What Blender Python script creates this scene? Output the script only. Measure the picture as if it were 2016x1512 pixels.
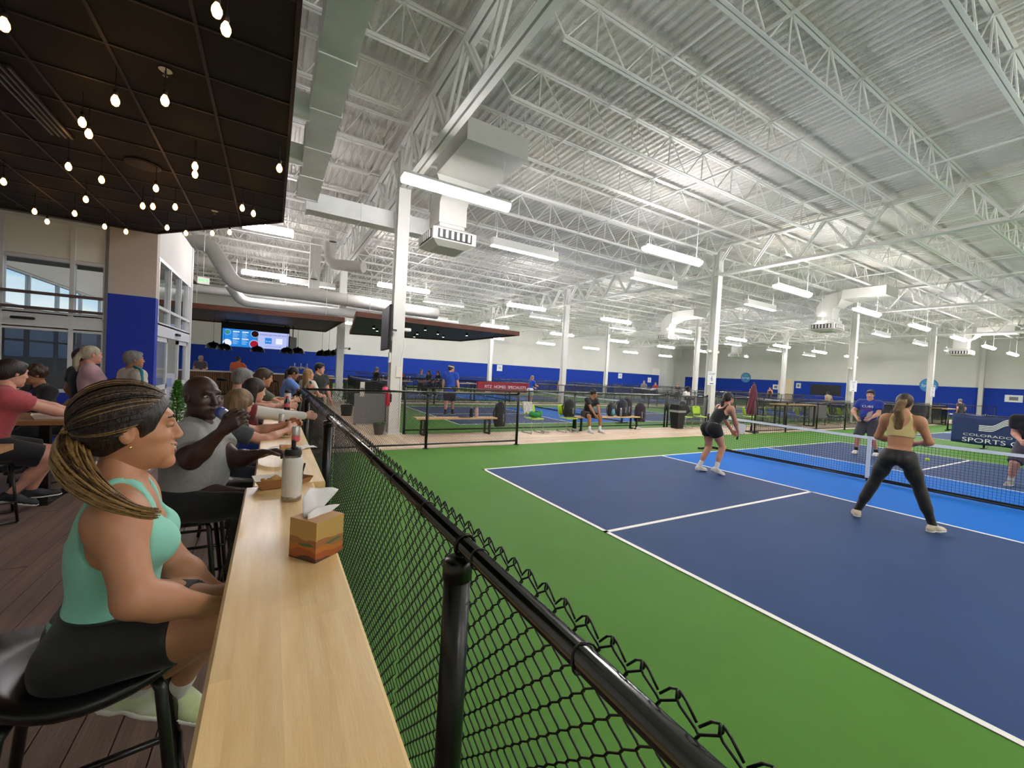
import bpy, bmesh, math, random
import numpy as np
from mathutils import Vector, Matrix

for _o in list(bpy.data.objects):
    bpy.data.objects.remove(_o, do_unlink=True)
SC = bpy.context.scene
COL = SC.collection
RND = random.Random(11)
PI = math.pi

# ------------------------------------------------------------------ camera
CAM_POS = np.array([-3.20174, -6.34157, 1.66757])
YAW, PITCH, ROLL, FPX = 1.0410717, -0.0229743, 0.0542292, 809.83


def _basis(y, p, r):
    f = np.array([math.cos(y) * math.cos(p), math.sin(y) * math.cos(p), math.sin(p)])
    rt = np.array([math.sin(y), -math.cos(y), 0.0])
    up = np.cross(rt, f)
    c, s = math.cos(r), math.sin(r)
    return rt * c + up * s, -rt * s + up * c, f


CR, CU, CF = _basis(YAW, PITCH, ROLL)
cam_data = bpy.data.cameras.new('camera')
cam = bpy.data.objects.new('camera', cam_data)
COL.objects.link(cam)
cam_data.sensor_width = 36.0
cam_data.lens = FPX / 2016.0 * 36.0
cam_data.clip_start = 0.05
cam_data.clip_end = 400
cam.matrix_world = Matrix(((CR[0], CU[0], -CF[0], CAM_POS[0]), (CR[1], CU[1], -CF[1], CAM_POS[1]),
                           (CR[2], CU[2], -CF[2], CAM_POS[2]), (0, 0, 0, 1)))
SC.camera = cam


def survey(px, py, depth):
    """point that the photograph's survey gives for a picture position at a known distance"""
    d = CR * ((px - 1008) / FPX) + CU * (-(py - 756) / FPX) + CF
    return CAM_POS + d * depth


# ------------------------------------------------------------------ world, exposure
SC.view_settings.view_transform = 'Standard'
SC.view_settings.look = 'None'
SC.view_settings.gamma = 1.0
SC.view_settings.use_curve_mapping = False
SC.view_settings.exposure = 0.0
W = bpy.data.worlds.new('world')
SC.world = W
W.use_nodes = True
_n = W.node_tree.nodes
_l = W.node_tree.links
_n.clear()
_out = _n.new('ShaderNodeOutputWorld')
_bg = _n.new('ShaderNodeBackground')
_tc = _n.new('ShaderNodeTexCoord')
_no = _n.new('ShaderNodeTexNoise')
_no.inputs['Scale'].default_value = 3.0
_no.inputs['Detail'].default_value = 6.0
_mp = _n.new('ShaderNodeMapping')
_mp.inputs['Scale'].default_value = (1, 1, 3.5)
_rp = _n.new('ShaderNodeValToRGB')
_rp.color_ramp.elements[0].position = 0.42
_rp.color_ramp.elements[0].color = (0.33, 0.60, 0.80, 1)
_rp.color_ramp.elements[1].position = 0.62
_rp.color_ramp.elements[1].color = (0.85, 0.90, 0.92, 1)
_l.new(_tc.outputs['Generated'], _mp.inputs['Vector'])
_l.new(_mp.outputs['Vector'], _no.inputs['Vector'])
_l.new(_no.outputs['Fac'], _rp.inputs['Fac'])
_l.new(_rp.outputs['Color'], _bg.inputs['Color'])
_bg.inputs['Strength'].default_value = 1.1
_l.new(_bg.outputs['Background'], _out.inputs['Surface'])
LED_STRENGTH = 71.0
BULB_STRENGTH = 11.0


# ------------------------------------------------------------------ materials
def lin(c):
    return tuple((v / 12.92 if v <= 0.04045 else ((v + 0.055) / 1.055) ** 2.4) for v in c)


def rgb(h):
    return lin(tuple(int(h[i:i + 2], 16) / 255 for i in (0, 2, 4)))


MATS = {}


def mat(name, col, rough=0.6, metal=0.0, vary=0.0, vscale=4.0, bump=0.0, bscale=60.0, stretch=None, emit=0.0,
        spec=0.5, alpha=1.0, trans=0.0, objvary=0.0, sheen=0.0, coat=0.0, col2=None, sss=0.0):
    """procedural principled material: noise colour variation, noise bump"""
    if name in MATS:
        return MATS[name]
    m = bpy.data.materials.new(name)
    m.use_nodes = True
    nt = m.node_tree
    b = nt.nodes['Principled BSDF']
    c = rgb(col) if isinstance(col, str) else col
    b.inputs['Base Color'].default_value = (*c, 1)
    b.inputs['Roughness'].default_value = rough
    b.inputs['Metallic'].default_value = metal
    b.inputs['Specular IOR Level'].default_value = spec
    if coat:
        b.inputs['Coat Weight'].default_value = coat
        b.inputs['Coat Roughness'].default_value = 0.15
    if sss:
        b.inputs['Subsurface Weight'].default_value = sss
        b.inputs['Subsurface Radius'].default_value = (0.012, 0.004, 0.002)
        b.inputs['Subsurface Scale'].default_value = 1.0
    if sheen:
        b.inputs['Sheen Weight'].default_value = sheen
    if trans:
        b.inputs['Transmission Weight'].default_value = trans
    if alpha < 1:
        b.inputs['Alpha'].default_value = alpha
    if emit:
        b.inputs['Emission Color'].default_value = (*c, 1)
        b.inputs['Emission Strength'].default_value = emit
    vec = None
    if vary or bump:
        tc = nt.nodes.new('ShaderNodeTexCoord')
        mp = nt.nodes.new('ShaderNodeMapping')
        nt.links.new(tc.outputs['Object'], mp.inputs['Vector'])
        if stretch:
            mp.inputs['Scale'].default_value = stretch
        vec = mp.outputs['Vector']
    if vary or objvary:
        hsv = nt.nodes.new('ShaderNodeMix')
        hsv.data_type = 'RGBA'
        lo = tuple(x * (1 - vary) for x in c) if col2 is None else (rgb(col2) if isinstance(col2, str) else col2)
        hi = tuple(min(1, x * (1 + vary)) for x in c) if col2 is None else c
        hsv.inputs['A'].default_value = (*lo, 1)
        hsv.inputs['B'].default_value = (*hi, 1)
        if vary:
            nz = nt.nodes.new('ShaderNodeTexNoise')
            nz.inputs['Scale'].default_value = vscale
            nz.inputs['Detail'].default_value = 5
            nt.links.new(vec, nz.inputs['Vector'])
            rm = nt.nodes.new('ShaderNodeMapRange')
            rm.inputs['From Min'].default_value = 0.3
            rm.inputs['From Max'].default_value = 0.7
            nt.links.new(nz.outputs['Fac'], rm.inputs['Value'])
            nt.links.new(rm.outputs['Result'], hsv.inputs['Factor'])
        res = hsv.outputs['Result']
        if objvary:
            oi = nt.nodes.new('ShaderNodeObjectInfo')
            mr = nt.nodes.new('ShaderNodeMapRange')
            mr.inputs['To Min'].default_value = 1 - objvary
            mr.inputs['To Max'].default_value = 1 + objvary
            nt.links.new(oi.outputs['Random'], mr.inputs['Value'])
            hv = nt.nodes.new('ShaderNodeHueSaturation')
            nt.links.new(mr.outputs['Result'], hv.inputs['Value'])
            nt.links.new(res, hv.inputs['Color'])
            if not vary:
                hsv.inputs['Factor'].default_value = 0.5
            res = hv.outputs['Color']
        nt.links.new(res, b.inputs['Base Color'])
    if bump:
        nb = nt.nodes.new('ShaderNodeTexNoise')
        nb.inputs['Scale'].default_value = bscale
        nb.inputs['Detail'].default_value = 4
        nt.links.new(vec, nb.inputs['Vector'])
        bp = nt.nodes.new('ShaderNodeBump')
        bp.inputs['Strength'].default_value = bump
        bp.inputs['Distance'].default_value = 0.01
        nt.links.new(nb.outputs['Fac'], bp.inputs['Height'])
        nt.links.new(bp.outputs['Normal'], b.inputs['Normal'])
    MATS[name] = m
    return m


def emat(name, col, strength):
    if name in MATS:
        return MATS[name]
    m = bpy.data.materials.new(name)
    m.use_nodes = True
    nt = m.node_tree
    nt.nodes.clear()
    o = nt.nodes.new('ShaderNodeOutputMaterial')
    e = nt.nodes.new('ShaderNodeEmission')
    e.inputs['Color'].default_value = (*(rgb(col) if isinstance(col, str) else col), 1)
    e.inputs['Strength'].default_value = strength
    nt.links.new(e.outputs['Emission'], o.inputs['Surface'])
    MATS[name] = m
    return m


def glass_mat(name, col=(0.92, 0.95, 0.96), alpha=0.25, rough=0.02):
    """thin pane: mostly clear with fresnel reflection"""
    if name in MATS:
        return MATS[name]
    m = bpy.data.materials.new(name)
    m.use_nodes = True
    nt = m.node_tree
    nt.nodes.clear()
    o = nt.nodes.new('ShaderNodeOutputMaterial')
    mx = nt.nodes.new('ShaderNodeMixShader')
    t = nt.nodes.new('ShaderNodeBsdfTransparent')
    t.inputs['Color'].default_value = (*col, 1)
    g = nt.nodes.new('ShaderNodeBsdfGlossy')
    g.inputs['Roughness'].default_value = rough
    lw = nt.nodes.new('ShaderNodeLayerWeight')
    lw.inputs['Blend'].default_value = alpha
    ge = nt.nodes.new('ShaderNodeNewGeometry')
    iv = nt.nodes.new('ShaderNodeMath')
    iv.operation = 'SUBTRACT'
    iv.inputs[0].default_value = 1.0
    nt.links.new(ge.outputs['Backfacing'], iv.inputs[1])
    ml = nt.nodes.new('ShaderNodeMath')
    ml.operation = 'MULTIPLY'
    nt.links.new(lw.outputs['Fresnel'], ml.inputs[0])
    nt.links.new(iv.outputs[0], ml.inputs[1])
    nt.links.new(ml.outputs[0], mx.inputs['Fac'])
    nt.links.new(t.outputs['BSDF'], mx.inputs[1])
    nt.links.new(g.outputs['BSDF'], mx.inputs[2])
    nt.links.new(mx.outputs['Shader'], o.inputs['Surface'])
    MATS[name] = m
    return m


# ------------------------------------------------------------------ mesh helpers
class MB:
    def __init__(self):
        self.v = []
        self.f = []
        self.mi = []

    def add(self, vs, fs, mi=0):
        n = len(self.v)
        self.v.extend([tuple(map(float, p)) for p in vs])
        self.f.extend([tuple(i + n for i in q) for q in fs])
        self.mi.extend([mi] * len(fs))
        return self

    def box(self, x0, x1, y0, y1, z0, z1, mi=0):
        vs = [(x0, y0, z0), (x1, y0, z0), (x1, y1, z0), (x0, y1, z0), (x0, y0, z1), (x1, y0, z1), (x1, y1, z1), (x0, y1, z1)]
        return self.add(vs, [(0, 3, 2, 1), (4, 5, 6, 7), (0, 1, 5, 4), (1, 2, 6, 5), (2, 3, 7, 6), (3, 0, 4, 7)], mi)

    def cbox(self, c, s, mi=0):
        return self.box(c[0] - s[0] / 2, c[0] + s[0] / 2, c[1] - s[1] / 2, c[1] + s[1] / 2, c[2] - s[2] / 2, c[2] + s[2] / 2, mi)

    def rbox(self, x0, x1, y0, y1, z0, z1, r=0.02, seg=3, mi=0, ends=True):
        """box with corners rounded in plan and a small chamfer on top and bottom"""
        pts = []
        for cx, cy, a0 in ((x1 - r, y1 - r, 0), (x0 + r, y1 - r, 90), (x0 + r, y0 + r, 180), (x1 - r, y0 + r, 270)):
            for i in range(seg + 1):
                a = math.radians(a0 + 90 * i / seg)
                pts.append((cx + r * math.cos(a), cy + r * math.sin(a)))
        c = min(r * 0.5, (z1 - z0) * 0.25)
        mx, my = (x0 + x1) / 2, (y0 + y1) / 2

        def ins(p, d):
            return (p[0] - math.copysign(min(d, abs(p[0] - mx)), p[0] - mx), p[1] - math.copysign(min(d, abs(p[1] - my)), p[1] - my))
        rings = [[(*ins(p, c), z0) for p in pts], [(*p, z0 + c) for p in pts], [(*p, z1 - c) for p in pts], [(*ins(p, c), z1) for p in pts]]
        return self.loft(rings, mi=mi)

    def loft(self, rings, cap=True, closed=True, mi=0):
        n = len(rings[0])
        vs = [p for r in rings for p in r]
        fs = []
        for i in range(len(rings) - 1):
            for j in range(n if closed else n - 1):
                k = (j + 1) % n
                fs.append((i * n + j, i * n + k, (i + 1) * n + k, (i + 1) * n + j))
        if cap:
            fs.append(tuple(range(n - 1, -1, -1)))
            fs.append(tuple(range((len(rings) - 1) * n, len(rings) * n)))
        return self.add(vs, fs, mi)

    def tube(self, pts, r, n=8, cap=True, mi=0, closed=False):
        pts = [Vector(p) for p in pts]
        rad = r if isinstance(r, (list, tuple)) else [r] * len(pts)
        rings = []
        up = None
        m = len(pts)
        for i, p in enumerate(pts):
            if closed:
                t = (pts[(i + 1) % m] - pts[i - 1])
            else:
                t = (pts[min(i + 1, m - 1)] - pts[max(i - 1, 0)])
            t.normalize()
            if up is None:
                up = Vector((0, 0, 1)) if abs(t.z) < 0.9 else Vector((1, 0, 0))
            a = up.cross(t)
            if a.length < 1e-6:
                a = Vector((0, 1, 0)).cross(t)
            a.normalize()
            b = t.cross(a)
            up = b
            rings.append([tuple(p + (a * math.cos(2 * PI * j / n) + b * math.sin(2 * PI * j / n)) * rad[i]) for j in range(n)])
        if closed:
            rings.append(rings[0])
            return self.loft(rings, cap=False, mi=mi)
        return self.loft(rings, cap=cap, mi=mi)

    def bar(self, a, b, w, h=None, mi=0):
        """rectangular bar from a to b"""
        h = w if h is None else h
        a, b = Vector(a), Vector(b)
        t = (b - a).normalized()
        up = Vector((0, 0, 1)) if abs(t.z) < 0.95 else Vector((1, 0, 0))
        s = t.cross(up).normalized()
        u = s.cross(t)
        rings = [[tuple(p + s * sx * w / 2 + u * sz * h / 2) for sx, sz in ((-1, -1), (1, -1), (1, 1), (-1, 1))] for p in (a, b)]
        return self.loft(rings, mi=mi)

    def lathe(self, prof, n=24, c=(0, 0, 0), mi=0, cap=True):
        rings = [[(c[0] + r * math.cos(2 * PI * j / n), c[1] + r * math.sin(2 * PI * j / n), c[2] + z) for j in range(n)] for r, z in prof]
        return self.loft(rings, cap=cap, mi=mi)

    def prism(self, poly, z0, z1, mi=0):
        return self.loft([[(x, y, z0) for x, y in poly], [(x, y, z1) for x, y in poly]], mi=mi)

    def xform(self, M):
        self.v = [tuple(M @ Vector(p)) for p in self.v]
        return self

    def mesh(self, name, mats, smooth=False):
        me = bpy.data.meshes.new(name)
        me.from_pydata(self.v, [], self.f)
        for m in (mats if isinstance(mats, (list, tuple)) else [mats]):
            me.materials.append(m)
        if any(self.mi):
            me.polygons.foreach_set('material_index', self.mi)
        if smooth:
            me.polygons.foreach_set('use_smooth', [True] * len(me.polygons))
        me.update()
        return me

    def build(self, name, mats, parent=None, smooth=False, loc=None, rot=None, angle=None):
        me = self.mesh(name, mats, smooth)
        if angle is not None:
            me.polygons.foreach_set('use_smooth', [True] * len(me.polygons))
            me.set_sharp_from_angle(angle=math.radians(angle))
        return link(name, me, parent, loc, rot)


def link(name, me, parent=None, loc=None, rot=None):
    o = bpy.data.objects.new(name, me)
    COL.objects.link(o)
    if parent is not None:
        o.parent = parent
    if loc is not None:
        o.location = loc
    if rot is not None:
        o.rotation_euler = rot
    return o


def tag(o, label, cat, group=None):
    o['label'] = label
    o['category'] = cat
    if group:
        o['group'] = group
    return o


def thing(name, label, cat, loc=(0, 0, 0), rz=0.0, group=None):
    o = bpy.data.objects.new(name, None)
    COL.objects.link(o)
    o.location = loc
    o.rotation_euler = (0, 0, rz)
    o.empty_display_size = 0.1
    return tag(o, label, cat, group)


def struct(o):
    o['kind'] = 'structure'
    return o


def copy_tree(o, parent=None):
    c = o.copy()
    COL.objects.link(c)
    c.parent = parent
    for ch in list(o.children):
        copy_tree(ch, c)
    return c


def dup(root, loc, rz=None, label=None, group=None):
    c = copy_tree(root)
    c.location = loc
    if rz is not None:
        c.rotation_euler = (0, 0, rz)
    if label:
        c['label'] = label
    if group:
        c['group'] = group
    return c


def text_mesh(name, body, size, m, parent, loc, rot, depth=0.0, align='CENTER', width=1.0):
    cu = bpy.data.curves.new(name, 'FONT')
    cu.body = body
    cu.size = size
    cu.extrude = depth
    cu.align_x = align
    cu.align_y = 'CENTER'
    cu.space_character = 1.0
    cu.resolution_u = 3
    tmp = bpy.data.objects.new(name, cu)
    COL.objects.link(tmp)
    dg = bpy.context.evaluated_depsgraph_get()
    me = bpy.data.meshes.new_from_object(tmp.evaluated_get(dg))
    bpy.data.objects.remove(tmp, do_unlink=True)
    me.materials.clear()
    me.materials.append(m)
    o = link(name, me, parent, loc, rot)
    o.scale = (width, 1, 1)
    return o


WHITE_STEEL = mat('white_painted_steel', 'dfdfd9', 0.55, vary=0.05, vscale=2)
BLACK_STEEL = mat('black_coated_steel', '0c0c0c', 0.28, spec=0.6)
BLACK_MATTE = mat('black_matte', '101010', 0.6)
# ================================================================== shell
GX = [-13.35, -0.5, 12.38, 25.24, 38.1, 51.0]
ROWS = [-16.0, -5.8, 4.15, 14.1, 24.05]
XW, YW, BLUE = 51.35, 35.5, 2.75
DECK_Z = 7.56

GREEN = mat('court_green', '528035', 0.6, spec=0.08, vary=0.05, vscale=1.3, bump=0.15, bscale=220)
NAVY = mat('court_navy', '344a72', 0.6, spec=0.08, vary=0.06, vscale=1.5, bump=0.15, bscale=220)
SKYB = mat('court_light_blue', '1268c0', 0.6, spec=0.06, vary=0.05, vscale=1.5, bump=0.15, bscale=220)
LINE = mat('court_line_white', 'f0efe8', 0.5)
WALLW = mat('wall_white', 'd9d8d2', 0.7, vary=0.03, vscale=0.8, bump=0.08, bscale=25)
WALLB = mat('wall_blue', '1b3ca2', 0.7, spec=0.2, vary=0.04, vscale=1.0)


def plank_floor_mat(name, c1, c2, w, l, along_y=False, rough=0.45):
    m = bpy.data.materials.new(name)
    m.use_nodes = True
    nt = m.node_tree
    b = nt.nodes['Principled BSDF']
    b.inputs['Roughness'].default_value = rough
    tc = nt.nodes.new('ShaderNodeTexCoord')
    mp = nt.nodes.new('ShaderNodeMapping')
    if along_y:
        mp.inputs['Rotation'].default_value = (0, 0, PI / 2)
    nt.links.new(tc.outputs['Object'], mp.inputs['Vector'])
    br = nt.nodes.new('ShaderNodeTexBrick')
    br.inputs['Scale'].default_value = 1.0
    br.inputs['Brick Width'].default_value = l
    br.inputs['Row Height'].default_value = w
    br.inputs['Mortar Size'].default_value = 0.004
    br.inputs['Color1'].default_value = (*rgb(c1), 1)
    br.inputs['Color2'].default_value = (*rgb(c2), 1)
    br.inputs['Mortar'].default_value = (*tuple(x * 0.35 for x in rgb(c1)), 1)
    br.offset = 0.37
    nt.links.new(mp.outputs['Vector'], br.inputs['Vector'])
    nz = nt.nodes.new('ShaderNodeTexNoise')
    nz.inputs['Scale'].default_value = 6
    nz.inputs['Detail'].default_value = 6
    mp2 = nt.nodes.new('ShaderNodeMapping')
    mp2.inputs['Scale'].default_value = (0.6, 9, 1)
    nt.links.new(mp.outputs['Vector'], mp2.inputs['Vector'])
    nt.links.new(mp2.outputs['Vector'], nz.inputs['Vector'])
    mr = nt.nodes.new('ShaderNodeMapRange')
    mr.inputs['From Min'].default_value = 0.3
    mr.inputs['From Max'].default_value = 0.7
    mr.inputs['To Min'].default_value = 0.78
    mr.inputs['To Max'].default_value = 1.15
    nt.links.new(nz.outputs['Fac'], mr.inputs['Value'])
    hv = nt.nodes.new('ShaderNodeHueSaturation')
    nt.links.new(br.outputs['Color'], hv.inputs['Color'])
    nt.links.new(mr.outputs['Result'], hv.inputs['Value'])
    nt.links.new(hv.outputs['Color'], b.inputs['Base Color'])
    MATS[name] = m
    return m


WALK = plank_floor_mat('vinyl_plank', 'c2a78c', 'd8c4a8', 0.18, 1.22)
WALKY = plank_floor_mat('vinyl_plank_y', 'c2a78c', 'd8c4a8', 0.18, 1.22, along_y=True)

# ---- floor
fl = MB().box(-9.65, XW, -18, YW, -0.25, 0.0).build('floor', GREEN)
struct(fl)
wk = MB()
wk.box(-0.26, 49, 2.05, 3.97, 0, 0.006)
wk.box(-0.26, 49, 13.15, 15.0, 0, 0.006)
wk.box(-0.26, 49, 24.6, 26.2, 0, 0.006)
struct(wk.build('floor_walkway', WALK))
wk = MB()
wk.box(-2.8, -0.26, 2.05, 26.0, 0, 0.0055)
wk.box(-9.5, -2.8, 12.0, 30.0, 0, 0.0055)
struct(wk.build('floor_lobby', WALKY))

# ---- courts: each with surface, two kitchens and its painted lines
FT = 0.3048


def court(x0, y1, label, parts=True):
    """x0: near baseline, y1: left sideline; runs 44 ft along x and 20 ft along -y"""
    L, Wd, K = 44 * FT, 20 * FT, 7 * FT
    t = thing('pickleball_court', label, 'court', (x0, y1, 0), 0, 'painted pickleball courts')
    MB().box(0, L, -Wd, 0, 0.0, 0.003).build('court_surface', NAVY, t)
    MB().box(L / 2 - K, L / 2 + K, -Wd, 0, 0.003, 0.0045).build('kitchen_surface', SKYB, t)
    w = 0.05
    ln = [(0, w, -Wd, 0), (L - w, L, -Wd, 0), (0, L, -w, 0), (0, L, -Wd, -Wd + w),
          (L / 2 - K - w, L / 2 - K, -Wd, 0), (L / 2 + K, L / 2 + K + w, -Wd, 0),
          (0, L / 2 - K, -Wd / 2 - w / 2, -Wd / 2 + w / 2), (L / 2 + K, L, -Wd / 2 - w / 2, -Wd / 2 + w / 2)]
    for a, b, c, d in ln:
        MB().box(a, b, c, d, 0.0, 0.006).build('painted_line', LINE, t)
    return t


court(0, 0, 'navy and blue pickleball court nearest the wooden counter')
court(1.95, 11.72, 'navy and blue court behind the walkway benches')
court(20.2, 0.2, 'navy and blue court behind the dark blue sports banner')
court(22.1, 11.72, 'navy and blue court behind the row of lime chairs')
court(3.0, 22.3, 'far navy court in front of the red banner wall')
court(23.0, 22.3, 'far navy court near the round wall signs')

# ---- deck floor of separate composite boards
dk = struct(MB().box(-9.6, -2.83, -9.0, 12.0, -0.2, -0.001).build('floor_deck', BLACK_MATTE))
DECKM = mat('deck_board', '7c665a', 0.5, vary=0.22, vscale=3.0, bump=0.3, bscale=14, stretch=(7, 0.35, 1), objvary=0.10)
BW = 0.145
brd = MB().box(0, BW - 0.006, 0, 4.86, 0, 0.022).mesh('deck_board', DECKM)
k = 0
for i in range(46):
    x = -2.85 - (i + 1) * BW
    if x < -9.5:
        break
    y = -9.0 - (i * 1.7) % 4.87
    while y < 12:
        k += 1
        o = link('deck_board', brd, dk, (x, y, 0.0))
        y += 4.87

# ---- walls
def wall(name, bx, blue_axis, parent=None):
    o = struct(MB().box(*bx).build(name, WALLW))
    return o


wb = wall('wall_back', (-9.65, XW + 0.3, YW, YW + 0.25, 0, 8.2), None)
MB().box(-9.6, 46.5, YW - 0.02, YW + 0.01, 0, BLUE).build('blue_band', WALLB, wb)
wr = wall('wall_right', (XW, XW + 0.25, -18, YW, 0, 8.2), None)
for a, b in ((21.2, 34.6), (-17, 19.4)):
    MB().box(XW - 0.02, XW + 0.01, a, b, 0, BLUE).build('blue_band', WALLB, wr)
MB().box(XW - 0.03, XW + 0.01, 14.0, 19.3, 3.0, 6.6).build('raised_panel', WALLW, wr)
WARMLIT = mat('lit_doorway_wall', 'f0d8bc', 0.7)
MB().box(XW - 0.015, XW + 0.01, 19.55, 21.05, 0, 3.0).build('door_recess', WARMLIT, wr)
wall('wall_near', (-9.65, XW, -18.25, -18, 0, 8.2), None)
wlm = MB()
wlm.box(-9.85, -9.65, -18, 4.2, 0, 8.2).box(-9.85, -9.65, 20.5, YW, 0, 8.2).box(-9.85, -9.65, 4.2, 20.5, 3.95, 8.2).box(-9.85, -9.65, 4.2, 20.5, 0, 0.75)
wl = struct(wlm.build('wall_left', WALLW))
DARKBOX = mat('dark_opening', '15171a', 0.5)
MB().box(XW - 0.06, XW + 0.02, 14.6, 17.6, 1.25, 2.45).build('dark_screen_panel', DARKBOX, wr)
# end partition before the back-wall corner
cp = struct(MB().box(46.6, 48.2, YW - 1.2, YW, 0, 8.0).build('wall_corner_pier', WALLW))
MB().box(44.9, 46.6, YW - 0.05, YW - 0.01, BLUE, 3.7).build('white_panel', mat('paint_clean_white', 'e8e7e4', 0.6), cp)

# ---- corrugated roof deck, ribs running along y
ROOFM = bpy.data.materials.new('sprayed_roof_deck')
ROOFM.use_nodes = True
_nt = ROOFM.node_tree
_b = _nt.nodes['Principled BSDF']
_b.inputs['Roughness'].default_value = 0.85
_tc = _nt.nodes.new('ShaderNodeTexCoord')
_n1 = _nt.nodes.new('ShaderNodeTexNoise')
_n1.inputs['Scale'].default_value = 0.45
_n1.inputs['Detail'].default_value = 5
_nt.links.new(_tc.outputs['Object'], _n1.inputs['Vector'])
_r = _nt.nodes.new('ShaderNodeValToRGB')
_r.color_ramp.elements[0].position = 0.3
_r.color_ramp.elements[0].color = (*rgb('c9c4ba'), 1)
_r.color_ramp.elements[1].position = 0.6
_r.color_ramp.elements[1].color = (*rgb('d8d6d0'), 1)
_nt.links.new(_n1.outputs['Fac'], _r.inputs['Fac'])
_nt.links.new(_r.outputs['Color'], _b.inputs['Base Color'])
_n2 = _nt.nodes.new('ShaderNodeTexNoise')
_n2.inputs['Scale'].default_value = 26
_n2.inputs['Detail'].default_value = 6
_nt.links.new(_tc.outputs['Object'], _n2.inputs['Vector'])
_bp = _nt.nodes.new('ShaderNodeBump')
_bp.inputs['Strength'].default_value = 0.9
_bp.inputs['Distance'].default_value = 0.035
_nt.links.new(_n2.outputs['Fac'], _bp.inputs['Height'])
_nt.links.new(_bp.outputs['Normal'], _b.inputs['Normal'])
prof = []
x = -9.9
while x < XW + 0.2:
    prof += [(x, 0.0), (x + 0.065, 0.0), (x + 0.095, 0.05), (x + 0.16, 0.05)]
    x += 0.19
ys = [-18.2, YW + 0.2]
m = MB()
vs = [(px, y, DECK_Z + dz) for px, dz in prof for y in ys]
fs = [(2 * i, 2 * i + 1, 2 * i + 3, 2 * i + 2) for i in range(len(prof) - 1)]
m.add(vs, fs)
m.box(-9.95, XW + 0.3, -18.3, YW + 0.3, DECK_Z + 0.07, DECK_Z + 0.3)
struct(m.build('ceiling', ROOFM))

# ---- columns (wide flange, white)
cm = MB()
W_, T_ = 0.29, 0.028
cm.box(-W_ / 2, W_ / 2, -W_ / 2, -W_ / 2 + T_, 0, 1)
cm.box(-W_ / 2, W_ / 2, W_ / 2 - T_, W_ / 2, 0, 1)
cm.box(-T_ / 2, T_ / 2, -W_ / 2 + T_, W_ / 2 - T_, 0, 1)
shaft_me = cm.mesh('column_shaft', WHITE_STEEL)
base_me = MB().box(-0.2, 0.2, -0.2, 0.2, 0.0, 0.025).mesh('base_plate', WHITE_STEEL)
cap_me = MB().box(-0.2, 0.2, -0.16, 0.16, 7.1, 7.13).mesh('cap_plate', WHITE_STEEL)
XN = {0: 'bay line by the lobby', 1: 'second bay line', 2: 'third bay line', 3: 'fourth bay line', 4: 'far wall bay line'}
COLUMNS = {}
clab = {(1, 4.15): 'white steel column carrying the wall television beside the walkway', (1, 14.1): 'white steel column beside the bar counter',
        (2, 4.15): 'white steel column with the COURT 6 sign', (2, 14.1): 'white steel column rising left of the seated player in black',
        (2, 24.05): 'slim far white column in front of the red banner', (3, 4.15): 'white steel column with the COURT 5 sign',
        (3, 14.1): 'white steel column just behind the COURT 6 column', (3, 24.05): 'white far column right of the seated player',
        (4, 4.15): 'white steel column with the court 4 sign and round blue sign behind', (4, 14.1): 'white steel column in front of the lit doorway',
        (5, 4.15): 'white column under the far right louvred diffuser'}
for gi, gx in enumerate(GX):
    for ry in ROWS:
        if (gi, ry) not in clab:
            continue
        t = thing('steel_column', clab[(gi, ry)], 'column', (gx, ry, 0), 0, 'white roof columns')
        o = link('column_shaft', shaft_me, t)
        o.scale = (1, 1, 7.1)
        link('base_plate', base_me, t)
        link('cap_plate', cap_me, t)
        COLUMNS[(gi, ry)] = t

# ---- girders along y on the column lines
GTOP, GBOT = 7.38, 6.18
JP, J0 = 1.6, 0.4
chord_g = MB()
for s in (-1, 1):
    chord_g.box(s * 0.02, s * 0.13, 0, 1, 0, 0.018).box(s * 0.02, s * 0.038, 0, 1, 0.018, 0.12)
# keep winding simple: boxes with swapped limits are fine for shading
chord_me = chord_g.mesh('girder_chord', WHITE_STEEL)
web_bar = MB()
for s in (-1, 1):
    web_bar.box(s * 0.03, s * 0.085, -0.028, 0.028, 0, 1)
gweb_me = web_bar.mesh('web_bar', WHITE_STEEL)


def place_bar(me, a, b, parent, name):
    a, b = Vector(a), Vector(b)
    d = b - a
    o = link(name, me, parent)
    o.location = a
    o.rotation_mode = 'QUATERNION'
    z = d.normalized()
    x = Vector((1, 0, 0))
    y = z.cross(x)
    if y.length < 1e-4:
        x = Vector((0, 1, 0))
        y = z.cross(x)
    y.normalize()
    x = y.cross(z)
    o.rotation_quaternion = Matrix((x, y, z)).transposed().to_quaternion()
    o.scale = (1, 1, d.length)
    return o


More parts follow.
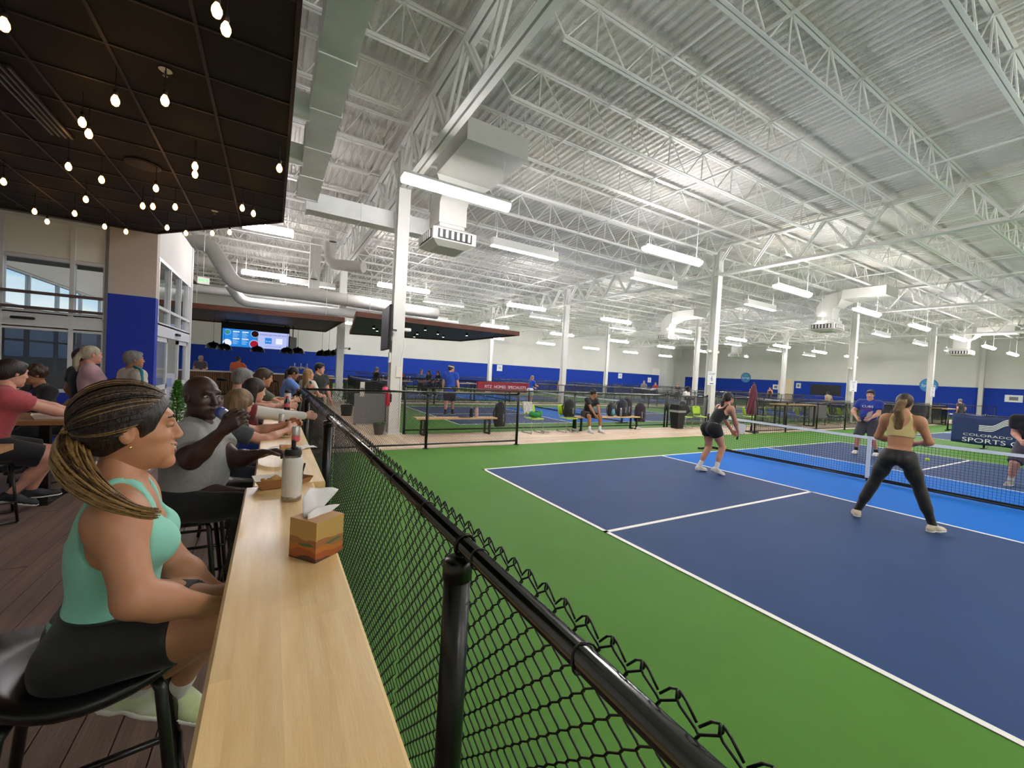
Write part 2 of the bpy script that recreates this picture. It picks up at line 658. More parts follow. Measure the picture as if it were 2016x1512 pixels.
for gi, gx in enumerate(GX):
    if gi in (0, 5):
        continue
    lab = {1: 'white roof girder truss over the lobby column line', 2: 'white roof girder truss crossing the upper right of the hall',
           3: 'white roof girder truss deep in the hall on the right', 4: 'farthest white roof girder truss'}[gi]
    t = thing('roof_girder', lab, 'girder', (gx, 0, 0), 0, 'roof girders')
    y0, y1 = -17.9, YW - 0.1
    for z, nm in ((GTOP - 0.12, 'top_chord'), (GBOT - 0.06, 'bottom_chord')):
        o = link(nm, chord_me, t, (0, y0, z))
        o.scale = (1, y1 - y0, 1 if nm == 'bottom_chord' else 1)
    kk = math.floor((y0 - J0) / JP) + 1
    near = gi in (1, 2)
    mb = MB()
    while J0 + JP * kk < y1 - 1:
        yt = J0 + JP * kk
        segs = [((0, yt, GTOP - 0.06), (0, yt + JP / 2, GBOT)), ((0, yt + JP / 2, GBOT), (0, yt + JP, GTOP - 0.06))]
        for a, b in segs:
            if near and -6 < yt < 16:
                place_bar(gweb_me, a, b, t, 'web_bar')
            else:
                for s in (-1, 1):
                    mb.bar((a[0] + s * 0.055, a[1], a[2]), (b[0] + s * 0.055, b[1], b[2]), 0.05, 0.05)
        kk += 1
    o = mb.build('web', WHITE_STEEL, t)
    o['kind'] = 'stuff'

# ---- bar joists along x
JT, JB = 7.5, 6.72
NP = 10
jl = 12.84
jc = MB()
for s in (-1, 1):
    jc.box(s * 0.008, s * 0.06, 0, 1, 0, 0.008)
    jc.box(s * 0.008, s * 0.016, 0, 1, 0.008, 0.055)
jc.xform(Matrix.Rotation(-PI / 2, 4, 'Z'))
jchord = jc.mesh('joist_chord', WHITE_STEEL)
jrod = MB().tube([(0, 0, 0), (0, 0, 1)], 0.015, 6).mesh('web_bar', WHITE_STEEL)


def joist_segments():
    """list of web bars in joist coordinates, x from 0 to jl"""
    out = []
    p = (jl - 0.6) / NP
    xs = [0.3 + p * i for i in range(NP + 1)]
    for i in range(NP):
        a, b = xs[i], xs[i + 1]
        mid = (a + b) / 2
        out.append(((a, 0, JT - 0.04), (mid, 0, JB + 0.02)))
        out.append(((mid, 0, JB + 0.02), (b, 0, JT - 0.04)))
        if 0 < i:
            out.append(((a, 0, JT - 0.04), (a - 0.02, 0, JB + 0.02)))
    return out


JS = joist_segments()
mbw = MB()
for a, b in JS:
    mbw.tube([a, b], 0.015, 4, cap=False)
jweb_far = mbw.mesh('joist_web', WHITE_STEEL)
bayname = {0: 'over the dark lobby ceiling', 1: 'over the near court', 2: 'in the middle bay', 3: 'in the deep right bay', 4: 'in the farthest bay'}
proto_near = proto_far = None
k0 = math.floor((-12 - J0) / JP)
for gi in range(5):
    gx = GX[gi] if gi else -9.6
    for k in range(k0, 40):
        y = J0 + JP * k
        if y > YW - 0.5 or (gi == 0 and (y < -3)) or (gi >= 2 and y < -12):
            continue
        near = (gi == 1 and -6 < y < 9) or (gi == 0 and 2 < y < 0)
        lab = 'white open web bar joist ' + bayname[gi]
        grp = 'bar joists ' + bayname[gi]
        if near:
            if proto_near is None:
                t = thing('bar_joist', lab, 'joist', (gx, y, 0), 0, grp)
                o = link('top_chord', jchord, t, (0, 0, JT - 0.055)); o.scale = (jl, 1, 1)
                o = link('bottom_chord', jchord, t, (0.9, 0, JB)); o.scale = (jl - 1.8, 1, 1)
                for a, b in JS:
                    place_bar(jrod, a, b, t, 'web_bar')
                proto_near = t
            else:
                dup(proto_near, (gx, y, 0), None, lab, grp)
        else:
            if proto_far is None:
                t = thing('bar_joist', lab, 'joist', (gx, y, 0), 0, grp)
                o = link('top_chord', jchord, t, (0, 0, JT - 0.055)); o.scale = (jl, 1, 1)
                o = link('bottom_chord', jchord, t, (0.9, 0, JB)); o.scale = (jl - 1.8, 1, 1)
                o = link('web', jweb_far, t); o['kind'] = 'stuff'
                proto_far = t
                t.scale = (9.08 / 12.84 if gi == 0 else 1, 1, 1)
            else:
                d_ = dup(proto_far, (gx, y, 0), None, lab, grp)
                d_.scale = (9.08 / 12.84 if gi == 0 else 1, 1, 1)
# bridging rods tying the joists together
br_me = MB().box(-0.018, 0.018, 0, 1, -0.018, 0.018).mesh('bridging_rod', WHITE_STEEL)
for gi in range(1, 5):
    for fx in (3.2, 6.4, 9.6):
        for z, w in ((JB + 0.03, 'lower'), (JT - 0.1, 'upper')):
            o = link('bridging_rod', br_me, None, (GX[gi] + fx, -12, z))
            o.scale = (1, YW + 11.5, 1)
            tag(o, '%s white bridging rod crossing the joists %s' % (w, bayname[gi]), 'rod', '%s bridging rods %s' % (w, bayname[gi]))
# ================================================================== hanging LED fixtures
LED = emat('led_diffuser', (1.0, 0.945, 0.96), LED_STRENGTH)
LEDU = emat('added_uplight_glow', (1.0, 0.945, 0.96), LED_STRENGTH * 0.6)  # glow for strips added on top of the fixtures to brighten the ceiling
LEDB = mat('fixture_body', 'd8d8d4', 0.5)
LZ = 5.2


def make_fixture(label, L=2.3, group='bright linear lights', slim=False, up=True):
    t = thing('linear_light', label, 'light', (0, 0, 0), 0, group)
    if slim:
        MB().rbox(-L / 2, L / 2, -0.09, 0.09, 0.02, 0.24, 0.03, 2).build('housing', LEDB, t)
        MB().box(-L / 2 + 0.01, L / 2 - 0.01, -0.07, 0.07, 0.0, 0.02).build('diffuser', LED, t)
        MB().box(-L / 2 + 0.05, L / 2 - 0.05, -0.04, 0.04, 0.24, 0.245).build('added_uplight_strip', LEDU, t)
    else:
        hw_ = 0.06 if up else 0.135  # extra housing width added to block upward glow onto the plenum
        MB().rbox(-L / 2, L / 2, -hw_, hw_, 0.101, 0.16, 0.02, 2).build('housing', LEDB, t)
        rings = []
        for x in (-L / 2 + 0.005, L / 2 - 0.005):
            rings.append([(x, 0.13 * math.cos(a), 0.1 + 0.13 * math.sin(a)) for a in [PI + PI * i / 8 for i in range(9)]])
        MB().loft(rings).build('diffuser', LED, t)
        if up:
            MB().box(-L / 2 + 0.05, L / 2 - 0.05, -0.045, 0.045, 0.16, 0.165).build('added_uplight_strip', LEDU, t)
    for x in (-L / 2 + 0.15, L / 2 - 0.15):
        MB().tube([(x, 0, 0.14), (x, 0, DECK_Z - LZ - 0.002)], 0.006, 5).build('suspension_cable', WHITE_STEEL, t)
    return t


fix = None


def fixture(x, y, z, label, group='bright linear lights'):
    global fix
    if fix is None:
        fix = make_fixture(label, group=group)
        fix.location = (x, y, z)
    else:
        dup(fix, (x, y, z), 0, label, group)


AROW = [-0.06, 6.47, 13.0, 19.3, 25.7, 32.2, 38.7, 45.2]
for i, x in enumerate(AROW):
    if i == 0:
        t = make_fixture('bright linear light in front of the television column, nearest of its row', 2.3, 'bright linear lights over the near walkway', up=False)
        t.location = (x, 1.55, LZ)
        continue
    fixture(x, 1.55, LZ, ['bright linear light in front of the television column, nearest of its row', 'bright linear light left of the COURT 6 column top',
            'bright linear light just right of the COURT 6 column', 'bright linear light above the COURT 5 column'][i] if i < 4 else 'bright linear light in the far right end of the near row',
            'bright linear lights over the near walkway')
for i, x in enumerate([1.8, 8.3, 14.75, 20.6, 27.2, 33.7, 40.2, 46.7]):
    fixture(x, 12.2, LZ, 'bright linear light hanging above the second walkway', 'bright linear lights over the second walkway')
for i, x in enumerate([4.9, 11.4, 17.8, 24.3, 30.8, 37.3, 43.8]):
    fixture(x, 21.6, LZ, 'bright linear light hanging over the far courts', 'bright linear lights over the far courts')
for i, x in enumerate([3.2, 9.7, 16.2, 22.7, 29.2, 35.7, 42.2]):
    fixture(x, 31.0, LZ, 'bright linear light close to the far white wall', 'bright linear lights by the far wall')
for i, x in enumerate([-5.5, 1.0, 7.5, 14, 20.5, 27, 33.5, 40]):
    fixture(x, -7.6, LZ, 'bright linear light over the near side of the near court', 'linear lights on the near side of the courts')
for i, x in enumerate([0.5, 7.0, 13.5, 20, 26.5]):
    fixture(x, -14.0, LZ, 'bright linear light behind the viewer', 'linear lights on the near side of the courts')
slim = None
for y, xs in ((3.95, [3.05, 8.5, 15.3, 21.8, 28.3, 34.8, 41.2]), (14.6, [-1.9, 4.6, 11.2, 17.7, 24.2, 30.7, 37.2, 43.7])):
    for i, x in enumerate(xs):
        lab = 'slim grey linear light with a thin lit underside ' + ('over the near walkway' if y < 5 else 'over the second walkway')
        grp = 'slim linear lights ' + ('over the near walkway' if y < 5 else 'over the second walkway')
        if slim is None:
            slim = make_fixture(lab, 2.25, grp, True)
            slim.location = (x, y, LZ)
        else:
            dup(slim, (x, y, LZ), 0, lab, grp)
for (x, y, L), lab in (((-3.4, 6.9, 1.2), 'short linear light at the corner of the black ceiling'), ((-3.6, 13.9, 1.6), 'linear light in front of the thick white duct'),
                       ((-3.68, 20.2, 1.5), 'linear light low behind the white duct above the bar')):
    t = make_fixture(lab, L, 'linear lights over the lobby')
    t.location = (x, y, LZ)
# ================================================================== black suspended ceiling over the deck
CZ = 3.95
TILE = mat('black_ceiling_tile', '0d0a0a', 0.75, vary=0.25, vscale=30, bump=0.25, bscale=120)
TBAR = mat('ceiling_grid_bar', '2c2726', 0.45)
cx1, cy1 = -3.13, 1.42
poly = [(cx1, -7.6), (cx1, cy1), (-5.14, 3.78), (-7.9, 3.78), (-7.9, -7.6)]
lc = struct(MB().prism(poly, CZ + 0.02, CZ + 0.16).build('ceiling_lobby', BLACK_MATTE))
P = 0.605


def inside(x, y):
    if x > cx1 + 0.001 or x < -7.9 or y < -7.6 or y > 3.78:
        return False
    if y > cy1:
        return x < cx1 - (y - cy1) * (cx1 + 5.14) / (3.78 - cy1)
    return True


tile_me = MB().box(0.012, P - 0.012, 0.012, P - 0.012, 0.0, 0.02).mesh('ceiling_tile', TILE)
gy0 = -3.30 - P * 7
for i in range(8):
    for j in range(19):
        x0 = cx1 - (i + 1) * P
        y0 = gy0 + j * P
        if inside(x0 + 0.05, y0 + 0.05) and inside(x0 + P - 0.05, y0 + P - 0.05) and inside(x0 + 0.05, y0 + P - .05):
            link('ceiling_tile', tile_me, lc, (x0, y0, CZ + 0.004))
        elif inside(x0 + 0.08, y0 + 0.08):
            # cut tile along the slanted edge
            pts = [(x0 + 0.012, y0 + 0.012)]
            for px, py in ((x0 + P - 0.012, y0 + 0.012), (x0 + P - 0.012, y0 + P - 0.012), (x0 + 0.012, y0 + P - 0.012)):
                qx, qy = px, py
                n = 0
                while not inside(qx, qy) and n < 60:
                    qx += (pts[0][0] - qx) * 0.04
                    qy += (pts[0][1] - qy) * 0.04
                    n += 1
                pts.append((qx, qy))
            MB().prism(pts, CZ + 0.004, CZ + 0.024).build('ceiling_tile', TILE, lc)
for i in range(1, 8):
    x = cx1 - i * P
    ye = 3.78
    if x > -5.14:
        ye = cy1 + (cx1 - x) * (3.78 - cy1) / (cx1 + 5.14)
    MB().box(x - 0.012, x + 0.012, -7.6, ye, CZ - 0.004, CZ + 0.004).build('grid_bar', TBAR, lc)
for j in range(19):
    y = gy0 + j * P
    if y > 3.7 or y < -7.5:
        continue
    xe = cx1 if y < cy1 else cx1 - (y - cy1) * (cx1 + 5.14) / (3.78 - cy1)
    MB().box(-7.9, xe, y - 0.010, y + 0.010, CZ - 0.005, CZ + 0.003).build('grid_bar', TBAR, lc)
EDGE = mat('ceiling_edge_trim', '2b1d1a', 0.5)
ed = MB()
for a, b in zip(poly[:-1], poly[1:]):
    ed.bar((*a, CZ + 0.07), (*b, CZ + 0.07), 0.03, 0.18)
ed.build('edge_trim', EDGE, lc)
# linear slot diffuser set into the tiles
sd = thing('slot_diffuser', 'silver linear slot air diffuser set in the black ceiling', 'vent', (-5.2, -0.7, CZ - 0.02))
ALU = mat('brushed_aluminium', 'a9a8a4', 0.3, metal=0.9)
MB().box(-0.09, 0.09, -0.6, 0.65, 0.008, 0.02).build('backing', BLACK_MATTE, sd)
for k in range(4):
    MB().box(-0.085 + k * 0.05, -0.067 + k * 0.05, -0.6, 0.65, -0.01, 0.012).build('slat', ALU, sd)
sp = thing('ceiling_speaker', 'round black speaker grille in the black ceiling', 'speaker', (-4.62, 0.28, CZ - 0.012))
MB().lathe([(0.17, 0.0), (0.17, 0.008), (0.155, 0.014)], 28).build('grille_ring', TBAR, sp)
MB().lathe([(0.15, -0.004), (0.15, 0.01)], 28).build('grille', BLACK_MATTE, sp)
for (x, y), w in (((-4.02, -1.98), 'nearest'), ((-4.05, 1.62), 'by the glass vestibule')):
    s = thing('sprinkler_head', 'chrome sprinkler with white ring in the black ceiling, ' + w, 'sprinkler', (x, y, CZ))
    MB().lathe([(0.04, -0.004), (0.045, 0.0), (0.02, 0.003)], 18).build('escutcheon', mat('white_plastic', 'e4e2dd', 0.4), s)
    MB().lathe([(0.008, -0.05), (0.018, -0.045), (0.008, -0.04), (0.008, 0.0)], 12).build('deflector', ALU, s)

# string lights: warm bulbs under the tiles, with caps and sagging wires
BULB = emat('warm_bulb_glow', (1.0, 0.47, 0.14), BULB_STRENGTH)
CAPM = mat('bulb_cap', '1a1512', 0.5)
bulb_pts = [(-4.723, -2.411), (-3.549, -3.317), (-3.516, -3.185), (-4.356, -1.796), (-4.005, -2.043), (-4.719, -1.194), (-4.741, -0.964),
            (-5.204, 0.121), (-6.108, 1.24), (-4.996, 0.343), (-5.409, 1.337), (-4.486, 0.233), (-3.975, -0.798), (-4.006, -0.559),
            (-3.206, -1.314), (-4.791, 1.124), (-4.671, 1.052), (-4.404, 0.865), (-3.614, 0.292), (-3.493, 0.434), (-6.293, 2.54),
            (-5.78, 2.232), (-5.593, 2.763), (-6.342, 3.084), (-5.362, 2.871), (-4.7, 2.099), (-4.487, 2.25), (-4.105, 1.937), (-3.855, 1.674),
            (-5.6, -1.9), (-6.2, -0.6), (-4.1, -4.4), (-5.0, -3.8)]
bz = CZ - 0.27
b_me = MB().lathe([(0.006, -0.085), (0.02, -0.075), (0.028, -0.05), (0.026, -0.03), (0.014, -0.005), (0.012, 0)], 12).mesh('bulb', BULB, True)
c_me = MB().lathe([(0.012, 0.0), (0.016, 0.005), (0.016, 0.04), (0.006, 0.05)], 10).mesh('bulb_cap', CAPM, True)
for i, (x, y) in enumerate(bulb_pts):
    t = thing('string_bulb', 'warm glowing bulb hanging below the black ceiling', 'bulb', (x, y, bz + 0.045), 0, 'warm string bulbs under the black ceiling')
    link('bulb', b_me, t)
    link('bulb_cap', c_me, t)
    MB().tube([(0, 0, 0.045), (0, 0, CZ - bz - 0.045)], 0.004, 5).build('drop_wire', CAPM, t)

# ================================================================== glass vestibule
STORE = mat('white_aluminium_frame', 'd6d8da', 0.35, vary=0.03)
GL = glass_mat('storefront_glass', (0.92, 0.95, 0.96), 0.25)
GLD = glass_mat('dark_view_glass', (0.20, 0.24, 0.30), 0.45)  # dark reflection and view of the parking painted into the glass colour
TAUPE = mat('taupe_paint', 'c6b8af', 0.7, vary=0.04)
YF, XV = 3.9, -5.15
wv = struct(MB().box(-5.82, XV, YF, YF + 0.2, 0, CZ + 0.05).build('wall_vestibule_pier', TAUPE))
MB().box(-5.825, XV + 0.004, YF - 0.012, YF + 0.205, 0, BLUE).build('blue_band', mat('wall_navy', '1732a6', 0.7, vary=0.04), wv)
MB().box(-5.86, -5.82, YF - 0.02, YF + 0.2, 0, CZ).build('corner_trim', mat('grey_trim', '6c6f74', 0.5), wv)


def framed_window(name, x0, x1, zs, mull, axis, const, glass, bottom=None):
    """storefront in the plane axis=const; zs: horizontal rails; mull: vertical mullion positions"""
    o = bpy.data.objects.new(name, None)
    COL.objects.link(o)
    struct(o)

    def bx(a0, a1, z0, z1, d, nm, m):
        if axis == 'y':
            return MB().box(a0, a1, const - d, const + d, z0, z1).build(nm, m, o)
        return MB().box(const - d, const + d, a0, a1, z0, z1).build(nm, m, o)
    for z in zs:
        bx(x0, x1, z - 0.03, z + 0.03, 0.05, 'rail', STORE)
    for a in mull:
        bx(a - 0.03, a + 0.03, zs[0], zs[-1], 0.055, 'mullion', STORE)
    ms = sorted(mull)
    for a, b in zip(ms[:-1], ms[1:]):
        for z0, z1 in zip(zs[:-1], zs[1:]):
            bx(a + 0.03, b - 0.03, z0 + 0.03, z1 - 0.03, 0.006, 'pane', glass)
    return o, bx


w1, bx = framed_window('window_1', -7.9, -5.86, [0.03, 0.95, 2.02, 2.3, 3.23, 3.9], [-7.9, -7.14, -6.29, -5.86], 'y', YF + 0.05, GL)
PANELW = mat('transom_white_panel', 'e6e4de', 0.6)
DKRAIL = mat('maroon_grey_rail', '5a4a48', 0.5)
for z in (2.36, 2.62):
    MB().box(-7.9, -5.87, YF - 0.08, YF - 0.03, z - 0.025, z + 0.025).build('guard_rail', DKRAIL, w1)
for a, b in ((-7.86, -7.17), (-7.11, -6.32), (-6.26, -5.89)):
    MB().box(a, b, YF + 0.03, YF + 0.07, 3.27, 3.88).build('upper_panel', PANELW, w1)
    MB().box(a, b, YF + 0.02, YF + 0.06, 0.98, 1.99).build('dark_view_pane', GLD, w1)
MB().box(-7.86, -5.89, YF + 0.0, YF + 0.09, 2.03, 2.29).build('header', STORE, w1)
MB().rbox(-7.0, -6.72, YF - 0.06, YF, 2.16, 2.20, 0.015, 2).build('door_sensor', BLACK_MATTE, w1)
wlow = MB().box(-7.9, -5.86, YF - 0.01, YF + 0.12, 0, 0.92)
wlow.build('lower_panel', mat('wall_navy', '1732a6', 0.7), w1)

# right side of the vestibule along y with sliding doors
YE = 7.75
w2, bx2 = framed_window('window_2', YF + 0.2, YE, [2.3, 2.62, 3.55], [YF + 0.22, YF + 1.3, YF + 2.45, YF + 3.4, YE - 0.03], 'x', XV - 0.05, GL)
MB().box(XV - 0.12, XV - 0.0, YF + 0.2, YE, 2.05, 2.3).build('header', STORE, w2)
MB().box(XV - 0.12, XV - 0.0, YF + 0.2, YE + 0.05, 3.58, 4.6).build('upper_wall', WALLW, w2)
MB().box(XV - 0.14, XV + 0.02, YE - 0.05, YE + 0.08, 0, 4.6).build('end_post', STORE, w2)
MB().rbox(XV, XV + 0.06, YF + 1.9, YF + 2.25, 2.14, 2.19, 0.015, 2).build('door_sensor', BLACK_MATTE, w2)
for n, (a, b) in enumerate(((YF + 0.25, YF + 1.35), (YF + 2.5, YF + 3.75))):
    d = bpy.data.objects.new('door_%d' % (n + 1), None)
    COL.objects.link(d)
    struct(d)
    for p0, p1, q0, q1, nm in ((a, a + 0.09, 0.02, 2.04, 'stile'), (b - 0.09, b, 0.02, 2.04, 'stile'), (a, b, 0.02, 0.25, 'bottom_rail'),
                               (a, b, 0.95, 1.05, 'mid_rail'), (a, b, 1.95, 2.04, 'top_rail')):
        MB().box(XV - 0.08, XV - 0.03, p0, p1, q0, q1).build(nm, STORE, d)
    for q0, q1 in ((0.25, 0.95), (1.05, 1.95)):
        MB().box(XV - 0.06, XV - 0.05, a + 0.09, b - 0.09, q0, q1).build('pane', GL, d)
# vestibule inside: far glazing to daylight, white box, floor mat
w3, bx3 = framed_window('window_3', 4.2, 20.5, [0.78, 1.9, 2.9, 3.92], [4.25, 6.2, 8.2, 10.2, 12.2, 14.2, 16.2, 18.3, 20.45], 'x', -9.75, glass_mat('outer_glass', (0.97, 0.985, 0.99), 0.06))
struct(MB().box(-9.6, XV - 0.15, YF + 0.3, 10.1, 3.98, 4.12).build('ceiling_vestibule', mat('vestibule_ceiling', '77736d', 0.8)))
kb = MB().box(-0.25, 0.25, -0.18, 0.18, 0, 1.12).build('ticket_kiosk', mat('kiosk_white', 'dcdfe6', 0.5), None, loc=(-5.9, 9.2, 0.022))
tag(kb, 'white kiosk box inside the glass vestibule', 'kiosk')
MB().box(-0.2, 0.2, -0.19, -0.18, 0.75, 1.0).build('label_panel', mat('pale_blue_panel', 'a9b6dd', 0.5), kb)
ext = struct(MB().box(-90, -9.9, -40, 120, -0.4, -0.1).build('floor_outdoor', mat('asphalt', '55565a', 0.9, vary=0.1)))
hl = MB()
for i in range(14):
    x0 = -30 + i * 9.0
    h = 2.4 + 1.6 * math.sin(i * 1.3) + 0.8 * math.sin(i * 2.9)
    hl.add([(-60, x0, -0.3), (-60, x0 + 9, -0.3), (-66, x0 + 9, h * .9), (-66, x0, h)], [(0, 1, 2, 3)])
tag(hl.build('grass_slope', mat('dry_grass', 'a08a63', 0.9, vary=0.2)), 'dry tan slope outside beyond the glass entrance', 'slope')
# ================================================================== ducts, diffusers, bar canopies
DUCT = mat('painted_duct', 'c9c8c1', 0.5, vary=0.04, vscale=1.2)
DUCT2 = mat('galvanised_duct', 'e6e8e6', 0.45, vary=0.08, vscale=2)
GRILL = mat('vent_dark', '2c2e30', 0.6)


def duct_run(name, label, pts, w, h, m=DUCT):
    """rectangular duct along axis-aligned points; one part per straight length, with raised seams"""
    t = thing(name, label, 'duct', pts[0])
    p0 = Vector(pts[0])
    for a, b in zip(pts[:-1], pts[1:]):
        a, b = Vector(a) - p0, Vector(b) - p0
        MB().bar(a, b, w, h).build('duct_length', m, t)
        n = max(1, int((b - a).length / 1.2))
        for i in range(n + 1):
            c = a.lerp(b, i / n)
            d = (b - a).normalized() * 0.02
            MB().bar(c - d, c + d, w + 0.03, h + 0.03).build('seam_flange', m, t)
            if abs((b - a).normalized().z) < 0.5:
                MB().tube([c, (c.x, c.y, DECK_Z - 0.002 - p0.z)], 0.007, 5).build('hanger_rod', WHITE_STEEL, t)
    return t


duct_run('rectangular_duct', 'long pale rectangular duct running above the edge of the black ceiling', [(-2.63, -4.5, 5.62), (-2.63, 4.4, 5.62)], 0.42, 0.36, DUCT2)
duct_run('rectangular_duct', 'pale rectangular duct crossing from the lobby toward the television column', [(-2.63, 4.65, 5.45), (1.0, 4.65, 5.45)], 0.4, 0.42, DUCT2)
for i, y in enumerate((-1.6, 0.9, 2.6)):
    t = thing('duct_branch', 'short galvanised branch duct joining the long duct, %s one' % ('nearest', 'middle', 'farthest')[i], 'duct', (-3.05, y, 5.6), 0, 'branch ducts')
    MB().tube([(-0.9, 0, 0), (0.22, 0, 0)], 0.19, 16).build('round_duct', DUCT2, t, angle=40)
    MB().tube([(-0.3, 0, 0), (-0.26, 0, 0)], 0.205, 16).build('seam_flange', DUCT2, t)


def ac_unit(label, x, y, group):
    """plenum box at the roof, elbow and a four-way louvred drop diffuser"""
    t = thing('drop_diffuser', label, 'air vent', (x, y, 4.72), 0, group)
    # diffuser head
    MB().loft([[(-.33, -.33, .62), (.33, -.33, .62), (.33, .33, .62), (-.33, .33, .62)], [(-.33, -.33, .45), (.33, -.33, .45), (.33, .33, .45), (-.33, .33, .45)]][::-1]).build('neck', DUCT, t)
    MB().loft([[(-.36, -.36, 0), (.36, -.36, 0), (.36, .36, 0), (-.36, .36, 0)], [(-.56, -.56, .10), (.56, -.56, .10), (.56, .56, .10), (-.56, .56, .10)],
               [(-.56, -.56, .38), (.56, -.56, .38), (.56, .56, .38), (-.56, .56, .38)], [(-.34, -.34, .5), (.34, -.34, .5), (.34, .34, .5), (-.34, .34, .5)]]).build('diffuser_head', DUCT, t)
    for q in range(4):
        g = MB().box(-0.44, 0.44, -0.575, -0.555, 0.13, 0.35).build('grille', GRILL, t, rot=(0, 0, q * PI / 2))
        for s in range(6):
            MB().box(-0.40 + s * 0.145, -0.335 + s * 0.145, -0.60, -0.57, 0.15, 0.33).build('louvre', DUCT, g)
    # vertical drop, elbow, plenum
    MB().box(-.36, .36, -.36, .36, 0.58, 1.02).build('drop_duct', DUCT, t)
    el = []
    for i in range(9):
        a = PI / 2 * i / 8
        cz, cy = 1.0, -0.55
        r0, r1 = 0.19, 0.91
        el.append([(-.36, cy + r0 * math.cos(a), cz + r0 * math.sin(a)), (.36, cy + r0 * math.cos(a), cz + r0 * math.sin(a)),
                   (.36, cy + r1 * math.cos(a), cz + r1 * math.sin(a)), (-.36, cy + r1 * math.cos(a), cz + r1 * math.sin(a))])
    MB().loft(el).build('elbow', DUCT, t, angle=50)
    MB().loft([[(-.36, -.55, 1.19), (.36, -.55, 1.19), (.36, -.55, 1.91), (-.36, -.55, 1.91)], [(-.62, -.8, 1.5), (.78, -.8, 1.5), (.78, -.8, 1.94), (-.62, -.8, 1.94)]]).build('transition', DUCT, t)
    MB().box(-.62, .78, -2.5, -.8, 1.5, 1.94).build('plenum_box', DUCT, t)
    for sx, sy in ((-.6, -.9), (.72, -.9), (-.6, -2.4), (.72, -2.4)):
        MB().tube([(sx, sy, 1.9), (sx, sy, DECK_Z - 4.722)], 0.008, 5).build('hanger_rod', WHITE_STEEL, t)
    return t


a1 = ac_unit('white four-way drop diffuser near the television column', 0.55, 3.75, 'drop diffusers')
for (x, y), lab in (((21.3, 3.9), 'white four-way drop diffuser left of the COURT 5 column'), ((39.4, 3.0), 'white four-way drop diffuser at the far right above the banner'),
                    ((39.0, 19.3), 'small far white drop diffuser right of the COURT 6 column'), ((21.5, 13.9), 'white drop diffuser in mid hall left of the COURT 6 column')):
    dup(a1, (x, y, 4.72), 0, lab, 'drop diffusers')

# round spiral ducts over the bar
def pipe(label, pts, r, m=DUCT):
    t = thing('spiral_duct', label, 'duct', pts[0])
    p0 = Vector(pts[0])
    pp = [Vector(p) - p0 for p in pts]
    dense = [pp[0]]
    for i in range(1, len(pp) - 1):
        a, b, c = pp[i - 1], pp[i], pp[i + 1]
        d0, d1 = (a - b).normalized(), (c - b).normalized()
        rr = min(r * 1.6, (a - b).length * .45, (c - b).length * .45)
        for k in range(6):
            u = k / 5
            s, e = b + d0 * rr, b + d1 * rr
            dense.append(s * (1 - u) ** 2 + b * 2 * u * (1 - u) + e * u * u)
    dense.append(pp[-1])
    MB().tube(dense, r, 18).build('pipe', m, t, angle=60)
    for a, b in zip(pp[:-1], pp[1:]):
        L = (b - a).length
        n = max(1, int(L / 1.6))
        for k in range(1, n + 1):
            c = a.lerp(b, k / (n + 1))
            d = (b - a).normalized() * 0.02
            MB().tube([c - d, c + d], r + 0.012, 18).build('joint_band', m, t)
            if k % 2 == 1:
                MB().tube([c, (c.x, c.y, DECK_Z - 0.002 - p0.z)], 0.007, 5).build('hanger_rod', WHITE_STEEL, t)
    return t


pipe('thick white spiral duct dropping from the vestibule roof then running right above the bar',
     [tuple(survey(362, 478, 15)), tuple(survey(412, 478, 15.2)), tuple(survey(462, 562, 15.6)), tuple(survey(612, 580, 17.2)), tuple(survey(860, 618, 20.5))], 0.27)
pipe('pale spiral duct running level behind the thick white duct', [tuple(survey(376, 567, 19)), tuple(survey(640, 596, 21)), tuple(survey(880, 632, 24))], 0.19)
pipe('lower grey spiral duct bending beneath the thick duct', [tuple(survey(452, 560, 16.5)), tuple(survey(476, 594, 17)), tuple(survey(640, 612, 18.5)), tuple(survey(900, 640, 22))], 0.2, DUCT2)
pipe('upper level spiral duct behind the thick duct elbow', [tuple(survey(376, 508, 20)), tuple(survey(450, 528, 20.6)), tuple(survey(505, 536, 21))], 0.26)
# square riser and curved outlet beside the bar column
duct_run('square_riser_duct', 'tall square white duct riser left of the bar column', [tuple(survey(622, 474, 18)), tuple(np.array(survey(622, 474, 18)) + np.array([0, 0, -2.55]))], 0.42, 0.42)
pipe('curved white outlet duct with open round end by the bar column', [tuple(survey(650, 478, 17)), tuple(survey(650, 520, 17)), tuple(survey(716, 526, 16.6))], 0.22)
for (px, py, d, lab) in ((656, 466, 16.5, 'white bell shaped hanging speaker above the bar column'), (618, 540, 17.3, 'white bell speaker beside the square duct riser'),
                         (1253, 527, 22, 'grey bell speaker hanging left of the COURT 6 column')):
    p = survey(px, py, d)
    t = thing('pendant_speaker', lab, 'speaker', tuple(p), 0, 'pendant speakers')
    MB().lathe([(0.16, -0.2), (0.155, -0.1), (0.12, 0.05), (0.05, 0.17), (0.02, 0.2)], 18).build('shell', WALLW, t, smooth=True)
    MB().lathe([(0.14, -0.205), (0.14, -0.19)], 18).build('grille', GRILL, t)
    MB().tube([(0, 0, 0.19), (0, 0, DECK_Z - p[2])], 0.006, 5).build('cable', WHITE_STEEL, t)

# ---- bar canopies: dark panels with a timber edge
RED_CEDAR = mat('cedar_edge', '6b3826', 0.55, vary=0.25, vscale=3, stretch=(1, 1, 8), bump=0.2, bscale=40)
CANU = mat('canopy_black', '15161a', 0.55)


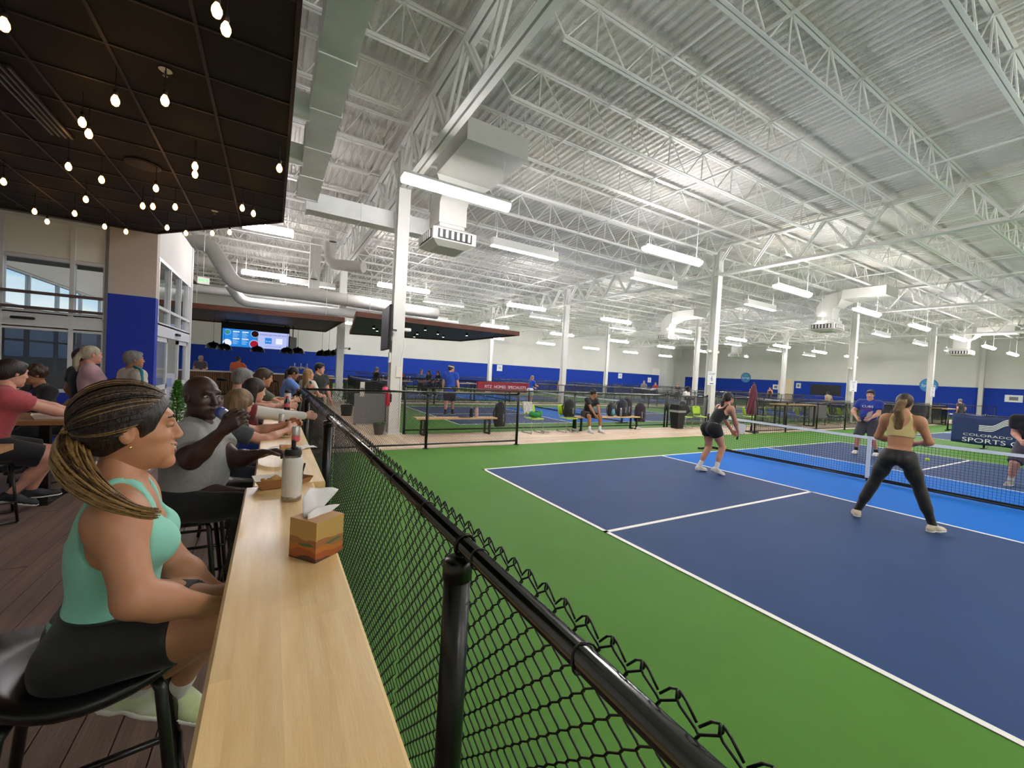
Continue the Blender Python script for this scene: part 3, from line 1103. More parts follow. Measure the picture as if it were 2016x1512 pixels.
def canopy(label, poly, z0, z1):
    t = thing('bar_canopy', label, 'canopy')
    MB().prism(poly, z0 + 0.06, z1 - 0.02).build('soffit', CANU, t)
    n = len(poly)
    for i in range(n):
        a, b = poly[i], poly[(i + 1) % n]
        MB().bar((*a, (z0 + z1) / 2), (*b, (z0 + z1) / 2), 0.05, z1 - z0).build('fascia_board', RED_CEDAR, t)
    xs = [p[0] for p in poly]
    ys = [p[1] for p in poly]
    for x in (min(xs) + 0.6, max(xs) - 0.6):
        for y in (min(ys) + 0.8, max(ys) - 0.8):
            MB().tube([(x, y, z1 - 0.05), (x, y, DECK_Z + .02)], 0.012, 6).build('hanger_rod', WHITE_STEEL, t)
    return t


canopy('black bar canopy with cedar edge above the menu screens', [(-6.9, 12.3), (-0.75, 11.5), (-0.75, 18.3), (-6.9, 18.3)], 3.42, 3.6)
c2 = canopy('black canopy with cedar edge and downlights right of the bar', [(-0.68, 9.1), (6.3, 9.5), (6.2, 15.9), (0.5, 18.2)], 3.42, 3.6)
SPOT = emat('downlight_glow', (1, 0.9, 0.75), 12)
for (x, y) in ((0.6, 12.4), (1.1, 11.6), (1.0, 13.6), (1.9, 12.4), (2.4, 10.8), (2.8, 13.2), (3.4, 12.0), (4.2, 13.4), (4.6, 11.4), (3.2, 15.0), (2.0, 15.4)):
    d = MB().lathe([(0.06, 0.0), (0.06, 0.13)], 12).build('downlight', BLACK_MATTE, c2, loc=(x, y, 3.36))
    MB().lathe([(0.045, -0.004), (0.045, 0.004)], 12).build('lens', SPOT, d)

# ---- menu screens block hung under the first canopy
mb = thing('menu_board', 'black hanging menu box with two lit screens above the bar', 'screen', (-3.87, 17.1, 2.28))
MB().box(-1.42, 1.38, 0, 0.3, -0.02, 1.14).build('backing', BLACK_MATTE, mb)
S1 = emat('screen_blue', rgb('2b86dd'), 1.0)
S2 = emat('screen_lilac', rgb('b6c0f4'), 1.0)
STX = emat('screen_pale_text', rgb('a9d4f5'), 1.0)
SWH = emat('screen_white', rgb('eef0fb'), 1.0)
SRD = emat('screen_crimson', rgb('a81c33'), 1.0)
SDK = emat('screen_dark_food', rgb('2a1416'), 1.0)
SGR = emat('screen_green', rgb('3f9a4b'), 1.0)
MB().box(-1.36, 0.0, -0.03, 0, 0.0, 0.82).build('blue_screen', S1, mb)
MB().box(0.02, 1.36, -0.03, 0, 0.0, 0.80).build('lilac_screen', S2, mb)


def disc(cx, cz, r, m, y=-0.034, nm='screen_disc'):
    pts = [(cx + r * math.cos(2 * PI * i / 28), y, cz + r * math.sin(2 * PI * i / 28)) for i in range(28)]
    pts = [(min(max(p[0], -1.355), 1.355), p[1], min(max(p[2], 0.005), 0.815)) for p in pts]
    return MB().add(pts, [tuple(range(28))]).build(nm, m, mb)


disc(-1.17, 0.66, 0.13, STX)
disc(-1.17, 0.66, 0.115, S1, -0.036)
disc(-1.17, 0.66, 0.07, SGR, -0.038)
disc(-1.17, 0.16, 0.17, SWH)
disc(-0.08, 0.66, 0.17, STX)
disc(-0.08, 0.66, 0.15, SDK, -0.036)
disc(-0.1, 0.17, 0.2, STX)
disc(-0.1, 0.17, 0.17, SRD, -0.036)
for cx in (-0.83, -0.47):
    for z0 in (0.68, 0.35):
        MB().box(cx - 0.13, cx + 0.13, -0.034, -0.032, z0, z0 + 0.05).build('menu_heading', SWH, mb)
        for r in range(5):
            w = 0.10 + 0.03 * ((r * 7) % 3)
            MB().box(cx - 0.13, cx - 0.13 + w * 1.6, -0.034, -0.032, z0 - 0.05 - r * 0.045, z0 - 0.035 - r * 0.045).build('menu_line', STX, mb)
NAVT = emat('screen_navy_text', rgb('26325e'), 1.0)
text_mesh('screen_title', 'DOWNLOAD OUR APP NOW', 0.085, NAVT, mb, (0.69, -0.034, 0.66), (PI / 2, 0, 0))
text_mesh('screen_footer', 'scan to reserve your court today', 0.05, NAVT, mb, (0.69, -0.034, 0.12), (PI / 2, 0, 0))
MB().box(0.34, 0.62, -0.036, -0.032, 0.24, 0.52).build('app_icon', S1, mb)
text_mesh('app_icon_name', 'Springs', 0.075, SWH, mb, (0.48, -0.039, 0.36), (PI / 2, 0, 0))
MB().box(0.80, 1.08, -0.036, -0.032, 0.24, 0.52).build('blank_square', SWH, mb)
for x in (-1.2, 1.2):
    MB().box(x - 0.03, x + 0.03, 0.1, 0.16, 1.12, 1.20).build('hanger', BLACK_MATTE, mb)
tv2 = thing('television', 'thin black television seen edge-on right of the menu screens', 'television', (-2.36, 16.6, 2.3), math.radians(70))
MB().rbox(-0.5, 0.5, -0.03, 0.03, 0.0, 0.62, 0.015, 2).build('casing', BLACK_MATTE, tv2)
MB().tube([(0, 0, 0.6), (0, 0, 1.16)], 0.02, 8).build('hanger_pole', BLACK_MATTE, tv2)

# ---- dome pendants over the bar
PENDB = mat('pendant_black', '0d0d0d', 0.25)
PENDI = mat('pendant_inside', 'b9b4aa', 0.4)
pend0 = None
for i, (x, y, z) in enumerate([(-5.45, 16.0, 2.24), (-5.0, 15.2, 2.18), (-3.8, 16.0, 2.2), (-2.62, 15.4, 2.21), (-2.15, 16.0, 2.26), (-1.05, 16.4, 2.22), (-0.78, 16.0, 2.24), (-0.5, 15.6, 2.28)]):
    lab = 'glossy black dome pendant lamp hanging over the bar'
    if pend0 is None:
        t = thing('pendant_lamp', lab, 'lamp', (x, y, z), 0, 'black dome pendants over the bar')
        MB().lathe([(0.30, -0.14), (0.29, -0.06), (0.24, 0.05), (0.15, 0.12), (0.03, 0.15), (0.02, 0.2)], 22, cap=False).build('shade', PENDB, t, smooth=True)
        MB().lathe([(0.285, -0.13), (0.22, 0.03), (0.02, 0.12)], 22, cap=False).build('inner_shade', PENDI, t, smooth=True)
        MB().lathe([(0.03, -0.06), (0.05, -0.02), (0.02, 0.06)], 12).build('bulb', emat('pendant_bulb', (1, 0.85, 0.6), 6), t, smooth=True)
        MB().tube([(0, 0, 0.18), (0, 0, 1.31)], 0.006, 5).build('cord', BLACK_MATTE, t)
        pend0 = t
    else:
        dup(pend0, (x, y, z), 0, lab, 'black dome pendants over the bar')

# ---- the bar itself
OAK = mat('bar_slat_oak', '7a5226', 0.5, vary=0.2, vscale=4, stretch=(1, 1, .2))
STONE = mat('bar_top_stone', 'cfc6b8', 0.35, vary=0.05)
bar = thing('bar_counter', 'long bar with vertical oak slats and a pale top', 'bar', (-3.4, 16.6, 0))
MB().box(-3.4, 3.0, -0.05, 0.85, 1.05, 1.10).build('bar_top', STONE, bar)
MB().box(-3.3, 2.95, 0.12, 0.75, 0.02, 1.05).build('body', mat('bar_dark_body', '2a1d12', 0.6), bar)
slat_me = MB().box(0, 0.055, 0.075, 0.12, 0.08, 1.04).mesh('slat', OAK)
for i in range(78):
    link('slat', slat_me, bar, (-3.3 + i * 0.08, 0, 0))
MB().box(-3.3, 2.95, 0.09, 0.12, 0.0, 0.08).build('kick_plate', BLACK_MATTE, bar)
tap = thing('beer_tap_tower', 'chrome beer tap tower on the bar', 'tap', (-2.0, 17.1, 1.10))
for s in (-0.3, 0.3):
    MB().tube([(s, 0, 0), (s, 0, 0.3)], 0.03, 12).build('post', ALU, tap, angle=40)
MB().tube([(-0.42, 0, 0.33), (0.42, 0, 0.33)], 0.05, 14).build('manifold', ALU, tap, angle=40)
for i in range(6):
    h = MB().tube([(-0.35 + i * 0.14, -0.06, 0.33), (-0.35 + i * 0.14, -0.1, 0.24)], 0.012, 8).build('spout', ALU, tap)
    MB().tube([(-0.35 + i * 0.14, -0.06, 0.36), (-0.35 + i * 0.14, -0.07, 0.55)], [0.012, 0.022], 8).build('tap_handle', [BLACK_MATTE, WALLW][i % 2], tap)


def bar_stool(loc, label, rz=0, h=0.72, group=None, first=[None]):
    if first[0] is not None:
        return dup(first[0], loc, rz, label, group)
    t = thing('bar_stool', label, 'stool', loc, rz, group)
    rings = []
    for r, z in ((0.13, h - 0.035), (0.19, h - 0.03), (0.215, h - 0.005), (0.21, h + 0.012), (0.16, h + 0.006), (0.05, h - 0.004)):
        ring = []
        for j in range(28):
            a = 2 * PI * j / 28
            back = max(0, math.cos(a - PI)) ** 2
            rr = r * (1 + 0.10 * back * (r > 0.18))
            ring.append((rr * math.cos(a), rr * math.sin(a), z + 0.085 * back * (r / 0.215) ** 4))
        rings.append(ring)
    MB().loft(rings).build('seat', mat('stool_black_seat', '0b0b0c', 0.32), t, smooth=True)
    fr = 0.26
    for sx, sy in ((1, 1), (1, -1), (-1, 1), (-1, -1)):
        MB().tube([(0.12 * sx, 0.12 * sy, h - 0.03), (0.135 * sx, 0.135 * sy, h - 0.06), (0.2 * sx, 0.2 * sy, 0.0)], 0.013, 10).build('leg', BLACK_STEEL, t, smooth=True)
    zr = 0.27
    k = 0.12 + 0.08 * (h - 0.06 - zr) / (h - 0.06) + 0.012
    for a, b in (((k, k), (k, -k)), ((k, -k), (-k, -k)), ((-k, -k), (-k, k)), ((-k, k), (k, k))):
        MB().tube([(*a, zr), (*b, zr)], 0.011, 8).build('footrest_bar', BLACK_STEEL, t, smooth=True)
    MB().box(-0.11, 0.11, -0.11, 0.11, h - 0.055, h - 0.03).build('mounting_plate', BLACK_STEEL, t)
    first[0] = t
    return t


for i, x in enumerate((-6.1, -5.1, -4.1, -3.1, -2.1)):
    bar_stool((x, 16.15, 0.006), 'black round bar stool at the oak slat bar, %s from the left' % ('first', 'second', 'third', 'fourth', 'fifth')[i], 1.2, 0.72, 'stools at the bar')
# ================================================================== chain link fences
CHAIN = mat('chain_link_wire', '0b0c0b', 0.35, spec=0.5)
RAIL = mat('fence_rail_gloss', '0b0a0a', 0.16, spec=0.7, coat=0.5)


def chain_mesh(L, z0, z1, pitch=0.058, wire=0.0022, n=4, barbs=True, sub=1):
    """zig-zag pickets along x from 0 to L, woven; barbs: knuckled ends standing above the top edge"""
    m = MB()
    hp = pitch / 2
    rows = int((z1 - z0) / hp)
    cols = int(L / hp)
    for c in range(cols):
        pts = []
        side = 1 if c % 2 else -1
        for r in range(rows + 1):
            zig = (r + c) % 2
            x = c * hp + (hp if zig else 0)
            pts.append((x, (0.0035 if zig else -0.0035), z0 + r * hp))
        if sub > 1:
            dense = []
            for a, b in zip(pts[:-1], pts[1:]):
                for k in range(sub):
                    u = k / sub
                    s = u - 0.11 * math.sin(2 * PI * u)
                    dense.append((a[0] + (b[0] - a[0]) * s, a[1] + (b[1] - a[1]) * u, a[2] + (b[2] - a[2]) * u))
            dense.append(pts[-1])
            pts = dense
        m.tube(pts, wire, n, cap=False)
        if barbs:
            x, y, z = pts[-1]
            if c % 2 == (rows % 2):
                m.tube([(x, y, z), (x - 0.002, y + 0.003, z + 0.010), (x - 0.013, y + 0.004, z + 0.004), (x - 0.028, y + 0.002, z - 0.014)], wire, n)
            else:
                m.tube([(x, y, z), (x + 0.002, y - 0.003, z + 0.010), (x + 0.013, y - 0.004, z + 0.004), (x + 0.028, y - 0.002, z - 0.014)], wire, n)
    return m


FH = 1.2


def fence(label, a, b, posts, mesh_me=None, near=False, side=1, h=FH, rail_r=0.021, post_r=0.032, bottom=True):
    """posts: distances along a->b"""
    a, b = Vector((*a, 0)), Vector((*b, 0))
    L = (b - a).length
    rz = math.atan2(b.y - a.y, b.x - a.x)
    t = thing('chain_link_fence', label, 'fence', tuple(a), rz, 'black chain link fences')
    MB().tube([(0, 0, h), (L, 0, h)], rail_r, 14 if near else 8).build('top_rail', RAIL, t, smooth=True)
    if bottom:
        MB().tube([(0, 0, 0.10), (L, 0, 0.10)], rail_r * 0.8, 8).build('bottom_rail', BLACK_STEEL, t, smooth=True)
    for p in posts:
        end = p in (0, L) or abs(p - L) < 0.02 or p < 0.02
        top = h + 0.06 if (end and not near) else h - 0.035
        o = MB().tube([(p, 0 if not near else -0.018 * side, 0), (p, 0 if not near else -0.018 * side, top)], post_r, 14 if near else 8).build('post', BLACK_STEEL, t, smooth=True)
        cy = 0 if not near else -0.018 * side
        MB().lathe([(post_r + 0.004, top - 0.05), (post_r + 0.004, top - 0.005), (post_r * 0.92, top + 0.004), (0.004, top + 0.007)], 14, (p, cy, 0)).build('post_cap', BLACK_STEEL, t, smooth=True)
        MB().lathe([(post_r * 2.0, 0), (post_r * 2.0, 0.012)], 12, (p, cy, 0.006)).build('base_flange', BLACK_STEEL, t)
    return t, L


def hang_mesh(t, L, me, seg):
    n = int(math.ceil(L / seg - 1e-6))
    for i in range(n):
        o = link('chain_mesh', me, t, (i * L / n, 0.026, 0))
        o.scale = (L / n / seg, 1, 1)
        o['kind'] = 'stuff'


SEG = 4.0
mesh_near = chain_mesh(2.2, 0.06, FH + 0.046, 0.062, 0.0021, 6, True, 4).mesh('chain_mesh', CHAIN, True)
mesh_mid = chain_mesh(SEG, 0.07, FH - 0.01, 0.062, 0.0042, 4, False).mesh('chain_mesh', CHAIN)
mesh_far = chain_mesh(SEG, 0.07, FH - 0.01, 0.075, 0.0048, 3, False).mesh('chain_mesh', CHAIN)
mesh_vfar = chain_mesh(SEG, 0.07, FH - 0.01, 0.11, 0.0055, 3, False).mesh('chain_mesh', CHAIN)

# near fence beside the counter, running away from the viewer
FX = -2.735
t, L = fence('black chain link fence with glossy rail running along the wooden counter', (FX, 2.02), (FX, -6.9), [0.03, 1.9, 4.4, 7.36], near=True, side=1, rail_r=0.0225, post_r=0.036)
for i in range(4):
    seg = 2.2
    o = link('chain_mesh', mesh_near, t, (i * L / 4, 0.030, 0))
    o.scale = (L / 4 / seg, 1, 1)
    o['kind'] = 'stuff'
# tie wires and rail bands
for i in range(22):
    x = 0.25 + i * 0.40
    ring = [(x + 0.004 * math.sin(k), 0.0265 * math.cos(2 * PI * k / 14), FH + 0.0265 * math.sin(2 * PI * k / 14)) for k in range(14)]
    MB().tube(ring, 0.0022, 5, closed=True).build('tie_wire', CHAIN, t, smooth=True)
for p in (1.9, 4.4, 7.36):
    ring = [(p + 0.0, 0.0285 * math.cos(2 * PI * k / 20), FH + 0.0285 * math.sin(2 * PI * k / 20)) for k in range(20)]
    MB().tube(ring, 0.005, 6, closed=True).build('rail_band', mat('band_steel', '2c2623', 0.25, metal=0.6), t, smooth=True)
    MB().tube([(p, -0.018, FH - 0.05), (p, -0.01, FH - 0.02)], 0.009, 8).build('rail_bracket', BLACK_STEEL, t, smooth=True)

t, L = fence('black chain link fence closing the left end of the near court', (FX, 2.02), (1.9, 2.02), [2.4, 4.635])
hang_mesh(t, L, mesh_mid, SEG)
t, L = fence('black chain link fence behind the benches and the seated player', (-0.24, 4.05), (9.6, 4.05), [0.0, 5.5, 9.84])
hang_mesh(t, L, mesh_mid, SEG)
t, L = fence('short black fence panel behind the trash can', (9.75, 4.05), (12.1, 4.05), [0.0, 2.35])
hang_mesh(t, L, mesh_mid, SEG)
t, L = fence('black chain link fence behind the net beyond the near court', (11.96, 2.02), (33.0, 2.02), [0.0, 2.15, 4.6, 7.22, 9.8, 12.4, 15.0, 17.6, 21.04])
hang_mesh(t, L, mesh_far, SEG)
t, L = fence('black fence behind the lime chairs and tall table', (12.7, 4.05), (40, 4.05), [0.0, 5.0, 10.0, 15.0, 20.0, 27.3])
hang_mesh(t, L, mesh_far, SEG)
t, L = fence('black fence on the lobby side of the second court', (-0.24, 4.6), (-0.24, 13.0), [0.0, 4.2, 6.3, 8.4])
hang_mesh(t, L, mesh_far, SEG)
for nm, y, x0, x1 in (('second walkway, nearer side', 13.1, -0.24, 40), ('second walkway, farther side', 15.05, 1.5, 40), ('far walkway', 24.5, 2, 44), ('far wall', 32.6, -4, 46)):
    t, L = fence('long black fence along the %s' % nm, (x0, y), (x1, y), [i * (x1 - x0) / 10 for i in range(11)])
    hang_mesh(t, L, mesh_vfar, SEG)
for x, y0, y1, nm in ((17.3, 4.6, 13.0, 'between the courts behind the chairs'), (44, 2, 30, 'in front of the far right wall'), (21.5, 15.2, 24.4, 'between the far courts')):
    t, L = fence('black fence %s' % nm, (x, y0), (x, y1), [i * (y1 - y0) / 6 for i in range(7)])
    hang_mesh(t, L, mesh_vfar, SEG)

# ================================================================== pickleball nets
NETM = mat('net_cord', '0c0e10', 0.7)
TAPE = mat('net_tape_white', 'f3f5f7', 0.6, vary=0.04)
STRAP = mat('net_strap_white', 'e6e9ec', 0.6)


def net(label, x, yc, fine=True, cells=0.045):
    t = thing('pickleball_net', label, 'net', (x, yc, 0), 0, 'pickleball nets')
    hw = 3.35

    def top(y):
        return 0.90 - 0.045 * (1 - (abs(y) / hw) ** 1.3)
    m = MB()
    n = int(2 * hw / cells)
    th = 0.0016 if fine else 0.002
    for i in range(n + 1):
        y = -hw + 2 * hw * i / n
        m.box(-th, th, y - th, y + th, 0.08, top(y) - 0.02)
    nz = int(0.8 / cells)
    ns = 16
    for k in range(1, nz):
        pts = []
        for i in range(ns + 1):
            y = -hw + 2 * hw * i / ns
            pts.append((0, y, 0.09 + (top(y) - 0.11) * k / nz))
        m.tube(pts, th * 1.1, 4, cap=False)
    o = m.build('net_mesh', NETM, t)
    o['kind'] = 'stuff'
    mt = MB()
    mt.loft([[(-0.008, y, top(y) - 0.05), (0.008, y, top(y) - 0.05), (0.008, y, top(y)), (-0.008, y, top(y))] for y in [-hw + 2 * hw * i / 20 for i in range(21)]])
    mt.build('top_tape', TAPE, t)
    MB().box(-0.007, 0.007, -hw, hw, 0.035, 0.095).build('bottom_band', NETM, t)
    MB().box(-0.012, 0.012, -0.03, 0.03, 0.03, top(0) + 0.002).build('center_strap', STRAP, t)
    for s in (-1, 1):
        MB().tube([(0, s * (hw + 0.03), 0.0), (0, s * (hw + 0.03), 0.93)], 0.035, 12).build('net_post', BLACK_STEEL, t, smooth=True)
        MB().box(-0.3, 0.3, s * (hw + 0.03) - 0.03, s * (hw + 0.03) + 0.03, 0.006, 0.05).build('post_foot', BLACK_STEEL, t)
    MB().tube([(0, -hw, 0.05), (0, hw, 0.05)], 0.018, 8).build('ground_bar', BLACK_STEEL, t, smooth=True)
    MB().tube([(0, 0, 0.0), (0, 0, 0.05)], 0.02, 8).build('center_foot', BLACK_STEEL, t)
    return t


net('pickleball net across the near court with white tape and center strap', 6.706, -3.05)
net('pickleball net on the court behind the seated player', 8.66, 8.67, False, 0.07)
net('pickleball net partly behind the sports banner', 26.9, -2.85, False, 0.08)
net('pickleball net on the court behind the lime chairs', 28.8, 8.67, False, 0.1)
net('far pickleball net left of the doorway columns', 9.7, 19.25, False, 0.1)
net('far pickleball net in front of the round sign wall', 29.7, 19.25, False, 0.1)
# ================================================================== counter along the fence, staves of pale wood
STAVE = mat('birch_stave', 'f4d59c', 0.42, vary=0.16, vscale=5.0, stretch=(6, 0.7, 1), objvary=0.07, bump=0.05, bscale=40, coat=0.12, col2='e6bf80')
CUT = 1.05


def counter(label, y0, y1, x0, x1, z, group):
    t = thing('wooden_counter', label, 'counter', ((x0 + x1) / 2, y0, 0), 0, group)
    hx = (x1 - x0) / 2
    MB().box(-hx + 0.004, hx - 0.004, 0.004, y1 - y0 - 0.004, z - 0.036, z - 0.006).build('underside', STAVE, t)
    n = 7
    w = 2 * hx / n
    rr = random.Random(int(abs(y0) * 100))
    for i in range(n):
        y = 0.0
        while y < y1 - y0 - 0.01:
            l = min(rr.uniform(0.35, 0.8), y1 - y0 - y)
            if y1 - y0 - y - l < 0.15:
                l = y1 - y0 - y
            xa, xb = -hx + i * w, -hx + (i + 1) * w
            if i in (0, n - 1):
                c = 0.008
                if i == 0:
                    pr = [(xa, z - 0.038), (xb, z - 0.038), (xb, z), (xa + c, z), (xa, z - c)]
                else:
                    pr = [(xa, z - 0.038), (xb, z - 0.038), (xb, z - c), (xb - c, z), (xa, z)]
                MB().loft([[(px, y, pz) for px, pz in pr], [(px, y + l, pz) for px, pz in pr]]).build('stave', STAVE, t)
            else:
                MB().box(xa, xb, y, y + l, z - 0.012, z).build('stave', STAVE, t)
            y += l
    for yy in (0.35, (y1 - y0) / 2, y1 - y0 - 0.35):
        MB().box(-0.02, 0.02, yy - 0.02, yy + 0.02, 0.0, z - 0.038).build('support_leg', BLACK_STEEL, t)
        MB().box(-hx + 0.03, hx - 0.03, yy - 0.02, yy + 0.02, z - 0.06, z - 0.038).build('bracket', BLACK_STEEL, t)
    return t


counter('pale wooden counter section nearest the viewer, holding the tissue box', -7.2, -4.0, -3.292, -2.99, CUT, 'wooden counters along the fence')
counter('pale wooden counter section beyond the joint, crowded with plates and cans', -3.99, 1.9, -3.262, -2.935, CUT + 0.002, 'wooden counters along the fence')

# stools at the counter
def near_stool(loc, rz, label):
    return bar_stool(loc, label, rz, 0.76, 'stools along the counter')


near_stool((-3.615, -4.735, 0.022), 0.15, 'black metal bar stool under the woman in the mint top').scale = (1.12, 1.12, 1.055)
near_stool((-3.62, -3.28, 0.022), 0.0, 'black metal bar stool under the bald man')
near_stool((-3.64, -2.50, 0.022), 0.0, 'black metal bar stool under the blonde woman seen from behind')
near_stool((-3.53, -1.5, 0.022), 0.0, 'black metal bar stool under the person in white sleeves')
near_stool((-3.59, -0.55, 0.022), 0.0, 'black metal bar stool under the grey haired man')
near_stool((-3.44, 0.36, 0.022), 0.0, 'black metal bar stool under the man in the green shirt')

# ---- tissue box
TB = bpy.data.materials.new('tissue_box_print')
TB.use_nodes = True
nt = TB.node_tree
b = nt.nodes['Principled BSDF']
b.inputs['Roughness'].default_value = 0.55
tc = nt.nodes.new('ShaderNodeTexCoord')
sx = nt.nodes.new('ShaderNodeSeparateXYZ')
nt.links.new(tc.outputs['Object'], sx.inputs[0])
nz = nt.nodes.new('ShaderNodeTexNoise')
nz.inputs['Scale'].default_value = 11
nz.inputs['Detail'].default_value = 1.5
nt.links.new(tc.outputs['Object'], nz.inputs['Vector'])
ma = nt.nodes.new('ShaderNodeMath')
ma.operation = 'MULTIPLY_ADD'
ma.inputs[1].default_value = 0.055
nt.links.new(nz.outputs['Fac'], ma.inputs[0])
nt.links.new(sx.outputs['Z'], ma.inputs[2])
mr = nt.nodes.new('ShaderNodeMapRange')
mr.inputs['From Min'].default_value = 0.02
mr.inputs['From Max'].default_value = 0.16
nt.links.new(ma.outputs[0], mr.inputs['Value'])
rp = nt.nodes.new('ShaderNodeValToRGB')
rp.color_ramp.interpolation = 'CONSTANT'
els = [(0.0, '5a3a2c'), (0.12, 'a4562c'), (0.26, 'b9712f'), (0.36, 'a06a3c'), (0.5, 'c09a58')]
e0 = rp.color_ramp.elements
e0[0].position, e0[0].color = els[0][0], (*rgb(els[0][1]), 1)
e0[1].position, e0[1].color = els[1][0], (*rgb(els[1][1]), 1)
for p_, c_ in els[2:]:
    e = e0.new(p_)
    e.color = (*rgb(c_), 1)
nt.links.new(mr.outputs['Result'], rp.inputs['Fac'])
nt.links.new(rp.outputs['Color'], b.inputs['Base Color'])
tb = thing('tissue_box', 'tan and rust printed cube tissue box with white tissues pulled up', 'tissue box', (-3.055, -4.885, CUT), math.radians(38))
s = 0.056
MB().box(-s, s, -s, s, 0, 0.125).build('carton', TB, tb)
MB().box(-s + 0.001, s - 0.001, -s + 0.001, s - 0.001, 0.125, 0.1258).build('top_panel', mat('carton_top_tan', 'b98d5c', 0.6), tb)
GREENSPOT = mat('print_dark_green', '5a6a4a', 0.6)
for q in range(2):
    o = MB().add([(-0.025, -s - 0.0006, 0.05), (0.0, -s - 0.0006, 0.044), (0.05, -s - 0.0006, 0.05), (0.03, -s - 0.0006, 0.057)], [(0, 1, 2, 3)]).build('printed_shape', GREENSPOT, tb, rot=(0, 0, -q * PI / 2 + PI / 2 * 0))
TISS = mat('tissue_paper', 'dcd9d6', 0.8, vary=0.04, bump=0.2, bscale=30)
rr = random.Random(4)
N = 13
verts = []
for i in range(N):
    for j in range(N):
        u, v = i / (N - 1) - 0.5, j / (N - 1) - 0.5
        r = math.hypot(u, v)
        a = math.atan2(v, u)
        # gathered sheet: squeezed at the slot, opening upward with folds
        hgt = 0.05 + 0.075 * (1 - abs(u) * 0.8) - 0.05 * abs(v)
        x = u * 0.13 + 0.012 * math.sin(v * 14)
        y = v * 0.07 * (0.4 + abs(u)) + 0.018 * math.sin(u * 17 + 1)
        z = 0.055 * (1 - min(1, r * 2.0)) + 0.035 * (0.5 + 0.5 * math.sin(u * 9)) * (0.3 + r) + 0.01 * math.cos(v * 20)
        verts.append((x, y, 0.126 + max(0, z)))
# a folded leaf standing out of the slot
leaf = []
for i in range(9):
    u = i / 8
    for j in range(9):
        v = j / 8
        wdt = 0.028 + 0.055 * u
        fold = abs(v - 0.42)
        leaf.append((-0.02 + wdt * (v - 0.35) * 1.7 + 0.035 * u, 0.01 + 0.045 * u - 0.05 * fold * u + 0.006 * math.sin(v * 7 + u * 4), 0.112 + 0.095 * u * (1 - 0.5 * fold) + 0.006 * math.sin(v * 9)))
lf = [(i * 9 + j, i * 9 + j + 1, (i + 1) * 9 + j + 1, (i + 1) * 9 + j) for i in range(8) for j in range(8)]
o = MB().add(leaf, lf).build('tissue_sheet', TISS, tb, smooth=True)
sm = o.modifiers.new('thick', 'SOLIDIFY')
sm.thickness = 0.0012
leaf2 = [(x * 0.9 - 0.012, y * 0.6 - 0.022, 0.108 + (z - 0.112) * 0.45) for x, y, z in leaf]
o = MB().add(leaf2, lf).build('tissue_sheet', TISS, tb, smooth=True)
sm = o.modifiers.new('thick', 'SOLIDIFY')
sm.thickness = 0.0012

# ---- white insulated bottles
BOTW = mat('bottle_white', 'd4d0cd', 0.45, vary=0.03, vscale=40, bump=0.1, bscale=300)
STEEL = mat('bottle_steel', 'a59a8f', 0.25, metal=0.9)


def water_bottle(loc, label, r=0.041, h=0.235, spout=True):
    t = thing('water_bottle', label, 'bottle', loc, 0.4, 'white insulated bottles')
    MB().lathe([(r * 0.9, 0), (r * 0.98, 0.003), (r * 0.98, 0.022), (r * 0.93, 0.024)], 32).build('steel_base', STEEL, t, smooth=True)
    MB().lathe([(r * 0.95, 0.022), (r, 0.026), (r, h * 0.76), (r * 0.98, h * 0.79), (r * 0.9, h * 0.815), (r * 0.82, h * 0.82)], 32).build('body', BOTW, t, angle=50)
    MB().lathe([(r * 0.78, h * 0.82), (r * 0.78, h * 0.86)], 32).build('neck_ring', STEEL, t, angle=50)
    ld = MB().lathe([(r * 0.80, h * 0.86), (r * 0.86, h * 0.865), (r * 0.86, h * 0.93), (r * 0.70, h * 0.975), (r * 0.1, h * 0.98)], 32).build('lid', BLACK_MATTE, t, angle=40)
    if spout:
        MB().rbox(-0.010, 0.010, -r * 0.75, r * 0.2, h * 0.96, h * 1.02, 0.006, 2).build('mouthpiece', BLACK_MATTE, ld)
        MB().rbox(-0.008, 0.008, -0.012, 0.008, h * 0.98, h * 1.14, 0.006, 2).build('straw_spout', BLACK_MATTE, ld)
    else:
        ring = [(0.030 * math.cos(2 * PI * k / 16), 0, h * 0.99 + 0.026 * math.sin(2 * PI * k / 16)) for k in range(16)]
        MB().tube(ring, 0.005, 6, closed=True).build('carry_loop', BLACK_MATTE, ld, smooth=True)
    return t


water_bottle((-3.105, -4.268, CUT), 'large white insulated bottle with black straw lid behind the tissue box', 0.0415, 0.238)
water_bottle((-3.01, -0.25, CUT + 0.002), 'white insulated bottle with black loop lid farther along the counter', 0.04, 0.26, False)

# ---- cans, soda bottle, cups
CANTOP = mat('can_aluminium', 'c9c6c4', 0.3, metal=0.7)
CANPINK = mat('can_pink_print', 'c8626a', 0.4)


def can(loc, label, rz=0):
    t = thing('drink_can', label, 'can', loc, rz, 'pink and silver cans')
    r = 0.029
    MB().lathe([(r * 0.82, 0), (r, 0.01), (r, 0.05)], 24).build('pink_band', CANPINK, t, angle=50)
    MB().lathe([(r, 0.05), (r, 0.108), (r * 0.8, 0.12), (r * 0.82, 0.122), (r * 0.78, 0.119), (0.002, 0.118)], 24).build('silver_upper', CANTOP, t, angle=50)
    MB().box(-0.008, 0.006, -0.004, 0.004, 0.119, 0.121).build('pull_tab', ALU, t)
    return t


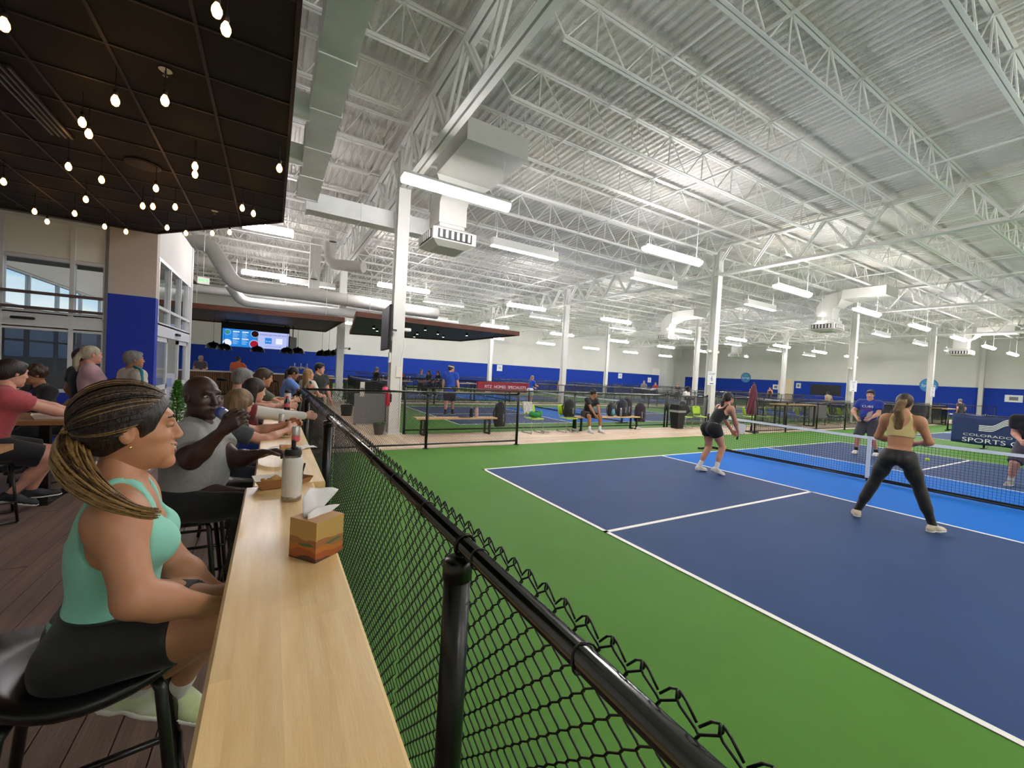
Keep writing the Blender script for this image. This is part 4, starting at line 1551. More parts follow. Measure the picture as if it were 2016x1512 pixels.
can((-3.02, -2.73, CUT + 0.002), 'pink and silver drink can right of the near plate')
can((-3.10, -1.83, CUT + 0.002), 'pink and silver drink can behind the loaded plate')
sb = thing('soda_bottle', 'dark cola bottle with red and white label on the counter', 'bottle', (-3.03, -0.78, CUT + 0.002))
COLA = mat('cola_dark', '140807', 0.12, spec=0.7)
MB().lathe([(0.026, 0), (0.032, 0.008), (0.032, 0.06), (0.029, 0.08), (0.032, 0.10), (0.032, 0.13), (0.022, 0.165), (0.013, 0.19), (0.013, 0.198)], 24).build('body', COLA, sb, smooth=True)
MB().lathe([(0.0325, 0.085), (0.033, 0.09), (0.033, 0.128), (0.0325, 0.13)], 24).build('wrap_label', mat('label_pink_red', 'c05a60', 0.5, vary=0.4, vscale=40), sb, smooth=True)
MB().lathe([(0.0145, 0.195), (0.015, 0.2), (0.015, 0.215), (0.012, 0.217)], 18).build('cap', mat('cap_red', 'b3202a', 0.4), sb)
cup = thing('plastic_cup', 'clear plastic cup with dark drink beside the cola bottle', 'cup', (-3.11, -0.85, CUT + 0.002))
MB().lathe([(0.028, 0), (0.040, 0.11)], 22, cap=False).build('cup_wall', glass_mat('clear_plastic', (0.9, 0.9, 0.9), 0.3), cup, smooth=True)
MB().lathe([(0.027, 0.004), (0.035, 0.07)], 22).build('drink', COLA, cup, smooth=True)

# ---- plates and paper trays with food
PAPER = mat('paper_white', 'e9e4da', 0.75)
KRAFT = mat('kraft_paper', '9a6d43', 0.8, vary=0.1)
FRY = mat('fried_food', 'b98a3c', 0.7, vary=0.35, vscale=40, bump=0.5, bscale=60)
GREENF = mat('green_topping', '7a7f2f', 0.7, vary=0.3, vscale=40)
lump_cache = {}


def lump(seed, r):
    if seed not in lump_cache:
        rr = random.Random(seed)
        bm = bmesh.new()
        bmesh.ops.create_icosphere(bm, subdivisions=2, radius=1.0)
        for v in bm.verts:
            n = 1 + 0.22 * math.sin(v.co.x * 5 + seed) * math.cos(v.co.y * 4 - seed) + rr.uniform(-0.08, 0.08)
            v.co *= n
            v.co.z *= 0.65
        me = bpy.data.meshes.new('food_piece')
        bm.to_mesh(me)
        bm.free()
        me.polygons.foreach_set('use_smooth', [True] * len(me.polygons))
        me.materials.append(FRY)
        lump_cache[seed] = me
    return lump_cache[seed]


def foods(cx, cy, z, n, rad, seed, label):
    rr = random.Random(seed)
    for i in range(n):
        a, q = rr.uniform(0, 2 * PI), rad * math.sqrt(rr.random())
        o = link('fried_morsel', lump(i % 4, 1), None, (cx + q * math.cos(a), cy + q * math.sin(a), z + rr.uniform(0.008, 0.024)), (rr.uniform(-.4, .4), rr.uniform(-.4, .4), rr.uniform(0, 6)))
        s = rr.uniform(0.012, 0.02)
        o.scale = (s, s, s)
        tag(o, label, 'food', label)


def paper_tray(loc, rz, label):
    t = thing('paper_tray', label, 'food tray', loc, rz, 'paper food trays')
    a, b_, h = (0.055, 0.04), (0.085, 0.065), 0.05
    lo = [(-a[0], -a[1], 0.002), (a[0], -a[1], 0.002), (a[0], a[1], 0.002), (-a[0], a[1], 0.002)]
    hi = [(-b_[0], -b_[1], h), (b_[0], -b_[1], h), (b_[0], b_[1], h), (-b_[0], b_[1], h)]
    MB().loft([lo, hi], cap=False).build('tray_wall', KRAFT, t)
    lo2 = [(x * 0.985, y * 0.985, z + 0.001) for x, y, z in lo]
    hi2 = [(x * 0.985, y * 0.985, z) for x, y, z in hi]
    MB().loft([lo2, hi2], cap=False).build('tray_liner', PAPER, t)
    MB().add(lo, [(0, 1, 2, 3)]).build('tray_floor', KRAFT, t)
    return t


paper_tray((-3.175, -4.03, CUT + 0.002), 0.15, 'white lined kraft paper tray of fried food behind the white bottle')
foods(-3.175, -4.03, CUT + 0.018, 14, 0.045, 5, 'golden fried piece in the near paper tray')
kn = MB().tube([(0, 0, 0), (0.0, 0.03, 0.045), (0.01, 0.055, 0.085)], [0.004, 0.003, 0.005], 6).build('plastic_fork', BLACK_MATTE, None, loc=(-3.045, -4.02, CUT + 0.012))
tag(kn, 'black plastic fork leaning out behind the white bottle', 'fork')
sc = thing('sauce_boat', 'small brown paper sauce boat right of the white bottle', 'food tray', (-3.045, -3.99, CUT + 0.002), 0.8)
MB().loft([[(-.03, -.02, 0.001), (.03, -.02, 0.001), (.03, .02, 0.001), (-.03, .02, 0.001)], [(-.045, -.03, .03), (.045, -.03, .03), (.045, .03, .03), (-.045, .03, .03)]], cap=False).build('tray_wall', KRAFT, sc)


def plate(loc, label, r=0.11):
    t = thing('paper_plate', label, 'plate', loc, 0, 'paper plates')
    MB().lathe([(r * 0.66, 0.0), (r * 0.7, 0.003), (r * 0.78, 0.012), (r, 0.018), (r, 0.0195), (r * 0.77, 0.014), (r * 0.7, 0.005), (0.002, 0.004)], 36).build('dish', PAPER, t, smooth=True)
    return t


plate((-3.115, -2.47, CUT + 0.002), 'round paper plate heaped with fried food')
foods(-3.115, -2.47, CUT + 0.012, 26, 0.075, 9, 'golden fried piece on the heaped plate')
plate((-3.09, -3.1, CUT + 0.002), 'empty paper plate with a sandwich wedge in front of the bald man')
wd = MB().prism([(-0.045, -0.03), (0.045, -0.03), (0.0, 0.045)], 0, 0.03).build('sandwich_wedge', mat('toast', 'b08148', 0.8, vary=0.2, vscale=30), None, loc=(-3.11, -3.1, CUT + 0.012), rot=(0, 0, 0.6))
tag(wd, 'toasted sandwich wedge on the plate before the bald man', 'sandwich')
plate((-3.08, -1.25, CUT + 0.002), 'paper plate beyond the far can')
foods(-3.08, -1.25, CUT + 0.012, 9, 0.05, 12, 'golden fried piece on the plate beyond the far can')
np_ = MB()
nv = [(u * 0.07, v * 0.07, 0.004 * math.sin(u * 3 + v * 5) + 0.005) for u in (-1, -.3, .3, 1) for v in (-1, -.3, .3, 1)]
np_.add(nv, [(i * 4 + j, i * 4 + j + 1, i * 4 + j + 5, i * 4 + j + 4) for i in range(3) for j in range(3)])
o = np_.build('paper_napkin', PAPER, None, smooth=True, loc=(-2.985, -3.0, CUT + 0.003), rot=(0, 0, 0.5))
o.modifiers.new('t', 'SOLIDIFY').thickness = 0.001
tag(o, 'white paper napkin poking over the counter edge by the fence', 'napkin')
pb = thing('paddle_bag', 'slim black bag lying across the counter near the far can', 'bag', (-3.0, -1.55, CUT + 0.004), 0.25)
MB().rbox(-0.11, 0.12, -0.05, 0.05, 0, 0.03, 0.03, 4).build('pouch', BLACK_MATTE, pb)
MB().tube([(-0.08, 0.0, 0.03), (0.0, 0.01, 0.04), (0.09, 0.0, 0.03)], 0.004, 6).build('handle', BLACK_MATTE, pb)
# napkin tent far along the counter
nk = MB().prism([(-0.05, 0), (0.05, 0), (0.0, 0.12)], -0.05, 0.05).build('napkin_tent', PAPER, None, loc=(-3.15, -0.45, CUT + 0.002), rot=(PI / 2, 0, 0.7))
tag(nk, 'white folded napkin standing like a tent on the counter', 'napkin')
# ================================================================== people: smooth blended volumes turned into one surface
def _v(p):
    return np.asarray(p, dtype=np.float64)


def nrm(v):
    v = _v(v)
    return v / max(1e-9, np.linalg.norm(v))


class Vol:
    """list of soft primitives; polygonise() turns them into a closed surface (naive surface nets)"""

    def __init__(self):
        self.p = []

    def rc(self, a, b, ra, rb, k=0.03, cut=None, sub=False):
        self.p.append(('rc', _v(a), _v(b), ra, rb, k, cut, sub))
        return self

    def ell(self, c, r, F=None, k=0.03, cut=None, sub=False):
        F = np.eye(3) if F is None else F
        self.p.append(('el', _v(c), _v(r), F, None, k, cut, sub))
        return self

    def bounds(self, pad):
        lo, hi = np.full(3, 1e9), np.full(3, -1e9)
        for q in self.p:
            if q[7]:
                continue
            if q[0] == 'rc':
                m = max(q[3], q[4])
                lo = np.minimum(lo, np.minimum(q[1], q[2]) - m)
                hi = np.maximum(hi, np.maximum(q[1], q[2]) + m)
            else:
                e = np.abs(q[3].T) @ q[2]
                lo = np.minimum(lo, q[1] - e)
                hi = np.maximum(hi, q[1] + e)
        return lo - pad, hi + pad

    def field(self, lo, n, h, infl):
        D = np.full(n, 0.5, dtype=np.float32)
        ax = [lo[i] + h * np.arange(n[i]) for i in range(3)]
        for kind, A, B, C, E_, k, cut, sub in self.p:
            if kind == 'rc':
                m = max(C, E_)
                l, u = np.minimum(A, B) - m, np.maximum(A, B) + m
            else:
                e = np.abs(C.T) @ B
                l, u = A - e, A + e
            pad = infl + k + 2.5 * h
            i0 = np.clip(((l - pad - lo) / h).astype(int), 0, None)
            i1 = np.minimum(((u + pad - lo) / h).astype(int) + 2, n)
            if np.any(i1 <= i0):
                continue
            X = ax[0][i0[0]:i1[0]][:, None, None]
            Y = ax[1][i0[1]:i1[1]][None, :, None]
            Z = ax[2][i0[2]:i1[2]][None, None, :]
            if kind == 'rc':
                d = B - A
                L2 = max(1e-9, float(d @ d))
                px, py, pz = X - A[0], Y - A[1], Z - A[2]
                t = np.clip((px * d[0] + py * d[1] + pz * d[2]) / L2, 0, 1)
                g = np.sqrt((px - t * d[0]) ** 2 + (py - t * d[1]) ** 2 + (pz - t * d[2]) ** 2) - (C + (E_ - C) * t)
            else:
                px, py, pz = X - A[0], Y - A[1], Z - A[2]
                q = [C[i, 0] * px + C[i, 1] * py + C[i, 2] * pz for i in range(3)]
                k0 = np.sqrt((q[0] / B[0]) ** 2 + (q[1] / B[1]) ** 2 + (q[2] / B[2]) ** 2)
                k1 = np.sqrt((q[0] / B[0] ** 2) ** 2 + (q[1] / B[1] ** 2) ** 2 + (q[2] / B[2] ** 2) ** 2)
                g = k0 * (k0 - 1.0) / np.maximum(k1, 1e-6)
            if not sub:
                g = g - infl
            if cut is not None:
                for cq, cn in cut:
                    g = np.maximum(g, (X - cq[0]) * cn[0] + (Y - cq[1]) * cn[1] + (Z - cq[2]) * cn[2])
            S = D[i0[0]:i1[0], i0[1]:i1[1], i0[2]:i1[2]]
            if sub:
                hh = np.maximum(k - np.abs(S + g), 0) / max(k, 1e-6)
                S[...] = np.maximum(S, -g) + hh * hh * k * 0.25
            else:
                hh = np.maximum(k - np.abs(S - g), 0) / max(k, 1e-6)
                S[...] = np.minimum(S, g) - hh * hh * k * 0.25
        return D, ax

    def mesh(self, h, infl=0.0, clips=(), ripple=None):
        lo, hi = self.bounds(infl + 0.05)
        n = np.maximum(((hi - lo) / h).astype(int) + 2, 4)
        D, ax = self.field(lo, n, h, infl)
        if ripple is not None:
            D = D + ripple(ax[0][:, None, None], ax[1][None, :, None], ax[2][None, None, :])
        for cq, cn in clips:
            cq, cn = _v(cq), nrm(cn)
            D = np.maximum(D, (ax[0][:, None, None] - cq[0]) * cn[0] + (ax[1][None, :, None] - cq[1]) * cn[1] + (ax[2][None, None, :] - cq[2]) * cn[2])
        return surface_nets(D, lo, h)


def surface_nets(D, lo, h):
    neg = D < 0
    n = D.shape
    c = neg[:-1, :-1, :-1].astype(np.int8)
    tot = np.zeros_like(c)
    for dx in (0, 1):
        for dy in (0, 1):
            for dz in (0, 1):
                tot += neg[dx:n[0] - 1 + dx, dy:n[1] - 1 + dy, dz:n[2] - 1 + dz]
    act = (tot > 0) & (tot < 8)
    idx = np.argwhere(act)
    if len(idx) == 0:
        return np.zeros((0, 3)), np.zeros((0, 4), int)
    vid = np.full(act.shape, -1, dtype=np.int64)
    vid[act] = np.arange(len(idx))
    acc = np.zeros((len(idx), 3))
    cnt = np.zeros(len(idx))
    cor = [(x, y, z) for x in (0, 1) for y in (0, 1) for z in (0, 1)]
    vals = {q: D[idx[:, 0] + q[0], idx[:, 1] + q[1], idx[:, 2] + q[2]].astype(np.float64) for q in cor}
    for q in cor:
        for a in range(3):
            if q[a] == 0:
                r = list(q)
                r[a] = 1
                r = tuple(r)
                va, vb = vals[q], vals[r]
                m = (va < 0) != (vb < 0)
                t = np.where(m, va / np.where(m, va - vb, 1), 0)
                p = np.tile(np.array(q, float), (len(idx), 1))
                p[:, a] += t
                acc[m] += p[m]
                cnt[m] += 1
    V = lo + h * (idx + acc / np.maximum(cnt, 1)[:, None])
    F = []
    for a in range(3):
        b, cc = (a + 1) % 3, (a + 2) % 3
        s0 = [slice(None)] * 3
        s1 = [slice(None)] * 3
        s0[a] = slice(0, n[a] - 1)
        s1[a] = slice(1, n[a])
        ch = neg[tuple(s0)] != neg[tuple(s1)]
        e = np.argwhere(ch)
        ok = (e[:, b] > 0) & (e[:, cc] > 0) & (e[:, b] < n[b] - 1) & (e[:, cc] < n[cc] - 1)
        e = e[ok]
        if len(e) == 0:
            continue
        inside_first = neg[e[:, 0], e[:, 1], e[:, 2]]

        def cell(db, dc):
            q = e.copy()
            q[:, b] -= db
            q[:, cc] -= dc
            return vid[q[:, 0], q[:, 1], q[:, 2]]
        quad = np.stack([cell(1, 1), cell(0, 1), cell(0, 0), cell(1, 0)], 1)
        quad[~inside_first] = quad[~inside_first][:, ::-1]
        F.append(quad)
    F = np.concatenate(F)
    return V, F[(F >= 0).all(1)]


def np_mesh(name, parts, mats, origin):
    """parts: list of (V, F, material index)"""
    V, F, M, off = [], [], [], 0
    for v, f, mi in parts:
        if len(v) == 0:
            continue
        V.append(v - origin)
        F.append(f + off)
        M += [mi] * len(f)
        off += len(v)
    V = np.concatenate(V)
    F = np.concatenate(F)
    me = bpy.data.meshes.new(name)
    me.vertices.add(len(V))
    me.vertices.foreach_set('co', V.astype(np.float32).ravel())
    me.loops.add(F.size)
    me.loops.foreach_set('vertex_index', F.astype(np.int32).ravel())
    me.polygons.add(len(F))
    me.polygons.foreach_set('loop_start', np.arange(0, F.size, 4, dtype=np.int32))
    me.polygons.foreach_set('loop_total', np.full(len(F), 4, dtype=np.int32))
    me.polygons.foreach_set('material_index', np.array(M, dtype=np.int32))
    me.polygons.foreach_set('use_smooth', np.ones(len(F), dtype=bool))
    for m in mats:
        me.materials.append(m)
    me.update(calc_edges=True)
    me.validate()
    return me


def ik(root, target, l1, l2, pole):
    root, target = _v(root), _v(target)
    d = target - root
    L = np.linalg.norm(d)
    mx = (l1 + l2) * 0.998
    if L > mx:
        target = root + d / L * mx
        d = target - root
        L = mx
    u = d / max(L, 1e-6)
    a = (l1 * l1 - l2 * l2 + L * L) / (2 * L)
    hgt = math.sqrt(max(0.0, l1 * l1 - a * a))
    p = _v(pole) - u * float(_v(pole) @ u)
    p = nrm(p) if np.linalg.norm(p) > 1e-6 else np.array([0, 0, 1.0])
    return root + u * a + p * hgt, target


def frame(yaw, pitch=0.0, roll=0.0):
    """rows: forward, left, up. pitch > 0 leans forward / looks down, roll > 0 tilts to the left"""
    cy, sy = math.cos(yaw), math.sin(yaw)
    f = np.array([cy, sy, 0.0])
    l = np.array([-sy, cy, 0.0])
    u = np.array([0, 0, 1.0])
    f, u = f * math.cos(pitch) - u * math.sin(pitch), u * math.cos(pitch) + f * math.sin(pitch)
    l, u = l * math.cos(roll) - u * math.sin(roll), u * math.cos(roll) + l * math.sin(roll)
    return np.stack([f, l, u])


def hand_vol(V, wrist, d, pn, side, s=1.0, curl=0.5, fat=1.0, spread=0.10, thumb=0.6):
    """palm, four fingers of different lengths and a thumb. d: pointing direction, pn: palm normal, side: +1 when the thumb lies on cross(d, pn)"""
    d, pn = nrm(d), nrm(_v(pn) - nrm(d) * float(_v(pn) @ nrm(d)))
    t = np.cross(d, pn) * side
    W_ = _v(wrist)
    ro = 0.0105 * s * fat
    offs = [0.030, 0.010, -0.010, -0.028]
    lens = [0.070, 0.078, 0.072, 0.056]
    plen = [0.088, 0.092, 0.088, 0.080]
    for o, L, pl in zip(offs, lens, plen):
        k = W_ + d * pl * s + t * o * s
        V.rc(W_ + t * o * 0.55 * s + d * 0.012 * s, k, 0.015 * s, 0.0125 * s, 0.016)
        dirn = nrm(d + t * o * spread * 30 * 0.3)
        p = k
        ang = 0.0
        for seg, (fr, rr) in enumerate(((0.45, 1.0), (0.30, 0.9), (0.25, 0.8))):
            ang += curl * (0.75 if seg == 0 else 1.0)
            dd = dirn * math.cos(ang) + pn * math.sin(ang)
            q = p + dd * L * fr * s
            V.rc(p, q, ro * rr, ro * rr * 0.93, 0.004)
            p = q
    p = W_ + d * 0.025 * s + t * 0.024 * s
    a = nrm(d * 0.75 + t * 0.75 + pn * 0.25)
    q = p + a * 0.042 * s
    V.rc(p, q, 0.015 * s, 0.0125 * s, 0.012)
    a2 = nrm(d * 0.9 + t * (0.55 - thumb * 0.6) + pn * (0.15 + thumb * 0.6))
    r = q + a2 * 0.032 * s
    V.rc(q, r, 0.0115 * s * fat, 0.0105 * s * fat, 0.004)
    a3 = nrm(d * 0.9 + t * (0.3 - thumb * 0.8) + pn * (0.2 + thumb * 0.6))
    V.rc(r, r + a3 * 0.026 * s, 0.0105 * s * fat, 0.009 * s * fat, 0.004)


def head_vol(V, c, F, s=1.0, male=True, fat=0.0, chin=1.0):
    def P_(f, l, u):
        return c + (F[0] * f + F[1] * l + F[2] * u) * s
    j = 1.06 if male else 0.97
    V.ell(P_(-0.012, 0, 0.030), np.array([0.097, 0.077, 0.088]) * s, F, 0.02)
    V.ell(P_(0.030, 0, -0.030), np.array([0.064, 0.061 + fat * 0.01, 0.086]) * s, F, 0.03)
    V.ell(P_(0.038, 0, -0.080), np.array([0.053, 0.049 * j + fat * 0.012, 0.036]) * s, F, 0.025)
    V.ell(P_(0.079, 0, -0.105), np.array([0.022, 0.024 * j, 0.019]) * s * chin, F, 0.022)
    for q in (-1, 1):
        V.ell(P_(0.058, q * 0.040, -0.022), np.array([0.028, 0.022, 0.022]) * s, F, 0.02)
        V.ell(P_(0.060, q * 0.034, -0.062), np.array([0.024, 0.02 + fat * 0.006, 0.024]) * s, F, 0.02)
    V.rc(P_(0.080, -0.034, 0.032), P_(0.080, 0.034, 0.032), 0.015 * s, 0.015 * s, 0.02)
    for q in (-1, 1):
        V.ell(P_(0.099, q * 0.031, 0.010), np.array([0.015, 0.017, 0.0105]) * s, F, 0.012, sub=True)
    V.rc(P_(0.091, 0, 0.018), P_(0.112 if male else 0.1085, 0, -0.026 if male else -0.024), 0.0075 * s, 0.0115 * s * (1.1 if male else 0.92), 0.012)
    for q in (-1, 1):
        V.ell(P_(0.100, q * 0.011, -0.030), np.array([0.012, 0.0085, 0.008]) * s, F, 0.007)
    V.ell(P_(0.087, 0, -0.060), np.array([0.014, 0.024, 0.018]) * s, F, 0.016)
    V.rc(P_(0.100, -0.016, -0.0585), P_(0.100, 0.016, -0.0585), 0.0030 * s, 0.0030 * s, 0.004, sub=True)
    for q in (-1, 1):
        V.ell(P_(-0.004, q * 0.079, -0.006), np.array([0.0175, 0.008, 0.029]) * s, F, 0.005)
        V.ell(P_(0.002, q * 0.089, -0.003), np.array([0.009, 0.0075, 0.015]) * s, F, 0.006, sub=True)
    return P_


HAIRM = {}


def hair_mat(name, col, col2, glossy=0.45):
    return mat('hair_' + name, col, glossy, vary=0.5, vscale=16, stretch=(1, 1, 0.25), bump=0.7, bscale=120, col2=col2)


def cloth_mat(name, col, vary=0.07, rough=0.85, vscale=6, bump=0.4, bscale=9, **kw):
    return mat('cloth_' + name, col, rough, vary=vary, vscale=vscale, bump=bump, bscale=bscale, sheen=0.15, **kw)


SKIN = {
    'fair': mat('skin_fair', 'c68f76', 0.5, vary=0.05, vscale=12, bump=0.05, bscale=300, sss=0.05),
    'tan': mat('skin_tan', 'b5805f', 0.5, vary=0.05, vscale=12, sss=0.05),
    'warm': mat('skin_warm', '9c6b4c', 0.5, vary=0.05, vscale=12, sss=0.05),
    'deep': mat('skin_deep', '3e261e', 0.42, vary=0.10, vscale=10, sss=0.03),
    'pink': mat('skin_pink', 'cc9580', 0.5, vary=0.05, vscale=12, sss=0.05),
}
EYEW = mat('eye_white', 'bdb4aa', 0.3)
EYED = mat('eye_iris', '1d120c', 0.2)
LIPS = {'fair': mat('lip_rose', 'a8605a', 0.45), 'tan': mat('lip_tan', '8f5648', 0.45), 'warm': mat('lip_warm', '7d4a3c', 0.45),
        'deep': mat('lip_deep', '3a211d', 0.4), 'pink': mat('lip_pink', 'ab6a60', 0.45)}
WHITE_SHOE = mat('shoe_white', 'd8d4cf', 0.6, vary=0.06)
SOLE = mat('shoe_sole', 'e2dfda', 0.6)


def person(label, root, yaw, H=1.72, male=True, skin='fair', hips=None, lean=0.0, twist=0.0, side=0.0, slouch=0.0,
           head_yaw=0.0, head_pitch=0.0, head_roll=0.0, head_s=1.0, build=1.0, belly=0.0,
           hand_r=None, hand_l=None, pole_r=None, pole_l=None, foot_r=None, foot_l=None, knee_r=None, knee_l=None,
           toe_r=None, toe_l=None, hair=None, hair_m=None, top=None, bottom=None, shoe_m=WHITE_SHOE, sock_m=None,
           curl_r=0.45, curl_l=0.45, palm_r=None, palm_l=None, hdir_r=None, hdir_l=None, h=0.012, hh=0.006, hand_h=0.006, world=False,
           group=None, shoes=True, hands=True, face=True, hw=False, smile=False, spine=None, brow_m=None, collar=None, joints=None):
    """Build a person. Targets are (forward, left, up) in metres from the ground below the pelvis, in the body's facing."""
    s = H / 1.75
    B = frame(yaw)
    G0 = _v((root[0], root[1], root[2] if len(root) > 2 else 0.0))

    def loc(q):
        q = _v(q)
        return q if world else G0 + B.T @ q
    hz = 0.93 * s if hips is None else hips
    pel = G0 + np.array([0, 0, hz])
    FP = frame(yaw, lean * 0.25, side * 0.3)
    FC = frame(yaw + twist, lean, side)
    FM = frame(yaw + twist * .5, lean * (0.7 - slouch), side * 0.7)
    sl = (0.50 if spine is None else spine) * s
    mid = pel + FM[2] * sl * 0.42
    sh = mid + FC[2] * sl * 0.58
    sw = (0.185 if male else 0.160) * s * (0.6 + 0.4 * build)
    hw = (0.088 if male else 0.092) * s
    b = s * build
    neck = sh + FC[2] * 0.055 * s - FC[0] * 0.008 * s
    FHd = frame(yaw + twist + head_yaw, lean * 0.4 + head_pitch, head_roll)
    hs = s * head_s * (1.0 if male else 0.97)
    hc = neck + FC[2] * 0.045 * s + FHd[2] * 0.115 * hs + FHd[0] * 0.018 * hs
    SR, SL = sh - FC[1] * sw, sh + FC[1] * sw
    HR, HL = pel - FP[1] * hw, pel + FP[1] * hw
    ua, fa = 0.285 * s, 0.255 * s
    th, sk = 0.425 * s, 0.42 * s
    hr = loc(hand_r) if hand_r is not None else SR - FC[2] * 0.5 * s + FC[0] * 0.08 * s - FC[1] * 0.06
    hl = loc(hand_l) if hand_l is not None else SL - FC[2] * 0.5 * s + FC[0] * 0.08 * s + FC[1] * 0.06
    pr = B.T @ _v(pole_r) if pole_r is not None else -FC[0] * 1.0 - FC[1] * 0.6 - FC[2] * 0.3
    pl = B.T @ _v(pole_l) if pole_l is not None else -FC[0] * 1.0 + FC[1] * 0.6 - FC[2] * 0.3
    ER, WR = ik(SR, hr, ua, fa, pr)
    EL, WL = ik(SL, hl, ua, fa, pl)
    ank = 0.085 * s
    fr = loc(foot_r) if foot_r is not None else HR * np.array([1, 1, 0]) + np.array([0, 0, G0[2] + ank])
    fl_ = loc(foot_l) if foot_l is not None else HL * np.array([1, 1, 0]) + np.array([0, 0, G0[2] + ank])
    kr = B.T @ _v(knee_r) if knee_r is not None else B[0]
    kl = B.T @ _v(knee_l) if knee_l is not None else B[0]
    KR, AR = ik(HR, fr, th, sk, kr)
    KL, AL = ik(HL, fl_, th, sk, kl)
    if joints:
        g = dict(ER=ER, WR=WR, EL=EL, WL=WL, KR=KR, KL=KL, AR=AR, AL=AL)
        g.update({k: _v(v) for k, v in joints.items()})
        ER, WR, EL, WL, KR, KL, AR, AL = (g[k] for k in ('ER', 'WR', 'EL', 'WL', 'KR', 'KL', 'AR', 'AL'))
    TR = nrm(B.T @ _v(toe_r)) if toe_r is not None else B[0]
    TL = nrm(B.T @ _v(toe_l)) if toe_l is not None else B[0]

    def torso(V, k=0.05):
        V.ell(pel + FP[2] * 0.02 * s, np.array([0.105, 0.152 if male else 0.160, 0.115]) * b, FP, k)
        V.ell(mid - FM[2] * 0.01 * s + FM[0] * 0.005, np.array([0.096 if male else 0.088, 0.138 if male else 0.122, 0.14]) * b, FM, k)
        V.ell(mid + FC[2] * sl * 0.30, np.array([0.112 if male else 0.100, 0.160 if male else 0.140, 0.155]) * b, FC, k)
        V.rc(SR + FC[1] * 0.03 * s - FC[2] * 0.02 * s, SL - FC[1] * 0.03 * s - FC[2] * 0.02 * s, 0.060 * b, 0.060 * b, k)
        for q in (-1, 1):
            V.rc(sh + FC[1] * q * sw * 0.6 + FC[2] * 0.005, neck + FC[2] * 0.02 * s + FC[1] * q * 0.02, 0.045 * b, 0.040 * s, 0.04)
            V.ell(pel - FP[0] * 0.062 * s + FP[1] * q * 0.075 * s - FP[2] * 0.03 * s, np.array([0.085, 0.085, 0.095]) * b, FP, 0.04)
            if male:
                V.ell(mid + FC[2] * sl * 0.38 + FC[0] * 0.065 * b + FC[1] * q * 0.07 * b, np.array([0.045, 0.075, 0.06]) * b, FC, 0.04)
            else:
                V.ell(mid + FC[2] * sl * 0.28 + FC[0] * 0.075 * b + FC[1] * q * 0.068 * b, np.array([0.062, 0.062, 0.062]) * b, FC, 0.03)
        if belly:
            V.ell(mid + FM[0] * 0.06 * b - FM[2] * 0.02, np.array([0.09 + 0.05 * belly, 0.13 + 0.03 * belly, 0.14]) * b, FM, 0.06)

    def arm(V, S_, E_, Wr, k=0.03, upto=None, cut_end=None):
        V.rc(S_, E_, 0.055 * b, 0.041 * b, 0.045)
        V.ell(S_ + (E_ - S_) * 0.12, np.array([0.058, 0.058, 0.066]) * b, np.eye(3), 0.04)
        m_ = E_ + (Wr - E_) * 0.30
        V.rc(E_, m_, 0.040 * b, 0.042 * b, k)
        V.rc(m_, Wr, 0.042 * b, 0.0265 * s, k)

    def leg(V, Hh, Kk, Aa, k=0.03):
        V.rc(Hh - (Kk - Hh) * 0.02, Hh + (Kk - Hh) * 0.5, 0.088 * b, 0.076 * b, 0.05)
        V.rc(Hh + (Kk - Hh) * 0.5, Kk, 0.076 * b, 0.055 * b, 0.04)
        back = nrm(np.cross(np.cross(Kk - Hh, Aa - Kk), Aa - Kk)) if np.linalg.norm(np.cross(Kk - Hh, Aa - Kk)) > 1e-3 else -B[0]
        if float(back @ (Hh - Aa)) < 0 and False:
            back = -back
        V.rc(Kk, Aa, 0.050 * b, 0.036 * s, 0.03)
        c1, c2 = Kk + (Aa - Kk) * 0.14, Kk + (Aa - Kk) * 0.50
        dirb = -nrm(np.cross(np.cross(Aa - Kk, Kk - Hh), Aa - Kk)) if np.linalg.norm(np.cross(Aa - Kk, Kk - Hh)) > 2e-2 else -B[0]
        V.rc(c1 + dirb * 0.014 * s, c2 + dirb * 0.018 * s, 0.046 * b, 0.044 * b, 0.05)

    def foot(V, Aa, T_, infl=0.0):
        up = np.array([0, 0, 1.0]) - T_ * T_[2]
        up = nrm(up)
        hd = Aa - up * 0.045 * s - T_ * 0.035 * s
        bl = Aa - up * 0.052 * s + T_ * 0.10 * s
        toe = Aa - up * 0.056 * s + T_ * 0.165 * s
        F3 = np.stack([T_, np.cross(up, T_), up])
        V.ell(hd, np.array([0.042, 0.034, 0.038]) * s + infl, F3, 0.03)
        V.rc(Aa, Aa - up * 0.03 * s + T_ * 0.05 * s, 0.037 * s + infl, 0.034 * s + infl, 0.03)
        V.ell(bl, np.array([0.06, 0.043, 0.030]) * s + infl, F3, 0.04)
        V.ell(toe, np.array([0.038, 0.038, 0.024]) * s + infl, F3, 0.03)
        return Aa - up * (0.083 * s), up

    # ---- body, head, hands: one mesh
    V = Vol()
    torso(V)
    V.rc(neck - FC[2] * 0.05 * s, neck + FC[2] * 0.03 * s, 0.062 * s, 0.053 * s * (1.06 if male else 0.92), 0.04)
    V.rc(neck + FC[2] * 0.02 * s, hc - FHd[2] * 0.05 * hs - FHd[0] * 0.02 * hs, 0.052 * s * (1.08 if male else 0.9), 0.050 * s * (1.06 if male else 0.9), 0.03)
    arm(V, SR, ER, WR)
    arm(V, SL, EL, WL)
    leg(V, HR, KR, AR)
    leg(V, HL, KL, AL)
    if not shoes:
        foot(V, AR, TR)
        foot(V, AL, TL)
    parts = [(*V.mesh(h), 0)]
